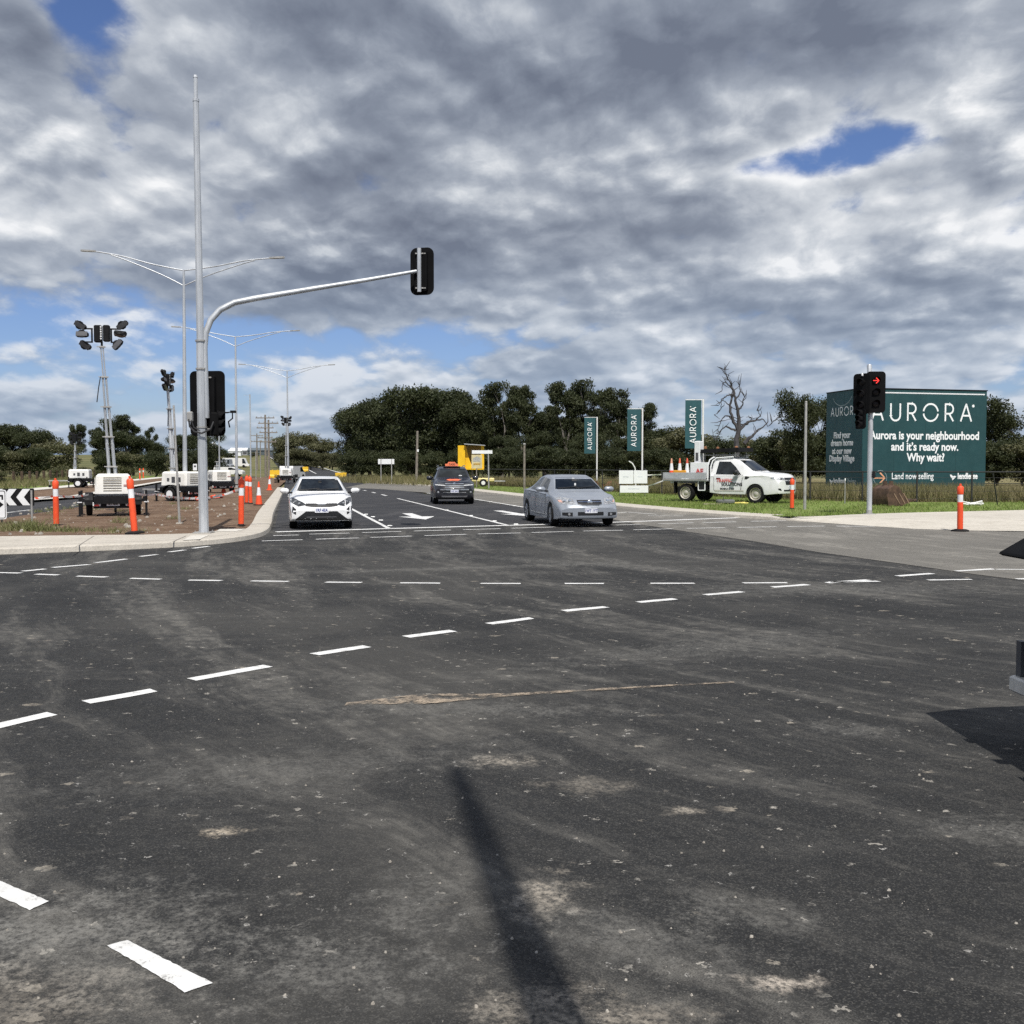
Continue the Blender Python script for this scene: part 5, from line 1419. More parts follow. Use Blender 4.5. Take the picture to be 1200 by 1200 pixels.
def plate(parent, skin, z, text, y=0.0, w=.37, h=.13):
    hit, n = skin.hit('F', y, z)
    M = Matrix.Translation((hit.x + .022, y, z)) @ Matrix.Rotation(R(90), 4, 'Z') @ Matrix.Rotation(R(90), 4, 'X')
    p = on(M, lambda m: m.prism(rounded(w, h, .012, 2), -.012, 0)).build('number_plate', M_PLATE, parent)
    text_mesh(text, .115, 'plate_lettering', M_PLATET, p, M @ Matrix.Translation((0, -.04, .001)), .003, sx=.80, thick=.001)
    return p
def wipers(parent, skin, pts):
    for a, b in pts:
        p = []
        for k in range(6):
            t = k / 5; h, n = skin.hit('F', a[0] + (b[0] - a[0]) * t, a[1] + (b[1] - a[1]) * t)
            if h: p.append(h + n * .022)
        if len(p) > 1: MB().tube(p, .011, 5).build('wiper', M_TRIM, parent)
def door_set(skin, parent, mat, doors, handle_mat, handles):
    for poly, hd in zip(doors, handles):
        cx = sum(p[0] for p in poly) / len(poly); cz = sum(p[1] for p in poly) / len(poly)
        big = [(cx + (a - cx) * (1 + .020 / max(.2, abs(a - cx))), cz + (b - cz) * (1 + .016 / max(.12, abs(b - cz)))) for a, b in poly]
        for ax in ('L', 'R'):
            d = skin.panel(ax, poly, 'door', mat, parent, off=.0045, res=.09)
            skin.panel(ax, big, 'door_seam', M_TRIM, d, off=.002, res=.09)
            h, n = skin.hit(ax, *hd)
            if h: MB().box(h + n * .022, (.19, .028, .034), bev=.012).build('door_handle', handle_mat, d)
def place_vehicle(root, front_centre, heading, L, axle, scale=1.0):
    """front axle centre on the ground at front_centre"""
    a = math.atan2(heading[1], heading[0])
    root.rotation_euler = (0, 0, a)
    root.location = Vector((front_centre[0], front_centre[1], front_centre[2])) - Vector((math.cos(a), math.sin(a), 0)) * axle * scale
    root.scale = (scale,) * 3
    bpy.context.view_layer.update()

# ---- white hatchback waiting at the line
def white_car():
    o = thing('car', 'white hatchback waiting at the stop line beside the island kerb', 'car')
    L, W = 4.30, 1.78; WX = (.78, 3.36); WR = .355
    top = [(0, .78), (.03, .98), (.30, 1.06), (.75, 1.33), (1.35, 1.435), (2.0, 1.445), (2.45, 1.40), (3.22, 1.005), (3.5, .95), (4.05, .80), (4.22, .68), (4.28, .56), (4.30, .50)]
    belt = [(0, .72), (.05, .93), (.8, .99), (2.2, .955), (3.2, .90), (3.6, .86), (4.05, .72), (4.25, .56), (4.3, .44)]
    plan = [(0, .86), (.15, .93), (.7, .985), (2.0, 1), (3.3, .99), (3.9, .965), (4.15, .94), (4.3, .90)]
    roofw = [(0, .72), (.6, .66), (1.2, .64), (2.2, .64), (2.5, .66), (3.2, .80), (3.6, .80), (4.3, .76)]
    bm = car_shell(L, W, top, belt, plan, roofw, WX, WR, .19, .24, .14, [(.1, -.10), (.3, .0), (.6, .0), (.8, -.03)])
    body = shell_object(bm, 'body', M_CARW, o); sk = Skin(bm, L)
    underbody(o, L, W, WX, WR)
    for x in WX:
        for y in (-1, 1): wheel(o, x, y * (W / 2 - .125), .315, .20)
    ws = [(-.66, 1.035), (.66, 1.035), (.50, 1.375), (-.50, 1.375)]
    sk.panel('F', ws, 'windscreen', M_GLASS, o)
    wipers(o, sk, [((-.1, 1.05), (.52, 1.09)), ((-.6, 1.05), (-.02, 1.09))])
    hit, n = sk.hit('F', 0, 1.30); MB().box(hit + Vector((.02, 0, 0)), (.05, .10, .05), bev=.01).build('sensor_cover', M_TRIM, o)
    sk.sides([(1.0, 1.02), (2.72, .985), (2.34, 1.36), (1.4, 1.385), (1.08, 1.26)], 'side_window', M_GLASS, o)
    door_set(sk, o, M_CARW, [[(1.95, .30), (3.0, .30), (2.98, .90), (1.95, .93)], [(1.18, .45), (1.92, .30), (1.92, .93), (1.05, .95)]], M_CARW, [(2.1, .86), (1.25, .88)])
    sk.panel('B', [(-.55, 1.08), (.55, 1.08), (.48, 1.30), (-.48, 1.30)], 'rear_window', M_GLASS, o)
    # lamps, slim grille, wide lower mouth, side vents
    a, b = sk.both([(.40, .675), (.62, .635), (.83, .74), (.855, .87), (.76, .865), (.50, .745)], 'headlight', M_HEADD, o, off=.006)
    for l in (a, b):
        s_ = -1 if l is b else 1
        for yy, zz in ((.60, .715), (.70, .765)):
            h, n = sk.hit('F', s_ * yy, zz)
            if h: MB().lathe([(.036, .004), (.036, .012), (.01, .016)], 12, 'X', h).build('lamp', M_HEADL, l, smooth=True)
    sk.panel('F', [(-.44, .645), (-.2, .615), (.2, .615), (.44, .645), (.42, .715), (.16, .715), (.1, .70), (-.1, .70), (-.16, .715), (-.42, .715)], 'grille', M_TRIM, o, off=.006)
    sk.panel('F', [(-.10, .665), (.10, .665), (.10, .682), (-.10, .682)], 'badge', M_CHROME, o, off=.012)
    mouth = sk.panel('F', [(-.74, .26), (.74, .26), (.42, .505), (-.42, .505)], 'lower_intake', M_TRIM, o, off=.006)
    sk.panel('F', [(-.42, .34), (.42, .34), (.38, .36), (-.38, .36)], 'intake_bar', pm('satin grey trim', (.10, .10, .105), .4), mouth, off=.014)
    sk.both([(.69, .41), (.83, .50), (.85, .63), (.76, .63), (.68, .55)], 'bumper_vent', M_TRIM, o, off=.006)
    sk.panel('F', [(-.82, .185), (.82, .185), (.79, .285), (-.79, .285)], 'bumper_lip', M_TRIM, o, off=.008)
    plate(o, sk, .535, '1RF 4EA')
    for s_ in (1, -1): mirror(o, 2.86, s_ * .90, 1.02, M_CARW)
    hit, n = sk.hit('F', .5, 1.345); MB().box(hit + n * .006, (.004, .12, .03)).build('toll_tag', M_SIGNW, o)
    place_vehicle(o, G(376, 618.4), (.212, -.977), L, WX[1])
    bm.free(); return o
white_car()

# ---- silver sedan crossing
def silver_car():
    o = thing('car', 'silver sedan turning out across the stop line in the middle of the junction', 'car')
    L, W = 4.90, 1.90; WX = (.98, 3.90); WR = .375
    top = [(0, .80), (.03, 1.03), (.55, 1.08), (.72, 1.10), (1.45, 1.40), (2.0, 1.475), (2.6, 1.47), (3.02, 1.39), (3.72, 1.02), (4.05, .97), (4.55, .84), (4.76, .74), (4.86, .62), (4.90, .52)]
    belt = [(0, .74), (.05, .98), (.8, 1.0), (2.6, .955), (3.6, .92), (4.1, .88), (4.55, .76), (4.8, .60), (4.9, .46)]
    plan = [(0, .86), (.2, .93), (.8, .985), (1.5, .98), (2.5, .985), (3.4, .985), (3.95, 1.0), (4.4, .97), (4.7, .93), (4.9, .88)]
    roofw = [(0, .72), (.8, .72), (1.4, .64), (2.0, .635), (2.7, .635), (3.05, .66), (3.7, .80), (4.2, .80), (4.9, .74)]
    bm = car_shell(L, W, top, belt, plan, roofw, WX, WR, .20, .26, .16, [(.1, -.08), (.3, .0), (.6, .0), (.8, -.04)])
    body = shell_object(bm, 'body', M_SILV, o); sk = Skin(bm, L)
    underbody(o, L, W, WX, WR)
    for x in WX:
        for y in (-1, 1): wheel(o, x, y * (W / 2 - .13), .335, .225, turn=R(-6) if x > 2 else 0)
    sk.panel('F', [(-.70, 1.055), (.70, 1.055), (.53, 1.40), (-.53, 1.40)], 'windscreen', M_GLASS, o)
    wipers(o, sk, [((-.1, 1.07), (.55, 1.12)), ((-.62, 1.07), (-.02, 1.11))])
    hit, n = sk.hit('F', 0, 1.30); MB().box(hit + n * .008, (.02, .16, .05), bev=.008).build('interior_mirror', M_DARKG, o)
    hit, n = sk.hit('F', 0, 1.36); MB().box(hit + n * .006, (.004, .07, .04)).build('windscreen_sticker', M_SIGNW, o)
    hit, n = sk.hit('F', -.05, 1.16); MB().box(hit + n * .006, (.004, .05, .13)).build('hanging_ornament', M_SIGNW, o)
    sk.sides([(2.18, .985), (3.22, .965), (2.86, 1.33), (2.18, 1.40)], 'side_window', M_GLASS, o)
    sk.sides([(1.22, 1.03), (2.10, .99), (2.10, 1.405), (1.72, 1.37)], 'side_window', M_GLASS, o)
    door_set(sk, o, M_SILV, [[(2.15, .30), (3.28, .30), (3.36, .88), (2.15, .93)], [(1.42, .50), (2.12, .30), (2.12, .93), (1.15, .96)]], M_SILV, [(2.3, .87), (1.35, .90)])
    sk.panel('B', [(-.58, 1.14), (.58, 1.14), (.5, 1.36), (-.5, 1.36)], 'rear_window', M_GLASS, o)
    sk.both([(.42, .64), (.82, .66), (.875, .81), (.74, .85), (.47, .80)], 'headlight', M_HEADL, o, off=.006)
    for s_ in (1, -1):
        for yy, r_ in ((.56, .055), (.69, .05)):
            h, n = sk.hit('F', s_ * yy, .735)
            if h: MB().lathe([(r_, .006), (r_, .016), (.01, .022)], 14, 'X', h).build('lamp', M_CHROME, body, smooth=True)
    sk.both([(.74, .69), (.82, .70), (.845, .76), (.76, .76)], 'indicator', pm('pink amber lens', (.55, .33, .27), .2, coat=.6), o, off=.010)
    gr = sk.panel('F', [(-.36, .665), (-.24, .625), (.24, .625), (.36, .665), (.36, .765), (-.36, .765)], 'grille', M_TRIM, o, off=.006)
    sk.panel('F', [(-.34, .70), (.34, .70), (.34, .722), (-.34, .722)], 'chrome_bar', M_CHROME, gr, off=.016)
    h, n = sk.hit('F', 0, .70); MB().lathe([(.075, .018), (.06, .03), (.01, .034)], 16, 'X', h).build('badge', M_CHROME, gr, smooth=True)
    sk.panel('F', [(-.36, .645), (-.24, .605), (.24, .605), (.36, .645), (.36, .66), (.24, .62), (-.24, .62), (-.36, .66)], 'chrome_surround', M_CHROME, o, off=.012)
    sk.panel('F', [(-.38, .335), (.38, .335), (.38, .435), (-.38, .435)], 'lower_intake', M_TRIM, o, off=.006)
    sk.both([(.52, .315), (.80, .34), (.80, .42), (.52, .42)], 'fog_light_recess', M_TRIM, o, off=.006)
    for s_ in (1, -1):
        h, n = sk.hit('F', s_ * .62, .37)
        if h: MB().lathe([(.035, .01), (.035, .018), (.005, .02)], 10, 'X', h).build('fog_light', M_HEADL, o, smooth=True)
    plate(o, sk, .47, '1WT 1YT')
    for s_ in (1, -1): mirror(o, 3.28, s_ * .96, 1.03, M_SILV, (.17, .27, .15))
    place_vehicle(o, Vector((2.02, 30.0, 0.011)), (.222, -.975), L, WX[1])
    bm.free(); return o
silver_car()

# ---- charcoal taxi
def taxi():
    o = thing('taxi', 'charcoal taxi wagon with an orange roof sign coming up the middle lane', 'taxi')
    L, W = 4.85, 1.92; WX = (.95, 3.75); WR = .40
    top = [(0, .90), (.03, 1.15), (.25, 1.35), (.55, 1.62), (1.3, 1.70), (2.4, 1.715), (2.95, 1.62), (3.55, 1.18), (3.9, 1.13), (4.5, 1.02), (4.72, .92), (4.82, .80), (4.85, .70)]
    belt = [(0, .84), (.05, 1.08), (1.0, 1.10), (2.6, 1.08), (3.5, 1.04), (4.0, 1.0), (4.5, .90), (4.75, .76), (4.85, .62)]
    plan = [(0, .90), (.2, .95), (.9, 1.0), (2.0, .985), (3.2, .985), (3.8, 1.0), (4.3, .98), (4.65, .94), (4.85, .89)]
    roofw = [(0, .76), (.6, .70), (1.3, .68), (2.4, .68), (2.9, .70), (3.55, .82), (4.0, .84), (4.85, .80)]
    bm = car_shell(L, W, top, belt, plan, roofw, WX, WR, .26, .22, .12, [(.1, -.10), (.4, .0), (.7, .0), (.95, -.04)])
    body = shell_object(bm, 'body', M_CHAR, o); sk = Skin(bm, L)
    underbody(o, L, W, WX, WR, .26)
    for x in WX:
        for y in (-1, 1): wheel(o, x, y * (W / 2 - .14), .36, .235)
    sk.panel('F', [(-.70, 1.225), (.70, 1.225), (.56, 1.61), (-.56, 1.61)], 'windscreen', M_GLASS, o)
    h, n = sk.hit('F', .35, 1.28); MB().box(h + n * .008, (.005, .14, .07)).build('permit_card', M_SIGNW, o)
    sk.sides([(.75, 1.15), (3.15, 1.12), (2.78, 1.56), (1.0, 1.58)], 'side_window', M_GLASS, o)
    door_set(sk, o, M_CHAR, [[(2.05, .42), (3.12, .42), (3.2, 1.0), (2.05, 1.05)], [(1.38, .5), (2.02, .42), (2.02, 1.05), (1.1, 1.07)]], M_CHROME, [(2.2, .98), (1.3, 1.0)])
    sk.panel('B', [(-.6, 1.2), (.6, 1.2), (.52, 1.5), (-.52, 1.5)], 'rear_window', M_GLASS, o)
    sk.both([(.42, .865), (.86, .90), (.89, 1.0), (.80, 1.0), (.44, .955)], 'headlight', M_HEADD, o, off=.006)
    sk.both([(.42, .845), (.84, .868), (.89, .93), (.86, .90), (.42, .865)], 'light_strip', M_SIGNW, o, off=.010)
    gr = sk.panel('F', [(-.44, .70), (.44, .70), (.46, .97), (-.46, .97)], 'grille', M_TRIM, o, off=.005)
    for z in (.925, .845, .765): sk.panel('F', [(-.42, z - .017), (.42, z - .017), (.42, z + .017), (-.42, z + .017)], 'chrome_bar', M_CHROME, gr, off=.018)
    h, n = sk.hit('F', 0, .93); MB().lathe([(.07, .02), (.06, .03), (.01, .034)], 14, 'X', h).build('badge', M_CHROME, gr, smooth=True)
    sk.panel('F', [(-.62, .55), (.62, .55), (.54, .69), (-.54, .69)], 'lower_intake', M_TRIM, o, off=.006)
    sk.panel('F', [(-.64, .645), (.64, .645), (.66, .70), (-.66, .70)], 'chrome_bumper_bar', M_CHROME, o, off=.014)
    sk.panel('F', [(-.52, .53), (.52, .53), (.52, .56), (-.52, .56)], 'chrome_bumper_bar', M_CHROME, o, off=.014)
    sk.panel('F', [(-.55, .33), (.55, .33), (.60, .40), (-.60, .40)], 'skid_plate', pm('grey skid plate', (.16, .16, .165), .5), o, off=.008)
    for s_ in (1, -1):
        h, n = sk.hit('F', s_ * .74, .56)
        if h: MB().lathe([(.045, .006), (.045, .014), (.005, .018)], 12, 'X', h).build('fog_light', M_HEADL, o, smooth=True)
    plate(o, sk, .60, '1HZ 9AX')
    for s_ in (1, -1): mirror(o, 3.10, s_ * .98, 1.16, M_CHAR, (.18, .26, .19))
    mo = pm('orange decal', (.75, .16, .07), .45)
    sk.panel('T', [(4.02, -.34), (4.25, -.20), (4.25, .20), (4.02, .34), (3.86, .20), (3.86, -.20)], 'bonnet_decal', mo, o, off=.005)
    sk.sides([(2.2, .55), (3.0, .55), (3.0, .80), (2.2, .80)], 'door_decal', pm('dull red decal', (.30, .06, .04), .5), o, off=.008)
    sk.sides([(1.4, .60), (1.95, .55), (1.95, .80), (1.4, .80)], 'door_decal', pm('dull red decal', (.30, .06, .04), .5), o, off=.008)
    rs_ = MB().prism([(-.30, 0), (.30, 0), (.32, .10), (.20, .12), (.15, .20), (-.15, .20), (-.20, .12), (-.32, .10)], -.07, .07, Matrix.Translation((2.55, 0, 1.735)) @ Matrix.Rotation(R(90), 4, 'Z') @ Matrix.Rotation(R(90), 4, 'X')).build('roof_sign', pm('orange roof sign', (.85, .22, .10), .4), o)
    Mt = Matrix.Translation((2.62, 0, 1.775)) @ Matrix.Rotation(R(90), 4, 'Z') @ Matrix.Rotation(R(90), 4, 'X')
    text_mesh('TAXI', .13, 'sign_lettering', M_TRIM, rs_, Mt @ Matrix.Translation((0, 0, .003)), .002, thick=.001)
    MB().box((2.55, 0, 1.725), (.3, .8, .02)).build('roof_bar', M_TRIM, o)
    for s_ in (1, -1): MB().tube([(.7, s_ * .62, 1.70), (1.0, s_ * .64, 1.755), (2.2, s_ * .64, 1.765), (2.5, s_ * .63, 1.72)], .018, 6).build('roof_rail', M_CHROME, o, smooth=True)
    place_vehicle(o, Vector((-2.72, 47.4, 0.006)), (.115, -.993), L, WX[1])
    bm.free(); return o
taxi()

# ---- white utility truck on the lawn
def ute():
    o = thing('utility_truck', 'white utility truck with an open tray parked on the verge lawn', 'utility truck')
    L, W = 5.35, 1.86; WX = (1.02, 4.24); WR = .43
    X0 = 2.15                                  # back wall of the cab
    top = [(X0 - .02, 1.1), (X0, 1.66), (X0 + .10, 1.80), (X0 + .5, 1.845), (X0 + 1.0, 1.835), (X0 + 1.25, 1.76), (X0 + 1.95, 1.29), (4.45, 1.265), (4.95, 1.225), (5.20, 1.17), (5.31, 1.07), (5.35, .90)]
    belt = [(0, 1.12), (X0 + 1.9, 1.12), (4.6, 1.15), (5.1, 1.10), (5.28, .98), (5.35, .80)]
    plan = [(0, .95), (X0, .95), (X0 + .4, .965), (3.6, .975), (4.24, 1.0), (4.8, .985), (5.15, .95), (5.35, .90)]
    roofw = [(0, .68), (X0 + .1, .70), (X0 + .6, .70), (X0 + 1.2, .72), (X0 + 1.95, .82), (4.6, .84), (5.35, .80)]
    # the loft starts at the cab: shift so that x = 0 is the cab's back
    sh = lambda pts: [(x - X0, y) for x, y in pts]
    bm = car_shell(L - X0, W, sh(top), sh(belt), sh(plan), sh(roofw), [WX[1] - X0], WR, .36, .20, .02, [(.1, -.14), (.45, .0), (.9, .0), (1.1, -.02)])
    bmesh.ops.translate(bm, verts=bm.verts, vec=(X0, 0, 0))
    shell_object(bm, 'cab', M_UTEW, o); sk = Skin(bm, L)
    MB().box((L / 2 - .1, 0, .52), (L - .9, .85, .22)).box((4.24, 0, .66), (.80, W - .36, .6)).box((3.2, 0, .5), (2.0, W - .3, .25)).build('chassis', M_TRIM, o)
    for x in WX:
        for y in (-1, 1): wheel(o, x, y * (W / 2 - .15), .385, .265, pm('steel wheel', (.50, .47, .40), .45, .4, var=.2, dirt=.5), steel=True)
    sk.panel('F', [(-.70, 1.325), (.70, 1.325), (.57, 1.755), (-.57, 1.755)], 'windscreen', M_GLASS, o)
    wipers(o, sk, [((-.1, 1.31), (.55, 1.36)), ((-.62, 1.31), (-.02, 1.35))])
    sk.sides([(X0 + .26, 1.18), (X0 + 1.42, 1.17), (X0 + 1.12, 1.50), (X0 + .87, 1.70), (X0 + .34, 1.71)], 'side_window', M_GLASS, o)
    door_set(sk, o, M_UTEW, [[(X0 + .22, .52), (X0 + 1.42, .52), (X0 + 1.50, 1.14), (X0 + .20, 1.14)]], M_TRIM, [(X0 + .40, 1.02)])
    hd = sk.both([(.47, .95), (.80, .96), (.90, 1.0), (.90, 1.08), (.50, 1.05)], 'headlight', M_HEADL, o, off=.006)
    sk.sides([(4.86, 1.02), (5.24, .965), (5.24, 1.05), (4.95, 1.075)], 'headlight', M_HEADL, o, off=.008)
    for s_ in (1, -1):
        h, n = sk.hit('F', s_ * .66, .995)
        if h: MB().lathe([(.045, .006), (.045, .016), (.01, .02)], 12, 'X', h).build('lamp', M_HEADD, o, smooth=True)
    gr = sk.panel('F', [(-.40, .76), (-.47, .95), (-.45, 1.05), (.45, 1.05), (.47, .95), (.40, .76)], 'grille', M_TRIM, o, off=.006)
    h, n = sk.hit('F', 0, .895); MB().lathe([(.085, .015), (.07, .025), (.01, .028)], 16, 'X', h).build('badge', M_CHROME, gr)
    sk.panel('F', [(-.42, .885), (.42, .885), (.42, .905), (-.42, .905)], 'grille_bar', pm('satin grey trim', (.10, .10, .105), .4), gr, off=.014)
    sk.panel('F', [(-.52, .50), (.52, .50), (.54, .565), (-.54, .565)], 'lower_intake', M_TRIM, o, off=.006)
    sk.both([(.66, .52), (.84, .56), (.84, .63), (.70, .61)], 'fog_light_recess', M_TRIM, o, off=.006)
    plate(o, sk, .66, '1TN 7UX')
    for s_ in (1, -1): mirror(o, X0 + 1.30, s_ * .96, 1.24, M_TRIM, (.17, .24, .22))
    # side vent, lettering and stripe on both doors
    for ax, s_ in (('L', 1), ('R', -1)):
        sk.panel(ax, [(X0 + 1.60, .98), (X0 + 1.70, .98), (X0 + 1.82, 1.06), (X0 + 1.78, 1.12), (X0 + 1.62, 1.10)], 'side_vent', M_TRIM, o, off=.006)
        sk.panel(ax, [(X0 + .98, .92), (X0 + 1.16, .92), (X0 + 1.40, 1.12), (X0 + 1.20, 1.12)], 'grey_stripe', pm('grey decal', (.36, .36, .37), .5), o, off=.010)
        sk.panel(ax, [(X0 + .25, .48), (4.24 - .52, .48), (4.24 - .52, .53), (X0 + .25, .53)], 'sill_trim', pm('grey sill trim', (.45, .43, .38), .6), o, off=.008)  # grey strip along the sill
        y = s_ * (W / 2 * .972 + .012)
        Mx = Matrix.Translation((X0 + .78, y, 0)) @ (Matrix.Rotation(R(180), 4, 'Z') if s_ > 0 else Matrix.Identity(4)) @ Matrix.Rotation(R(90), 4, 'X')
        f = -s_
        text_mesh('TRAFFIC', .19, 'door_lettering', pm('red vinyl', (.55, .06, .05), .5), o, Mx @ Matrix.Translation((-f * 0.08, .86, .0)), .004, sx=1.0, thick=.002)
        text_mesh('SOLUTIONS', .19, 'door_lettering', M_TRIM, o, Mx @ Matrix.Translation((f * 0.26, .71, .0)), .004, sx=.92, thick=.002)
        text_mesh('MOBILE 57205', .11, 'door_lettering', M_TRIM, o, Mx @ Matrix.Translation((f * 0.05, .55, -.002)), .002, sx=.95, thick=.002)
    # tray
    ty = W / 2 + .03; TZ = .92; TL = X0 - .12
    tr = MB().box((TL / 2 - .02, 0, TZ), (TL + .04, 2 * ty, .08)).box((TL / 2, 0, TZ - .09), (TL - .1, 1.0, .10)).build('tray_floor', M_ALU, o)
    for s_ in (1, -1):
        g_ = MB().box((TL / 2 - .02, s_ * ty, TZ + .19), (TL + .02, .035, .27))
        for x in (.05, .55, 1.05, 1.55, TL - .1): g_.box((x, s_ * (ty + .02), TZ + .19), (.03, .012, .26))
        g_.build('drop_side', M_ALU, o)
        MB().box((TL / 2 - .02, s_ * (ty + .012), TZ + .02), (TL + .06, .05, .05)).build('tray_rail', M_GALV_DULL, o)
    MB().box((-.035, 0, TZ + .19), (.035, 2 * ty, .27)).build('tailgate', M_ALU, o)
    # headboard hoop
    hb = MB()
    for s_ in (1, -1):
        hb.tube([(TL + .02, s_ * (ty - .1), TZ), (TL + .02, s_ * (ty - .1), 1.5), (TL + .08, s_ * (ty - .16), 1.78), (TL + .2, s_ * (ty - .26), 1.88)], .03, 8)
        hb.tube([(TL + .14, s_ * (ty - .14), TZ), (TL + .14, s_ * (ty - .14), 1.5), (TL + .2, s_ * (ty - .2), 1.74), (TL + .34, s_ * (ty - .28), 1.86), (TL + 1.1, s_ * (ty - .30), 1.90)], .028, 8)
    hb.tube([(TL + .2, -(ty - .26), 1.88), (TL + .2, ty - .26, 1.88)], .03, 8); hb.tube([(TL + .34, -(ty - .28), 1.86), (TL + .34, ty - .28, 1.86)], .03, 8)
    for k in range(5): hb.tube([(TL + .06, -.6 + .3 * k, TZ), (TL + .06, -.6 + .3 * k, 1.55)], .012, 5)
    hb.build('headboard_frame', M_SIGNW, o, smooth=True)
    # rear guards, flaps, under tray box
    for s_ in (1, -1):
        MB().tube([(WX[0] + .62, s_ * (W / 2 - .12), .86), (WX[0] + .74, s_ * (W / 2 - .12), .52)], [.035, .02], 6).build('stay', M_SIGNW, o)
        MB().box((WX[0] - .55, s_ * (W / 2 - .16), .62), (.03, .28, .52)).build('mud_flap', M_RUB, o)
        MB().box((WX[0], s_ * (W / 2 - .16), .845), (.95, .30, .03)).build('wheel_guard', M_TRIM, o)
        fr_ = MB()
        for a, b in (((1.64, .88), (1.64, .50)), ((1.64, .50), (1.95, .50)), ((1.95, .50), (1.95, .88))): fr_.tube([(a[0], s_ * (W / 2 - .02), a[1]), (b[0], s_ * (W / 2 - .02), b[1])], .022, 6)
        fr_.build('tool_box_frame', M_SIGNW, o); MB().box((1.80, s_ * (W / 2 - .2), .70), (.30, .34, .36)).build('tool_box', M_TRIM, o)
    # folded arrow board on its frame above the cab back
    ab = MB().box((TL + .45, 0, 2.17), (1.75, 1.35, .16), rot=Matrix.Rotation(R(-2), 3, 'Y')).build('folded_arrow_board', M_BLACKM, o)
    for x in (-.72, .72):
        for y in (-.55, .55): MB().lathe([(.07, .09), (.07, .16), (.03, .19)], 10, c=(TL + .45 + x, y, 2.16)).build('lamp', pm('dusty amber lamp', (.25, .11, .05), .4), ab)
    sup = MB()
    for y in (-.5, .5):
        sup.tube([(TL - .35, y, TZ), (TL - .30, y, 2.08)], .03, 6); sup.tube([(TL + .1, y, 1.9), (TL + .1, y, 2.1)], .03, 6); sup.tube([(TL + 1.1, y, 1.9), (TL + 1.1, y, 2.1)], .025, 6)
        sup.tube([(TL - .35, y, 1.98), (TL + 1.25, y, 1.98)], .028, 6)
    sup.tube([(TL - .3, -.5, 1.6), (TL - .3, .5, 1.6)], .025, 6); sup.build('board_frame', M_GALV_DULL, o)
    MB().tube([(TL - .05, -.4, 1.15), (TL + .0, -.35, 1.7), (TL + .1, -.3, 2.1)], .02, 6).build('cable', M_CABLE, o)
    # signs stacked at the front of the tray, white case
    sg = MB().box((TL - .38, -(ty - .12), TZ + .42), (.85, .04, .66), bev=.01).build('stacked_sign', M_SIGNW, o)
    Mt = Matrix.Translation((TL - .30, -(ty - .095), TZ + .30)) @ Matrix.Rotation(R(90), 4, 'X')
    text_mesh('AE', .27, 'sign_lettering', pm('red vinyl', (.55, .06, .05), .5), sg, Matrix.Translation((TL - .36, -(ty - .09), TZ + .30)) @ Matrix.Rotation(R(90), 4, 'X'), .008, sx=1.15, thick=.002)
    MB().box((TL - .60, -(ty - .45), TZ + .85), (.26, .3, 1.62), bev=.02).build('equipment_case', M_SIGNW, o)
    MB().box((TL - .60, -(ty - .295), TZ + 1.0), (.12, .012, .34)).build('case_panel', M_DARKG, o)
    for y in (-.3, .1, .5): MB().box((TL - .75, y, TZ + .4), (.5, .3, .7), bev=.02).build('crate', M_DARKG, o)
    place_vehicle(o, Vector(G(881, 590, .118)) + Vector((.74, .66, 0)), (.775, -.632), L, WX[1], 1.07)
    bm.free(); return o, X0, ty, TZ
U, UX0, UTY, UTZ = ute()
Mu = U.matrix_world.copy()
def tray_cone(x, y, label, mats):
    p = Mu @ Vector((x, y, UTZ + .04)); c = make_cone(label, p, .95, mats, 'traffic cones', U.rotation_euler.z)
M_AMB = pm('amber plastic', (.72, .33, .03), .5, var=.1)
tray_cone(.22, -.70, 'leftmost of the three cones standing on the truck tray, orange at the foot', (M_ORANGE, M_REFL, pm('faded orange tip', (.60, .30, .20), .6)))
tray_cone(.66, -.76, 'middle of the three cones on the truck tray, behind the amber box', (M_AMB, M_REFL, pm('red orange tip', (.66, .15, .08), .6)))
tray_cone(1.04, -.80, 'rightmost of the three cones on the truck tray, with a red stripe', (M_REFL, M_REFL, pm('red tip', (.60, .10, .06), .6)))
p = Mu @ Vector((.74, -.90, UTZ + .25)); q = MB().box((0, 0, 0), (.66, .08, .36), bev=.02).box((0, -.045, .05), (.5, .02, .04)).build('amber_box', M_AMB, None, loc=p, rot=(0, 0, U.rotation_euler.z))
tag(q, 'amber plastic box behind the tray side of the white truck', 'box')
# gear lying beneath the door
b = G(850, 590.5, .125); mb = MB().box((0, 0, .10), (.75, .4, .18), bev=.05).tube([(-.1, -.2, .18), (-.15, -.25, .35)], .015, 5)
tag(mb.build('tool_bag', pm('grey canvas', (.11, .115, .11), .9, var=.3), None, loc=b), 'grey bag lying on the grass under the white truck door', 'bag')
b = G(863, 590.6, .125); mb = MB().tube([(-.3, 0, .03), (.1, -.05, .05), (.5, .03, .03)], .035, 6).tube([(-.1, .1, .03), (.4, .12, .06)], .03, 6)
tag(mb.build('yellow_strap', pm('yellow webbing', (.65, .55, .15), .7), None, loc=b), 'yellow straps lying in the grass by the truck front wheel', 'strap')
b = G(835, 591.2, .125)
tag(MB().box((0, 0, .02), (.8, .12, .04), rot=Matrix.Rotation(R(8), 3, 'Z')).build('timber_offcut', pm('pale timber', (.42, .36, .27), .8), None, loc=b), 'pale timber offcut lying on the grass left of the grey bag', 'timber')

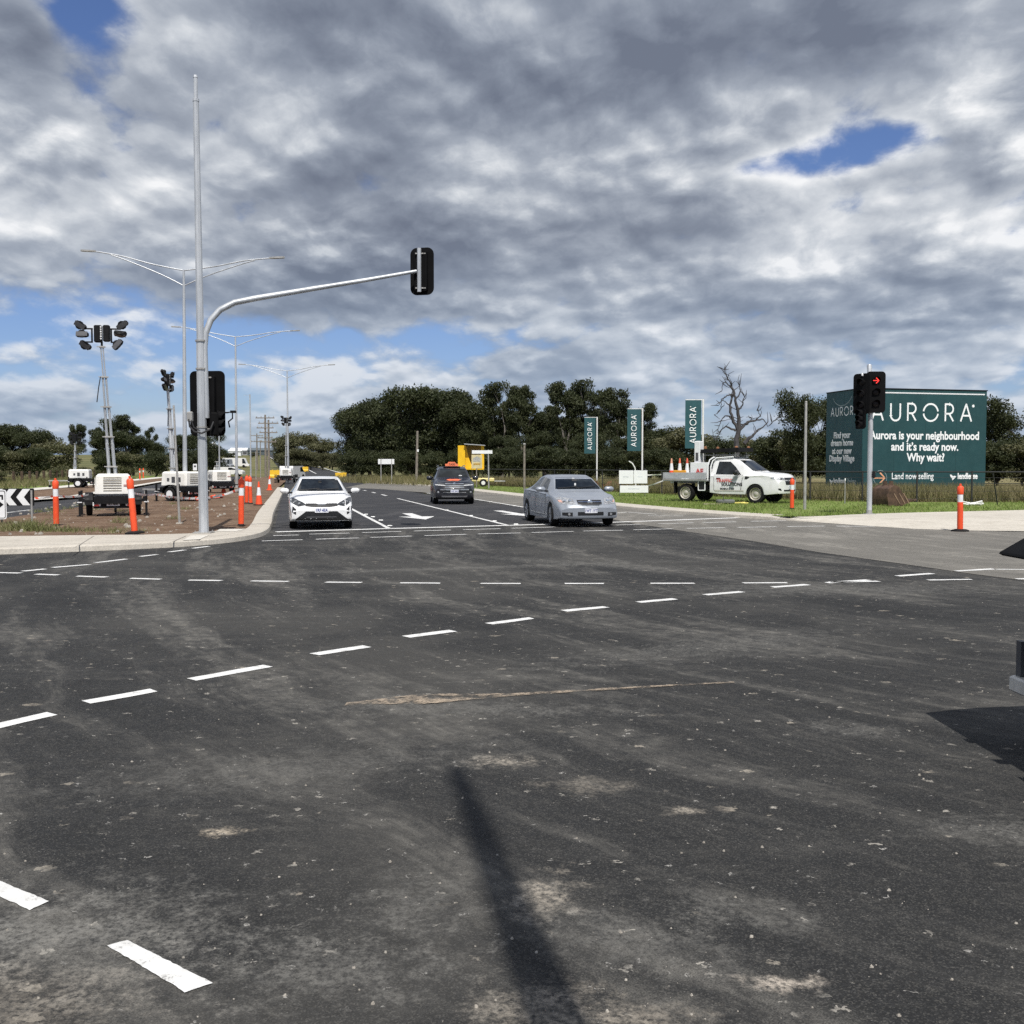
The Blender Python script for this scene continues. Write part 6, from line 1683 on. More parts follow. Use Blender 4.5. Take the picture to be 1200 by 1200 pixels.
# ------------------------------------------------------------------ trailer corner at the right edge of view
def edge_trailer():
    o = thing('flatbed_trailer', 'pale steel trailer corner with a black mudguard cut by the right edge of view', 'trailer', (3.225, 6.42, 0))
    pal = pm('grubby pale steel', (.62, .60, .55), .55, .2, var=.15, dirt=.5)
    MB().box((.75, -.72, .385), (1.52, 1.5, .05)).build('deck', pal, o)
    MB().box((.75, .012, .375), (1.52, .06, .10), bev=.012).box((-.035, -.72, .375), (.07, 1.5, .10), bev=.012).build('deck_frame', pal, o)
    MB().box((-.018, -.02, .53), (.036, .06, .24)).build('corner_post', M_DARKG, o)
    MB().box((.07, -.035, .535), (.13, .03, .24)).build('post_panel', pal, o)
    MB().box((.6, -.6, .31), (.08, 1.3, .08)).build('chassis_rail', M_DARKG, o)
    # black cover on top, pointed towards the road; unseen length drawn out for its shadow
    for k, (z0, ln) in enumerate(((1.16, 0),)):
        pts = [(-.165, 1.20), (-.14, 1.187), (-.09, 1.18), (.36, 1.17), (1.36, 1.165), (1.36, 1.62), (.76, 1.56), (.31, 1.45), (.12, 1.365), (-.02, 1.29), (-.12, 1.232), (-.155, 1.212)]
        MB().prism([(x, z) for x, z in pts], -.05, 1.55, Matrix.Translation((0, -.05, 0)) @ Matrix.Rotation(R(90), 4, 'X')).build('black_cover', M_BLACK, o)
    for y in (-.12, -.5): MB().tube([(.75, y, .4), (.75, y, 1.2)], .03, 8).build('cover_post', M_DARKG, o)
    for y in (-.1, -.62, -1.2): MB().box((.85 if y < -.3 else 1.0, y, .85), (1.5 if y < -.3 else 1.2, .04, .72)).build('unseen_shadow_board', M_BLACKM, o)  # unseen boards placed to fill out the trailer's shadow
    MB().box((.10, -.42, .80), (.16, .32, .05)).box((.06, -.8, .72), (.2, .12, .04)).build('bracket', M_DARKG, o)
    for y, x0, z in ((-.62, -.22, 1.02), (-.80, -.16, 1.06), (-1.02, -.26, .92), (-1.22, -.18, 1.0), (-1.42, -.27, 1.0)): MB().box(((x0 + .5) / 2, y, z), (.5 - x0, .07, .05)).build('added_shadow_bar', M_DARKG, o)  # unseen bars added to notch the edge of the cast shadow
    t = MB().lathe([(.16, -.09), (.29, -.09), (.31, -.05), (.31, .05), (.29, .09), (.16, .09)], 20, 'X', (.32, -.78, .31), cap=False).build('wheel', M_RUB, o, smooth=True)
    MB().lathe([(.01, -.06), (.15, -.07), (.17, -.09)], 16, 'X', (.32, -.78, .31)).build('rim', M_WHITE, t)
edge_trailer()

# ------------------------------------------------------------------ light tower trailers
def lamp_head(parent, z, s=1.0, yaw=0.0):
    """six floodlights around a pair of ballast boxes"""
    mb = MB(); mb.box((-.12, 0, .32), (.26, .22, .62), bev=.03).box((.17, .02, .34), (.22, .20, .60), bev=.03)
    for sx in (-1, 1): mb.box((sx * .46, 0, .50), (.30, .05, .05)).box((sx * .34, 0, .26), (.05, .05, .52)).box((sx * .50, 0, .02), (.34, .05, .05))
    h = mb.build('lamp_head', M_BLACKM, parent); h.location = (0, 0, z); h.scale = (s,) * 3; h.rotation_euler = (0, 0, yaw)
    mk_ = MB()
    for k in range(6): mk_.box((.005, -.113, .56 - k * .085), (.05, .006, .045 if k % 2 else .06))
    mk_.build('label_plate', M_SIGNW, h)
    for x, zz, ry, rx in ((-.74, .62, 32, 10), (-.68, .30, 0, -15), (-.58, -.10, 35, 20), (.74, .64, -34, 10), (.66, .30, 6, 70), (.56, -.06, -48, -10)):
        M = Matrix.Translation((x, -.04, zz)) @ Matrix.Rotation(R(ry), 4, 'Y') @ Matrix.Rotation(R(rx), 4, 'X')
        m = MB()
        m.lathe([(.04, .14), (.10, .10), (.155, -.02), (.16, -.05)], 10, 'Y')
        m.box((0, .05, 0), (.44, .16, .20), bev=.05); m.v = [tuple(M @ Vector(p)) for p in m.v]
        f = m.build('floodlight', M_BLACKM, h)
        m = MB().box((0, -.045, 0), (.40, .012, .17)); m.v = [tuple(M @ Vector(p)) for p in m.v]
        m.build('lamp_glass', M_GLASSLAMP if rx > 0 else M_DARKG, f)
    return h
def light_tower(loc, rz, label, mast_top, head_yaw=0.0, body=M_CREAM, lean=(0, 0), front=True, head=True):
    mo_ = Matrix.Rotation(rz, 3, 'Z') @ Vector((0, .95, 0))
    loc = (loc[0] - mo_.x, loc[1] - mo_.y, loc[2])
    o = thing('light_tower', label, 'light tower', loc, rz, 'portable light towers on trailers')
    # local: drawbar along +Y (away), tail along -Y (towards the viewer)
    cab = MB().box((0, .55, 1.02), (1.12, 1.5, .72), bev=.07, taper=(.93, .96)).build('cabinet', body, o)
    vb = MB()
    for k in range(6): vb.box((-.02, -.205, 1.26 - k * .085), (.56, .012, .03), rot=Matrix.Rotation(R(20), 3, 'X'))
    vb.build('vent', pm('vent grey cream', (.42, .40, .34), .5), cab)  # slats in a greyer cream than the cabinet
    for s_ in (1, -1):
        d = MB().box((s_ * .556, .5, 1.0), (.012, 1.1, .52)).build('side_door', body, cab)
        for a, w_, h_ in ((-.3, .16, .22), (.05, .2, .28), (.35, .14, .16)): MB().box((s_ * .566, .5 + a, 1.0), (.006, w_, h_)).build('decal', M_DARKG, d)
    MB().box((.42, -.207, 1.01), (.2, .006, .05)).build('decal', pm('red grey decal', (.40, .22, .20), .5), cab)
    MB().box((0, .45, .53), (1.18, 1.75, .24)).build('base_tray', M_BLACKM, o)
    MB().box((0, -.30, .38), (1.20, .10, .24)).build('rear_bar', M_BLACKM, o)
    for s_ in (1, -1):
        lamp = MB().box((s_ * .50, -.365, .40), (.24, .03, .13), bev=.012).build('rear_lamp', M_SIGNW, o)
        MB().prism([(-.085, -.055), (.085, -.055), (0, .07)], 0, .012, Matrix.Translation((s_ * .50, -.38, .40)) @ Matrix.Rotation(R(90), 4, 'X')).build('reflector', M_REDL, lamp)
        w_ = MB().lathe([(.18, -.09), (.30, -.09), (.325, -.05), (.325, .05), (.30, .09), (.18, .09)], 22, 'X', (s_ * .76, .55, .325), cap=False).build('wheel', M_RUB, o, smooth=True)
        MB().lathe([(.02, s_ * .06), (.16, s_ * .07), (.18, s_ * .09)], 16, 'X', (s_ * .76, .55, .325)).build('rim', M_SIGNW, w_)
        n = 10; g = MB(); vs = []; fs = []
        for i in range(n + 1):
            a = R(180 * i / n)
            for x in (-.12, .12):
                for rr in (.39, .41): vs.append((s_ * .76 + x, .55 + rr * math.cos(a), .36 + rr * math.sin(a)))
        for i in range(n): fs += [(4 * i, 4 * i + 4, 4 * i + 6, 4 * i + 2), (4 * i + 1, 4 * i + 3, 4 * i + 7, 4 * i + 5)]
        g.add(vs, fs).build('mudguard', M_BLACKM, o)
        for y in (-.15, 1.15):
            j = MB().box((s_ * 1.02, y, .42), (.07, .07, .80)).box((s_ * .82, y, .50), (.42, .06, .06)).box((s_ * 1.02, y, .02), (.18, .18, .03))
            j.build('jack_leg', M_BLACKM, o)
            MB().box((s_ * 1.02, y, .46), (.14, .10, .03)).build('jack_clamp', M_SIGNW, o.children[-1])
    p_ = MB().box((0, -.36, .40), (.40, .012, .12)).build('number_plate', M_PLATE, o)
    text_mesh('0L7 86M', .10, 'plate_lettering', M_TRIM, p_, Matrix.Translation((0, -.368, .365)) @ Matrix.Rotation(R(90), 4, 'X'), .002, sx=.8, thick=.001)
    MB().box((0, 2.0, .52), (.09, 1.7, .09)).tube([(0, 2.75, .5), (0, 2.75, .06)], .03, 8).build('drawbar', M_GALV_DULL, o)
    MB().lathe([(.09, -.04), (.12, 0), (.09, .04)], 12, 'X', (0, 2.75, .1)).build('jockey_wheel', M_RUB, o)
    # telescopic mast in five sections
    z0 = .62; H = mast_top - z0; n = 5; lx, ly = lean
    for k in range(n):
        a = z0 + H * (k / n) - (.25 if k else 0); b = z0 + H * ((k + 1) / n); w_ = .20 - .032 * k
        y = .95
        def at(z): return Vector((lx * (z - z0) / H, y + ly * (z - z0) / H, z))
        sec = MB()
        for sx in (-1, 1):
            for sy in (-1, 1):
                d = Vector((sx * w_ / 2, sy * w_ / 2, 0)); sec.tube([at(a) + d, at(b) + d], .018, 5)
        c = (at(a) + at(b)) / 2
        for sx in (-1, 1): sec.tube([at(a) + Vector((sx * w_ / 2, 0, 0)), at(b) + Vector((sx * w_ / 2, 0, 0))], w_ * .30, 4)
        s_ = sec.build('mast_section', M_GALV, o)
        MB().box(at(b), (w_ + .10, w_ + .10, .05)).box(at(b) + Vector((-.02, -.02, .0)), (w_ + .22, .03, .03)).build('mast_collar', M_GALV_DULL, s_)
    tp = at(mast_top)
    MB().tube([at(mast_top), at(mast_top) + Vector((0, 0, .18))], .035, 8).build('head_spigot', M_BLACKM, o)
    if head:
        h = lamp_head(o, mast_top + .16, .92, head_yaw); h.location = (tp.x, tp.y, mast_top + .14)
    MB().tube([at(z0 + H * .8) + Vector((-.12, -.05, 0)), at(z0 + H * .8) + Vector((-.18, -.08, -.35)), at(z0 + H * .74) + Vector((-.26, -.1, -.55))], .018, 5).build('cable', M_CABLE, o)
    return o
def tz(px, py, Y): return P(px, py, Y).z
b = P(134, 600, 34.6)
light_tower((b.x, b.y, .108), R(20), 'nearest light tower, cream trailer seen from behind with its lamps spread against the sky', tz(120, 407, b.y) - .108, R(-14), lean=(-.30, 0))
b = P(205, 588.5, 48.5)
light_tower((b.x, b.y, .108), R(68), 'second light tower, side on, between the near cream trailer and the mast signal', tz(196, 456, b.y) - .108, R(24), lean=(0, .32))
b = P(255, 577.5, 63)
light_tower((b.x, b.y, .108), R(30), 'cream light tower trailer just right of the mast signal, its mast lowered', 1.9, head=False)
b = P(336, 566.5, 100); 
light_tower((b.x, 100, .108), R(8), 'farthest light tower, behind the white hatchback next to the third street light', tz(333, 498, 100) - .108, R(60), body=M_WHITE)
b = P(88, 578, 78)
light_tower((b.x, 78, .11), R(100), 'light tower on the far side of the left road with a short mast', tz(86, 520, 78) - .108, R(40), body=M_WHITE, lean=(0, -.08))
# ------------------------------------------------------------------ trees
def leaf_mat(name, a, b, c):
    m, g = new_mat(name)
    info = g.n('ShaderNodeObjectInfo').outputs['Random']
    tc = g.n('ShaderNodeTexCoord').outputs['Object']
    rnd = g.n('ShaderNodeNewGeometry').outputs['Random Per Island']
    n = g.noise(tc, .45, 4, .6)
    col = g.mix(g.step(n, .35, .65), a, b)
    col = g.mix(g.m('MULTIPLY', g.step(rnd, .55, 1.0), .6), col, c)
    col = g.mix(g.m('MULTIPLY', info, .35), col, tuple(v * .6 for v in a))
    p = g.n('ShaderNodeBsdfPrincipled', {'Base Color': col, 'Roughness': .6, 'Specular IOR Level': .25})
    t = g.n('ShaderNodeBsdfTranslucent', {'Color': g.mix(1.0, col, (.9, 1.0, .5), 'MULTIPLY')})
    mx = g.n('ShaderNodeMixShader', {0: .22, 1: p.outputs[0], 2: t.outputs[0]})
    g.n('ShaderNodeOutputMaterial', {0: mx.outputs[0]})
    return m
M_LEAF = leaf_mat('eucalypt leaves', (.032, .042, .017), (.054, .063, .027), (.082, .088, .040))
M_LEAF2 = leaf_mat('olive leaves', (.085, .09, .042), (.125, .122, .065), (.165, .155, .09))  # olive, lightened further to stand in for haze on the far clump
M_BARK = pm('grey bark', (.15, .135, .115), .9, var=.35, scale=3, bump=.3)
M_BARKD = pm('dark bark', (.045, .038, .031), .9, var=.35, scale=3, bump=.3)
def crown_mesh(name, clumps, per, leaf, seed, mat):
    r = np.random.RandomState(seed)
    V = []; n_tot = 0
    for (c, rad) in clumps:
        n = int(per * (rad[0] * rad[1] * rad[2]) ** (2 / 3) / 1.0) + 30
        d = r.normal(size=(n, 3)); d /= np.linalg.norm(d, axis=1)[:, None]
        rr = r.uniform(.35, 1.0, n) ** .6
        p = np.array(c) + d * rr[:, None] * np.array(rad) * r.uniform(.78, 1.18, (n, 1))
        a = r.normal(size=(n, 3)); a /= np.linalg.norm(a, axis=1)[:, None]
        nn = d * .6 + r.normal(size=(n, 3)) * .6; 
        b = np.cross(a, nn); b /= np.linalg.norm(b, axis=1)[:, None] + 1e-9
        s = leaf * r.uniform(.55, 1.35, (n, 1)); w = s * r.uniform(.32, .6, (n, 1))
        V.append(np.stack([p - a * s, p + b * w, p + a * s, p - b * w], 1))
    V = np.concatenate(V).reshape(-1, 3); nf = len(V) // 4
    me = bpy.data.meshes.new(name)
    me.vertices.add(len(V)); me.vertices.foreach_set('co', V.ravel())
    me.loops.add(nf * 4); me.loops.foreach_set('vertex_index', np.arange(nf * 4))
    me.polygons.add(nf); me.polygons.foreach_set('loop_start', np.arange(0, nf * 4, 4)); me.polygons.foreach_set('loop_total', np.full(nf, 4))
    me.materials.append(mat); me.update(calc_edges=True); me.validate()
    return me
def limbs(mb, rng, p, d, L, r, depth, tips, spread=.7, up=.25):
    n = 4; pts = [p]; rad = [r]; q = p.copy(); dd = d.copy()
    for k in range(n):
        dd = (dd + Vector((rng.uniform(-.22, .22), rng.uniform(-.22, .22), rng.uniform(-.05, .15)))).normalized()
        q = q + dd * L / n; pts.append(q.copy()); rad.append(r * (1 - .42 * (k + 1) / n))
    mb.tube(pts, rad, 6 if depth > 1 else 4)
    if depth == 0: tips.append(q); return
    for k in range(rng.choice((2, 3, 3))):
        a = rng.uniform(0, 6.283); nd = (dd + Vector((math.cos(a) * spread, math.sin(a) * spread, up))).normalized()
        limbs(mb, rng, q if k else pts[-2].lerp(q, .6), nd, L * rng.uniform(.6, .85), rad[-1] * .85, depth - 1, tips, spread, up)
def make_tree(kind, seed, mat=None, bark=None):
    """an unplaced tree with its foot at the origin; kinds: dense, open, bush, low"""
    rng = random.Random(seed); mb = MB(); tips = []
    o = bpy.data.objects.new('tree', None); COL.objects.link(o)
    if kind == 'dense': H, dep, sp, n0 = 12.0, 2, .85, 3
    elif kind == 'open': H, dep, sp, n0 = 13.5, 3, .60, 3
    elif kind == 'low': H, dep, sp, n0 = 7.0, 2, 1.0, 3
    else: H, dep, sp, n0 = 4.0, 1, 1.1, 3
    tr = H * (.28 if kind in ('dense', 'open') else .16)
    r0 = H * .022
    pts = [Vector((0, 0, -.2)), Vector((rng.uniform(-.2, .2), rng.uniform(-.2, .2), tr * .5)), Vector((rng.uniform(-.4, .4), rng.uniform(-.4, .4), tr))]
    mb.tube(pts, [r0 * 1.35, r0 * 1.05, r0 * .9], 8)
    for k in range(n0):
        a = 6.283 * k / n0 + rng.uniform(-.4, .4); d = Vector((math.cos(a) * .55, math.sin(a) * .55, 1)).normalized()
        limbs(mb, rng, pts[-1] - Vector((0, 0, .1 * k)), d, H * (.26 if dep > 2 else .30) * (rng.uniform(.6, 1.15) if kind == 'open' else rng.uniform(.8, 1.1)), r0 * .62, dep, tips, sp, .55 if kind == 'open' else .25)
    zmax = max(t.z for t in tips); k_ = (H * .90) / zmax
    mb.v = [(x * (.7 + .3 * k_), y * (.7 + .3 * k_), z * k_) for x, y, z in mb.v]
    tips = [Vector((t.x * (.7 + .3 * k_), t.y * (.7 + .3 * k_), t.z * k_)) for t in tips]
    mb.build('trunk', bark or M_BARKD, o, smooth=True)
    cl = []
    for t in tips:
        if kind == 'open':
            s = rng.uniform(.55, 1.15); cl.append((t, (s * 1.1, s * 1.1, s * .8)))
            if rng.random() < .75:
                q = rng.uniform(.6, .88); s = rng.uniform(.5, 1.0); cl.append((Vector((t.x * rng.uniform(.7, 1.15), t.y * rng.uniform(.7, 1.15), t.z * q)), (s * 1.3, s * 1.3, s * .7)))
        elif kind == 'dense':
            s = rng.uniform(1.1, 1.9); cl.append((t, (s * 1.15, s * 1.15, s * .85)))
            if rng.random() < .7:
                t2 = Vector((t.x * rng.uniform(.3, .9), t.y * rng.uniform(.3, .9), t.z * rng.uniform(.45, .8))); cl.append((t2, (1.5, 1.5, 1.2)))
        elif kind == 'low':
            s = rng.uniform(.9, 1.5); cl.append((t, (s * 1.2, s * 1.2, s * .8)))
            t2 = Vector((t.x * .9, t.y * .9, t.z * rng.uniform(.3, .7))); cl.append((t2, (1.2, 1.2, .9)))
        else:
            s = rng.uniform(.55, .95); cl.append((t, (s * 1.2, s * 1.2, s))); cl.append((Vector((t.x * .9, t.y * .9, t.z * .45)), (s, s, s)))
    if kind == 'dense':
        for k in range(12):
            a = rng.uniform(0, 6.28); q = rng.uniform(.5, 3.6); cl.append((Vector((q * math.cos(a), q * math.sin(a), H * rng.uniform(.18, .5))), (1.5, 1.5, 1.1)))
    me = crown_mesh('crown', cl, {'dense': 150, 'open': 230, 'low': 170, 'bush': 260}[kind], {'dense': .185, 'open': .165, 'low': .16, 'bush': .12}[kind], seed, mat or M_LEAF)
    link('crown', me, o)
    return o
PROTO = {'dense': [make_tree('dense', s) for s in (1, 2, 3, 4)], 'open': [make_tree('open', s, bark=M_BARK) for s in (11, 12, 13)],
         'low': [make_tree('low', s, M_LEAF if s % 2 else M_LEAF2) for s in (21, 22, 23)], 'bush': [make_tree('bush', s, M_LEAF2) for s in (31, 32)]}
PH_ = {}
for k in PROTO:
    for i, o in enumerate(PROTO[k]):
        co = [c for c in o.children if c.name.startswith('crown')][0].data.vertices; a = np.empty(len(co) * 3); co.foreach_get('co', a); PH_[(k, i)] = a.reshape(-1, 3)[:, 2].max()
used_proto = set()
rt = random.Random(77)
def tree(kind, i, px, Y, pyt, label, group=None, wide=1.0, name=None, z=None):
    """tree standing Y metres away whose top reaches the given height of the photograph"""
    b = P(px, 555, Y); b.z = (terrain_h(b.x, Y) + .05) if z is None else z
    s = (P(px, pyt, Y).z - b.z) / PH_[(kind, i)]
    src = PROTO[kind][i]
    if (kind, i) not in used_proto: o = src; used_proto.add((kind, i))
    else: o = copy_thing(src)
    o.name = name or {'dense': 'gum_tree', 'open': 'gum_tree', 'low': 'spreading_tree', 'bush': 'shrub'}[kind]
    o.location = b; o.rotation_euler = (0, 0, rt.uniform(0, 6.28)); o.scale = (s * wide, s * wide, s)
    for k_ in ('label', 'group', 'category'):
        if k_ in o: del o[k_]
    tag(o, label, 'shrub' if kind == 'bush' else 'tree', group)
    return o
W1 = 'dark gum tree within the dense wood right of the road'
GW = 'trees of the dense wood right of the road'
# skyline trees of the wood (px, distance, top)
tree('dense', 0, 414, 168, 476, 'dark bushy tree at the left end of the dense wood beside the far road', GW, .75)
tree('dense', 1, 434, 158, 469, 'rounded dark tree on the sloping left shoulder of the dense wood', GW)
tree('dense', 2, 460, 150, 459, 'tall dark tree left of the highest rounded top of the dense wood', GW)
tree('dense', 3, 492, 143, 450.5, 'broad rounded tree topping the left half of the wood, above the timber pole', GW, 1.05)
tree('dense', 0, 522, 140, 453, 'dark tree with small sky gaps right of the broad rounded top, above the taxi', GW)
tree('dense', 1, 548, 136, 467, 'lower dark tree in the dip of the wood above the yellow message board', GW)
tree('open', 0, 588, 130, 446, 'tall open gum with clear gaps and pale limbs, right of the dip in the wood', GW, .85)
tree('open', 1, 614, 133, 450, 'tall open gum with flat leaf clumps, second right of the dip in the wood', GW, .75)
tree('open', 2, 638, 134, 474, 'shorter gum in the second dip, left of the smallest banner', GW, .9)
tree('open', 2, 662, 127, 446, 'tall open gum left of and above the smallest banner', GW, .8)
tree('open', 0, 690, 130, 443, 'tall open gum standing above the smallest banner', GW, .75)
tree('open', 1, 722, 125, 454, 'open gum with spread twiggy top between the two left banners', GW, .85)
tree('open', 2, 754, 122, 471, 'open gum at the right end of the wood, just right of the middle banner', GW, .8)
for k, (px, Y, t) in enumerate(((424, 176, 494), (445, 172, 488), (476, 168, 476), (507, 165, 474), (535, 160, 486), (560, 156, 490), (585, 154, 492), (612, 152, 488), (640, 150, 492), (668, 148, 490), (700, 146, 486), (732, 143, 494), (762, 140, 503),
                                   (640, 128, 503), (560, 133, 502), (596, 122, 508), (690, 120, 506), (735, 118, 510))):
    tree('dense', k % 4, px, Y, t, W1, GW, 1.05)
for k, (px, Y, t) in enumerate(((414, 150, 527), (432, 146, 526), (455, 138, 526), (482, 132, 526), (510, 128, 527), (540, 124, 526), (566, 120, 524), (592, 116, 522), (618, 112, 524), (642, 110, 520), (668, 108, 524), (694, 106, 524), (720, 104, 522), (748, 102, 524), (772, 100, 522))):
    tree('low', k % 3 if k % 3 != 1 else 0, px, Y, t, 'low dark tree in the shaded front of the dense wood right of the road', 'low front trees of the dense wood', 1.15)
W2 = 'low tree in the belt behind the white utility truck'
for k, (px, Y, t) in enumerate(((786, 118, 497), (806, 112, 500), (832, 120, 508), (850, 108, 513), (878, 112, 508), (900, 106, 510), (922, 100, 500), (948, 98, 505))):
    tree('low', k % 3, px, Y, t, W2, 'tree belt behind the utility truck', 1.15)
tree('dense', 2, 942, 92, 454, 'tall leafy gum left of the billboard, above the steel post', None, .72)
tree('dense', 1, 972, 96, 462, 'gum half hidden behind the left panel of the billboard', None, .6)
for k, (px, Y, t) in enumerate(((980, 96, 500), (1010, 98, 505), (1146, 86, 512), (1170, 84, 514), (1200, 82, 512), (1230, 82, 510))):
    tree('low', k % 3, px, Y, t, 'low dark tree behind the billboard', 'tree belt behind the billboard', 1.2)
tree('dense', 0, 1168, 92, 481, 'dark gum just right of the billboard top corner', None, 1.0)
tree('dense', 3, 1205, 90, 461, 'big dark tree cut by the right edge of view beyond the billboard', None, 1.0)
# left side
tree('dense', 0, 4, 150, 495, 'dark rounded tree cut by the left edge of view beyond the paddock', None, 1.2)
tree('dense', 2, 24, 152, 500.5, 'dark rounded tree second from the left edge beyond the paddock', None, 1.15)
tree('dense', 1, 44, 150, 503.5, 'dark rounded tree third from the left edge beyond the paddock', None, 1.1)
tree('low', 1, 60, 148, 514, 'lower olive tree at the right end of the leftmost clump', None, 1.3)
for k, (px, t) in enumerate(((-6, 520), (20, 524), (44, 523))): tree('low', k % 3, px, 138, t, 'low bushy tree along the foot of the leftmost clump', 'low trees of the leftmost clump', 1.25)
tree('bush', 0, 3, 90, 551, 'dark round bush before the paddock fence at the left edge', None, 1.3)
tree('open', 1, 88, 165, 496, 'slim gum left of the near light tower mast', None, .65)
tree('open', 0, 122, 168, 489, 'gum behind the mast of the near light tower', None, .9)
tree('open', 2, 148, 166, 485, 'tallest gum of the left middle group, right of the near light tower mast', None, .9)
tree('dense', 3, 132, 160, 503, 'dense dark tree behind the near light tower', None, 1.1)
tree('dense', 1, 156, 162, 508, 'dense dark tree right of the near light tower mast', None, 1.05)
tree('open', 0, 176, 170, 499, 'slender gum with a thin top left of the second light tower', None, .5)
tree('dense', 2, 184, 165, 515, 'dark tree left of the second light tower mast', None, 1.1)
tree('dense', 0, 212, 168, 508, 'dark tree behind the nearest street light', None, 1.1)
tree('dense', 3, 240, 172, 505, 'dark tree behind the mast signal', None, .9)
tree('low', 0, 250, 178, 518, 'low tree at the right end of the left wood, just right of the mast', None, 1.0)
for k, (px, t) in enumerate(((128, 530), (152, 528), (182, 527), (222, 526))): tree('low', k % 3, px, 150, t, 'low tree along the foot of the left middle wood', 'low trees of the left middle wood', 1.2)
for k, (px, Y, t) in enumerate(((62, 120, 548), (72, 125, 545), (100, 130, 546), (112, 128, 549))): tree('bush', k % 2, px, Y, t, 'scrubby bush in the dry grass beyond the paddock fence', 'scrub beyond the paddock fence', 1.3)
# beyond the white hatchback: olive trees on the rising ground
for k, (px, Y, t, l) in enumerate(((334, 260, 513, 'left tree'), (347, 265, 505, 'tallest tree'), (359, 262, 506.5, 'second tallest tree'), (372, 258, 516, 'right tree'), (386, 262, 513, 'lone end tree'))):
    tree('low', 1, px, Y, t, l + ' of the olive clump on the rise behind the white hatchback', 'olive trees on the far rise', 1.15)
for k, (px, t) in enumerate(((340, 527), (352, 524), (364, 526), (378, 530), (390, 528))): tree('low', 1, px, 235, t, 'low olive tree at the foot of the clump on the far rise', 'low olive trees on the far rise', 1.2)
tree('bush', 1, 412, 165, 543, 'shrub at the foot of the dense wood left end', None, 1.6)
for k, (px, Y) in enumerate(((270, 420), (296, 460), (325, 520), (240, 480), (200, 500))): tree('low', k % 3, px, Y, 530.5 - k % 2, 'tiny dark tree on the far skyline left of the road', 'skyline trees far off', 2.2)
for key in [(k, i) for k in PROTO for i in range(len(PROTO[k])) if (k, i) not in used_proto]:
    o = PROTO[key[0]][key[1]]
    for c in list(o.children): bpy.data.objects.remove(c)
    bpy.data.objects.remove(o)

# the bare dead gum behind the truck
def dead_tree():
    b = P(866, 570, 82); b.z = .1
    o = thing('dead_tree', 'bare grey dead tree with crooked branches behind the white utility truck', 'tree', b)
    Y = 82; mb = MB(); rng = random.Random(6)
    def pt(px, py, dy=0): return P(px, py, Y + dy) - b
    def br(pts, r0, r1, twigs=0):
        p = smooth3([pt(*q) for q in pts], 4); n = len(p)
        p = [q + Vector((rng.uniform(-.05, .05), rng.uniform(-.05, .05), rng.uniform(-.05, .05))) if 0 < i < n - 1 else q for i, q in enumerate(p)]
        mb.tube(p, [r1 * .8 + (r0 * .8 - r1 * .8) * (1 - i / (n - 1)) ** 1.7 for i in range(n)], 6)
        for k in range(twigs):
            i = rng.randrange(n // 3, n); a = p[i]; d = (p[min(i + 1, n - 1)] - p[max(i - 1, 0)]).normalized()
            s = Vector((rng.uniform(-1, 1), rng.uniform(-.6, .6), rng.uniform(-.3, .9))).normalized(); d = (d * .6 + s).normalized(); L = rng.uniform(.35, .9)
            q1 = a + d * L * .5; q2 = q1 + (d + Vector((rng.uniform(-.7, .7), rng.uniform(-.4, .4), rng.uniform(-.4, .6)))).normalized() * L * .6
            mb.tube([a, q1, q2], [.035, .025, .012], 4)
    br([(866, 572), (864, 545), (863, 520), (866, 500), (865, 485), (862, 470), (860, 458), (855, 448), (850, 438), (849, 431)], .40, .03, 22)
    br([(866, 505), (858, 490), (856, 475), (859, 463), (858, 455), (852, 450), (847, 449), (846, 458)], .18, .03, 10)
    br([(862, 468), (867, 459), (866, 450), (862, 447)], .09, .02, 4)
    br([(864, 483), (869, 476), (871, 470), (872, 462), (868, 460)], .12, .02, 5)
    br([(860, 462), (852, 464), (846, 468), (845, 476), (842, 483), (837, 486)], .08, .02, 5)
    br([(858, 478), (850, 471), (845, 470), (842, 475)], .07, .02, 3)
    br([(862, 498), (856, 489), (850, 488), (845, 494), (843, 500), (840, 508)], .12, .02, 6)
    br([(862, 505), (852, 500), (846, 504), (841, 512), (838, 516)], .12, .02, 5)
    br([(866, 505), (873, 497), (880, 494), (887, 492), (895, 492), (900, 499), (905, 495), (910, 492)], .17, .02, 6)
    br([(868, 498), (876, 497), (880, 490), (879, 490)], .09, .02, 4)
    br([(884, 493), (891, 488), (889, 483), (887, 481)], .07, .02, 4)
    br([(872, 520), (880, 512), (886, 506), (894, 500), (900, 494)], .22, .05, 4)
    mb.build('trunk', pm('silvered dead wood', (.055, .052, .054), .85, var=.4, scale=2, bump=.3), o, smooth=True)
dead_tree()

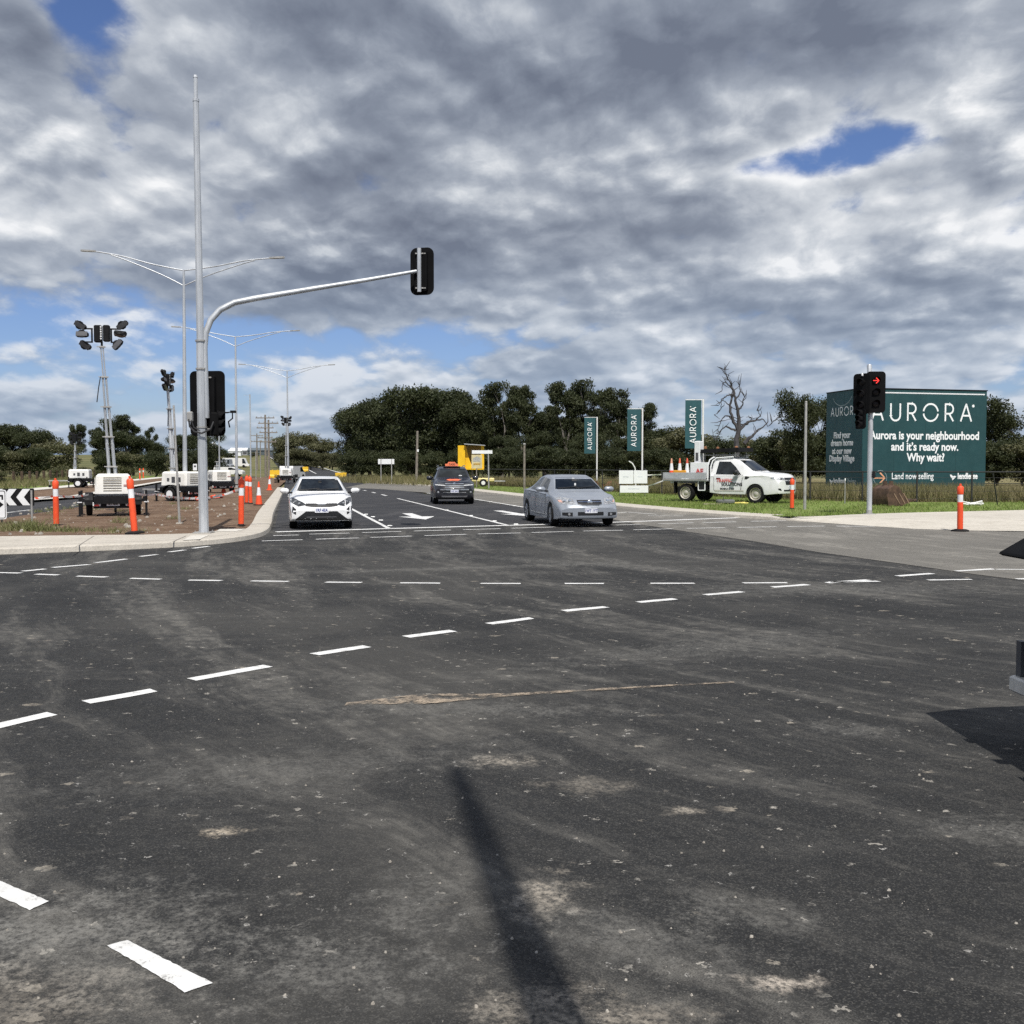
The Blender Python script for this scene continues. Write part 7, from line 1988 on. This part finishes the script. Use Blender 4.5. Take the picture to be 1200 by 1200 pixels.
# ------------------------------------------------------------------ grass
def blades(name, area, count, hmin, hmax, wid, mat, seed, z=.12, lean=.35, label=None):
    r = np.random.RandomState(seed)
    xy = np.array([area(r) for _ in range(count)])
    h = r.uniform(hmin, hmax, count); a = r.uniform(0, 6.283, count); w = wid * r.uniform(.6, 1.4, count)
    lx = r.normal(0, lean, count) * h; ly = r.normal(0, lean, count) * h
    V = np.zeros((count, 3, 3)); zz = np.full(count, z)
    V[:, 0] = np.stack([xy[:, 0] - np.cos(a) * w, xy[:, 1] - np.sin(a) * w, zz - .02], 1)
    V[:, 1] = np.stack([xy[:, 0] + np.cos(a) * w, xy[:, 1] + np.sin(a) * w, zz - .02], 1)
    V[:, 2] = np.stack([xy[:, 0] + lx, xy[:, 1] + ly, zz + h], 1)
    V = V.reshape(-1, 3); me = bpy.data.meshes.new(name)
    me.vertices.add(len(V)); me.vertices.foreach_set('co', V.ravel())
    me.loops.add(count * 3); me.loops.foreach_set('vertex_index', np.arange(count * 3))
    me.polygons.add(count); me.polygons.foreach_set('loop_start', np.arange(0, count * 3, 3)); me.polygons.foreach_set('loop_total', np.full(count, 3))
    me.materials.append(mat); me.update(calc_edges=True)
    o = link(name, me); o['kind'] = 'stuff'
    return o
def grass_mat(name, a, b, c):
    m, g = new_mat(name)
    rnd = g.n('ShaderNodeNewGeometry').outputs['Random Per Island']; pos = g.n('ShaderNodeNewGeometry').outputs['Position']
    col = g.mix(g.step(g.noise(pos, .6, 4, .6), .38, .62), a, b); col = g.mix(g.m('MULTIPLY', g.step(rnd, .5, 1.0), .8), col, c)
    p = g.n('ShaderNodeBsdfPrincipled', {'Base Color': col, 'Roughness': .7, 'Specular IOR Level': .2}); t = g.n('ShaderNodeBsdfTranslucent', {'Color': col})
    mx = g.n('ShaderNodeMixShader', {0: .3, 1: p.outputs[0], 2: t.outputs[0]}); g.n('ShaderNodeOutputMaterial', {0: mx.outputs[0]})
    return m
M_BL_DRY = grass_mat('dry grass blades', (.19, .165, .08), (.15, .15, .06), (.28, .24, .14))
M_BL_LAWN = grass_mat('lawn blades', (.155, .225, .045), (.20, .26, .07), (.29, .28, .13))
def band(pts_front, depth):
    F = [Vector(p) for p in pts_front]; Ls = [(b - a).length for a, b in zip(F, F[1:])]; T = sum(Ls)
    def f(r):
        s = r.uniform(0, T)
        for a, b, l in zip(F, F[1:], Ls):
            if s <= l: break
            s -= l
        t = (b - a).normalized(); n = Vector((-t.y, t.x)) 
        if n.y < 0: n = -n
        q = a + t * s + n * depth(r); return q.x, q.y
    return f
blades('dry_grass', band(FENCE, lambda r: .1 + 14 * r.random_sample() ** 1.6), 42000, .25, .85, .022, M_BL_DRY, 3)
blades('dry_grass', band([(-2.6, 86), (-14, 104), (-18, 125)], lambda r: -4 + 16 * r.random_sample()), 9000, .2, .8, .03, M_BL_DRY, 4)
lawn_back = [(p[0], p[1]) for p in FENCE]
def lawn_area(r):
    while True:
        i = r.randint(0, len(inr) - 2); a, b = inr[i], inr[i + 1]
        if a.x > 24: continue
        q = a.lerp(b, r.random_sample()); q2 = q + Vector((.5, .86)) * (r.random_sample() ** 1.2) * (16 if q.x < 10 else 11)
        return q2.x, q2.y
blades('lawn_grass', lawn_area, 42000, .04, .13, .016, M_BL_LAWN, 5, .116, .5)
def clump_area(px, py, rad):
    c = G(px, py, .11)
    return lambda r: (c.x + r.normal(0, rad), c.y + r.normal(0, rad * .6))
for k, (px, py, rad, n, h) in enumerate(((32, 621, .32, 420, .36), (18, 621, .5, 200, .20), (52, 622, .4, 220, .2), (78, 622.5, .5, 200, .16), (5, 619, .4, 160, .18), (110, 622, .6, 120, .10))):
    blades('weeds', clump_area(px, py, rad), n, .06, h, .012, grass_mat('weed blades', (.15, .17, .06), (.21, .20, .09), (.32, .29, .17)) if k == 0 else bpy.data.materials['weed blades'], 20 + k, .108, .6)
def island_weeds(r):
    k = r.randint(0, 26); q = np.random.RandomState(900 + k); y = 25 + 20 * q.random_sample() ** 1.4; x = -8.6 - 6.5 * q.random_sample() - .21 * (y - 25)
    return x + r.normal(0, .12), y + r.normal(0, .12)
blades('weeds', island_weeds, 1500, .03, .16, .010, bpy.data.materials['weed blades'], 41, .108, .6)
def verge(r):
    y = r.uniform(52, 135); x = np.interp(y, [40, 68, 82, 110, 160], [-31.5, -31.9, -34.6, -41, -52]); return x - 2.2 - 22 * r.random_sample(), y
blades('dry_grass', verge, 16000, .1, .55, .035, M_BL_DRY, 9)
# ------------------------------------------------------------------ far things left of the road
def far_van(px, py, Y, L, W, H, label, mat, cat='van', name='parked_van', rz=0.0, cab=.28):
    b = P(px, py, Y); b.z = terrain_h(b.x, Y) - .02
    o = thing(name, label, cat, b, rz)
    prof = [(-L / 2, .35), (L / 2, .35), (L / 2, .8), (L / 2 - L * .10, 1.0), (L / 2 - L * cab, H * .97), (L / 2 - L * cab - .3, H), (-L / 2 + .1, H), (-L / 2, H - .2)]
    M = Matrix.Rotation(R(90), 4, 'X')
    MB().prism(prof, -W / 2, W / 2, M).build('body', mat, o)
    MB().prism([(L / 2 - L * .11, 1.05), (L / 2 - L * cab, H * .92), (L / 2 - L * cab - .5, H * .92), (L / 2 - L * cab - .5, 1.05)], -W / 2 - .01, W / 2 + .01, M).build('window', M_GLASS, o)
    for x in (-L * .3, L * .3):
        for y in (-1, 1): MB().lathe([(.02, -.12), (.34, -.12), (.36, 0), (.34, .12), (.02, .12)], 14, 'Y', (x, y * (W / 2 - .05), .36)).build('wheel', M_RUB, o)
far_van(269, 553, 165, 4.6, 1.8, 1.5, 'white sedan parked in the dry grass far left of the road', M_WHITE, 'car', 'parked_car', 0, .38)
far_van(277, 545, 270, 7.0, 2.4, 2.5, 'long white truck with a dark side parked far left of the road', M_WHITE, 'truck', 'parked_truck', R(4), .18)
far_van(263, 544, 262, 4.4, 2.2, 2.3, 'grey and white caravan beside the far white truck', pm('grey caravan wall', (.30, .32, .35), .5, var=.2), 'caravan', 'caravan', R(-6), .12)
far_van(343, 557, 132, 4.2, 1.8, 1.75, 'small white trailer van behind the farthest light tower', M_WHITE, 'van', 'parked_van', R(80), .3)
def shed(px, Y, w, d, h, label, wall, roof, name='shed'):
    b = P(px, 545, Y); b.z = terrain_h(b.x, Y) - .1
    o = thing(name, label, 'building', b, R(8))
    MB().box((0, 0, h / 2), (w, d, h)).build('wall', wall, o)
    MB().prism([(-d / 2 - .4, h), (d / 2 + .4, h), (0, h + d * .18)], -w / 2 - .4, w / 2 + .4, Matrix.Rotation(R(90), 4, 'Z') @ Matrix.Rotation(R(90), 4, 'X')).build('roof', roof, o)
    for k in range(max(1, int(w / 5))):
        x = -w / 2 + (k + .5) * w / max(1, int(w / 5)); MB().box((x, -d / 2 - .02, h * .45), (2.0, .06, h * .5)).build('door', M_DARKG, o)
dw = pm('dull shed wall', (.32, .33, .34), .7, var=.15)
shed(288, 560, 15, 8, 2.6, 'wide pale roofed shed on the far skyline left of the road', dw, M_SIGNW)
shed(276, 520, 6, 5, 2.4, 'small white shed on the far skyline left of the wide shed', M_SIGNW, M_SIGNW)
shed(306, 560, 13, 8, 2.6, 'dark shed on the far skyline right of the wide shed', pm('dark shed wall', (.07, .09, .10), .7), pm('dark shed roof', (.10, .12, .13), .6))
b = P(250.5, 530, 560); b.z = terrain_h(b.x, 560)
o = thing('grain_silo', 'white silo far off right of the mast signal', 'silo', b)
MB().lathe([(1.6, 0), (1.6, 6)], 16).build('tank', M_SIGNW, o, smooth=True); MB().lathe([(1.7, 6), (.4, 7)], 16).build('roof', M_SIGNW, o)
# cars far down the main road
def far_car(px, py, Y, label, mat):
    b = P(px, py, Y); b.z = terrain_h(b.x, Y) + .01
    o = thing('car', label, 'car', b, R(-76))
    M = Matrix.Rotation(R(90), 4, 'X')
    MB().prism([(-2.1, .3), (2.1, .3), (2.15, .7), (1.2, .95), (.5, 1.42), (-1.1, 1.45), (-1.9, 1.0), (-2.15, .9)], -.88, .88, M).build('body', mat, o)
    MB().prism([(1.1, .98), (.48, 1.38), (-1.05, 1.40), (-1.7, 1.02)], -.89, .89, M).build('window', M_GLASS, o)
    for x in (-1.3, 1.3):
        for y in (-1, 1): MB().lathe([(.02, -.1), (.31, -.1), (.31, .1), (.02, .1)], 12, 'Y', (x, y * .8, .31)).build('wheel', M_RUB, o)
far_car(335, 553.5, 150, 'tiny pale car far down the main road by the third street light', M_SILV)
# lines painted on the far part of the road
fm = MB()
def fline(pts, w):
    pts = smooth_line(pts, 14); a = offset_line(pts, w / 2); b = offset_line(pts, -w / 2); n = len(pts)
    fm.add([(p.x, p.y, terrain_h(p.x, p.y) + .03) for p in b] + [(p.x, p.y, terrain_h(p.x, p.y) + .03) for p in a], [(i, i + 1, n + i + 1, n + i) for i in range(n - 1)])
fline([(-31.2, 191), (-58, 300), (-87.2, 400), (-110, 490)], .35)
fline([(-36.5, 191), (-62, 300), (-90, 400), (-113, 490)], .22)
fline([(-41, 191), (-66, 300), (-92.8, 400), (-116, 490)], .25)
fline([(-18.6, 80), (-29, 130), (-40.5, 188)], .14)
structure('road_markings', fm, M_PAINT)
for k, (px, Y, pt) in enumerate(((300, 128, 529), (305.5, 140, 534))):
    b = P(px, 560, Y); b.z = .108; t = P(px, pt, Y)
    o = thing('marker_pole', 'thin grey marker pole near the paired power poles', 'pole', b, 0, 'thin marker poles on the island')
    MB().tube([(0, 0, 0), (0, 0, t.z - b.z)], .05, 6).build('shaft', M_GALV_DULL, o)
    MB().lathe([(.09, 0), (.09, .05)], 8).build('footing', M_CONC, o)
SC.render.engine = 'CYCLES'
SC.cycles.max_bounces = 6
SC.cycles.transparent_max_bounces = 8
SC.cycles.use_denoising = False
SC.cycles.caustics_reflective = False
SC.cycles.caustics_refractive = False
SC.cycles.sample_clamp_indirect = 0.9
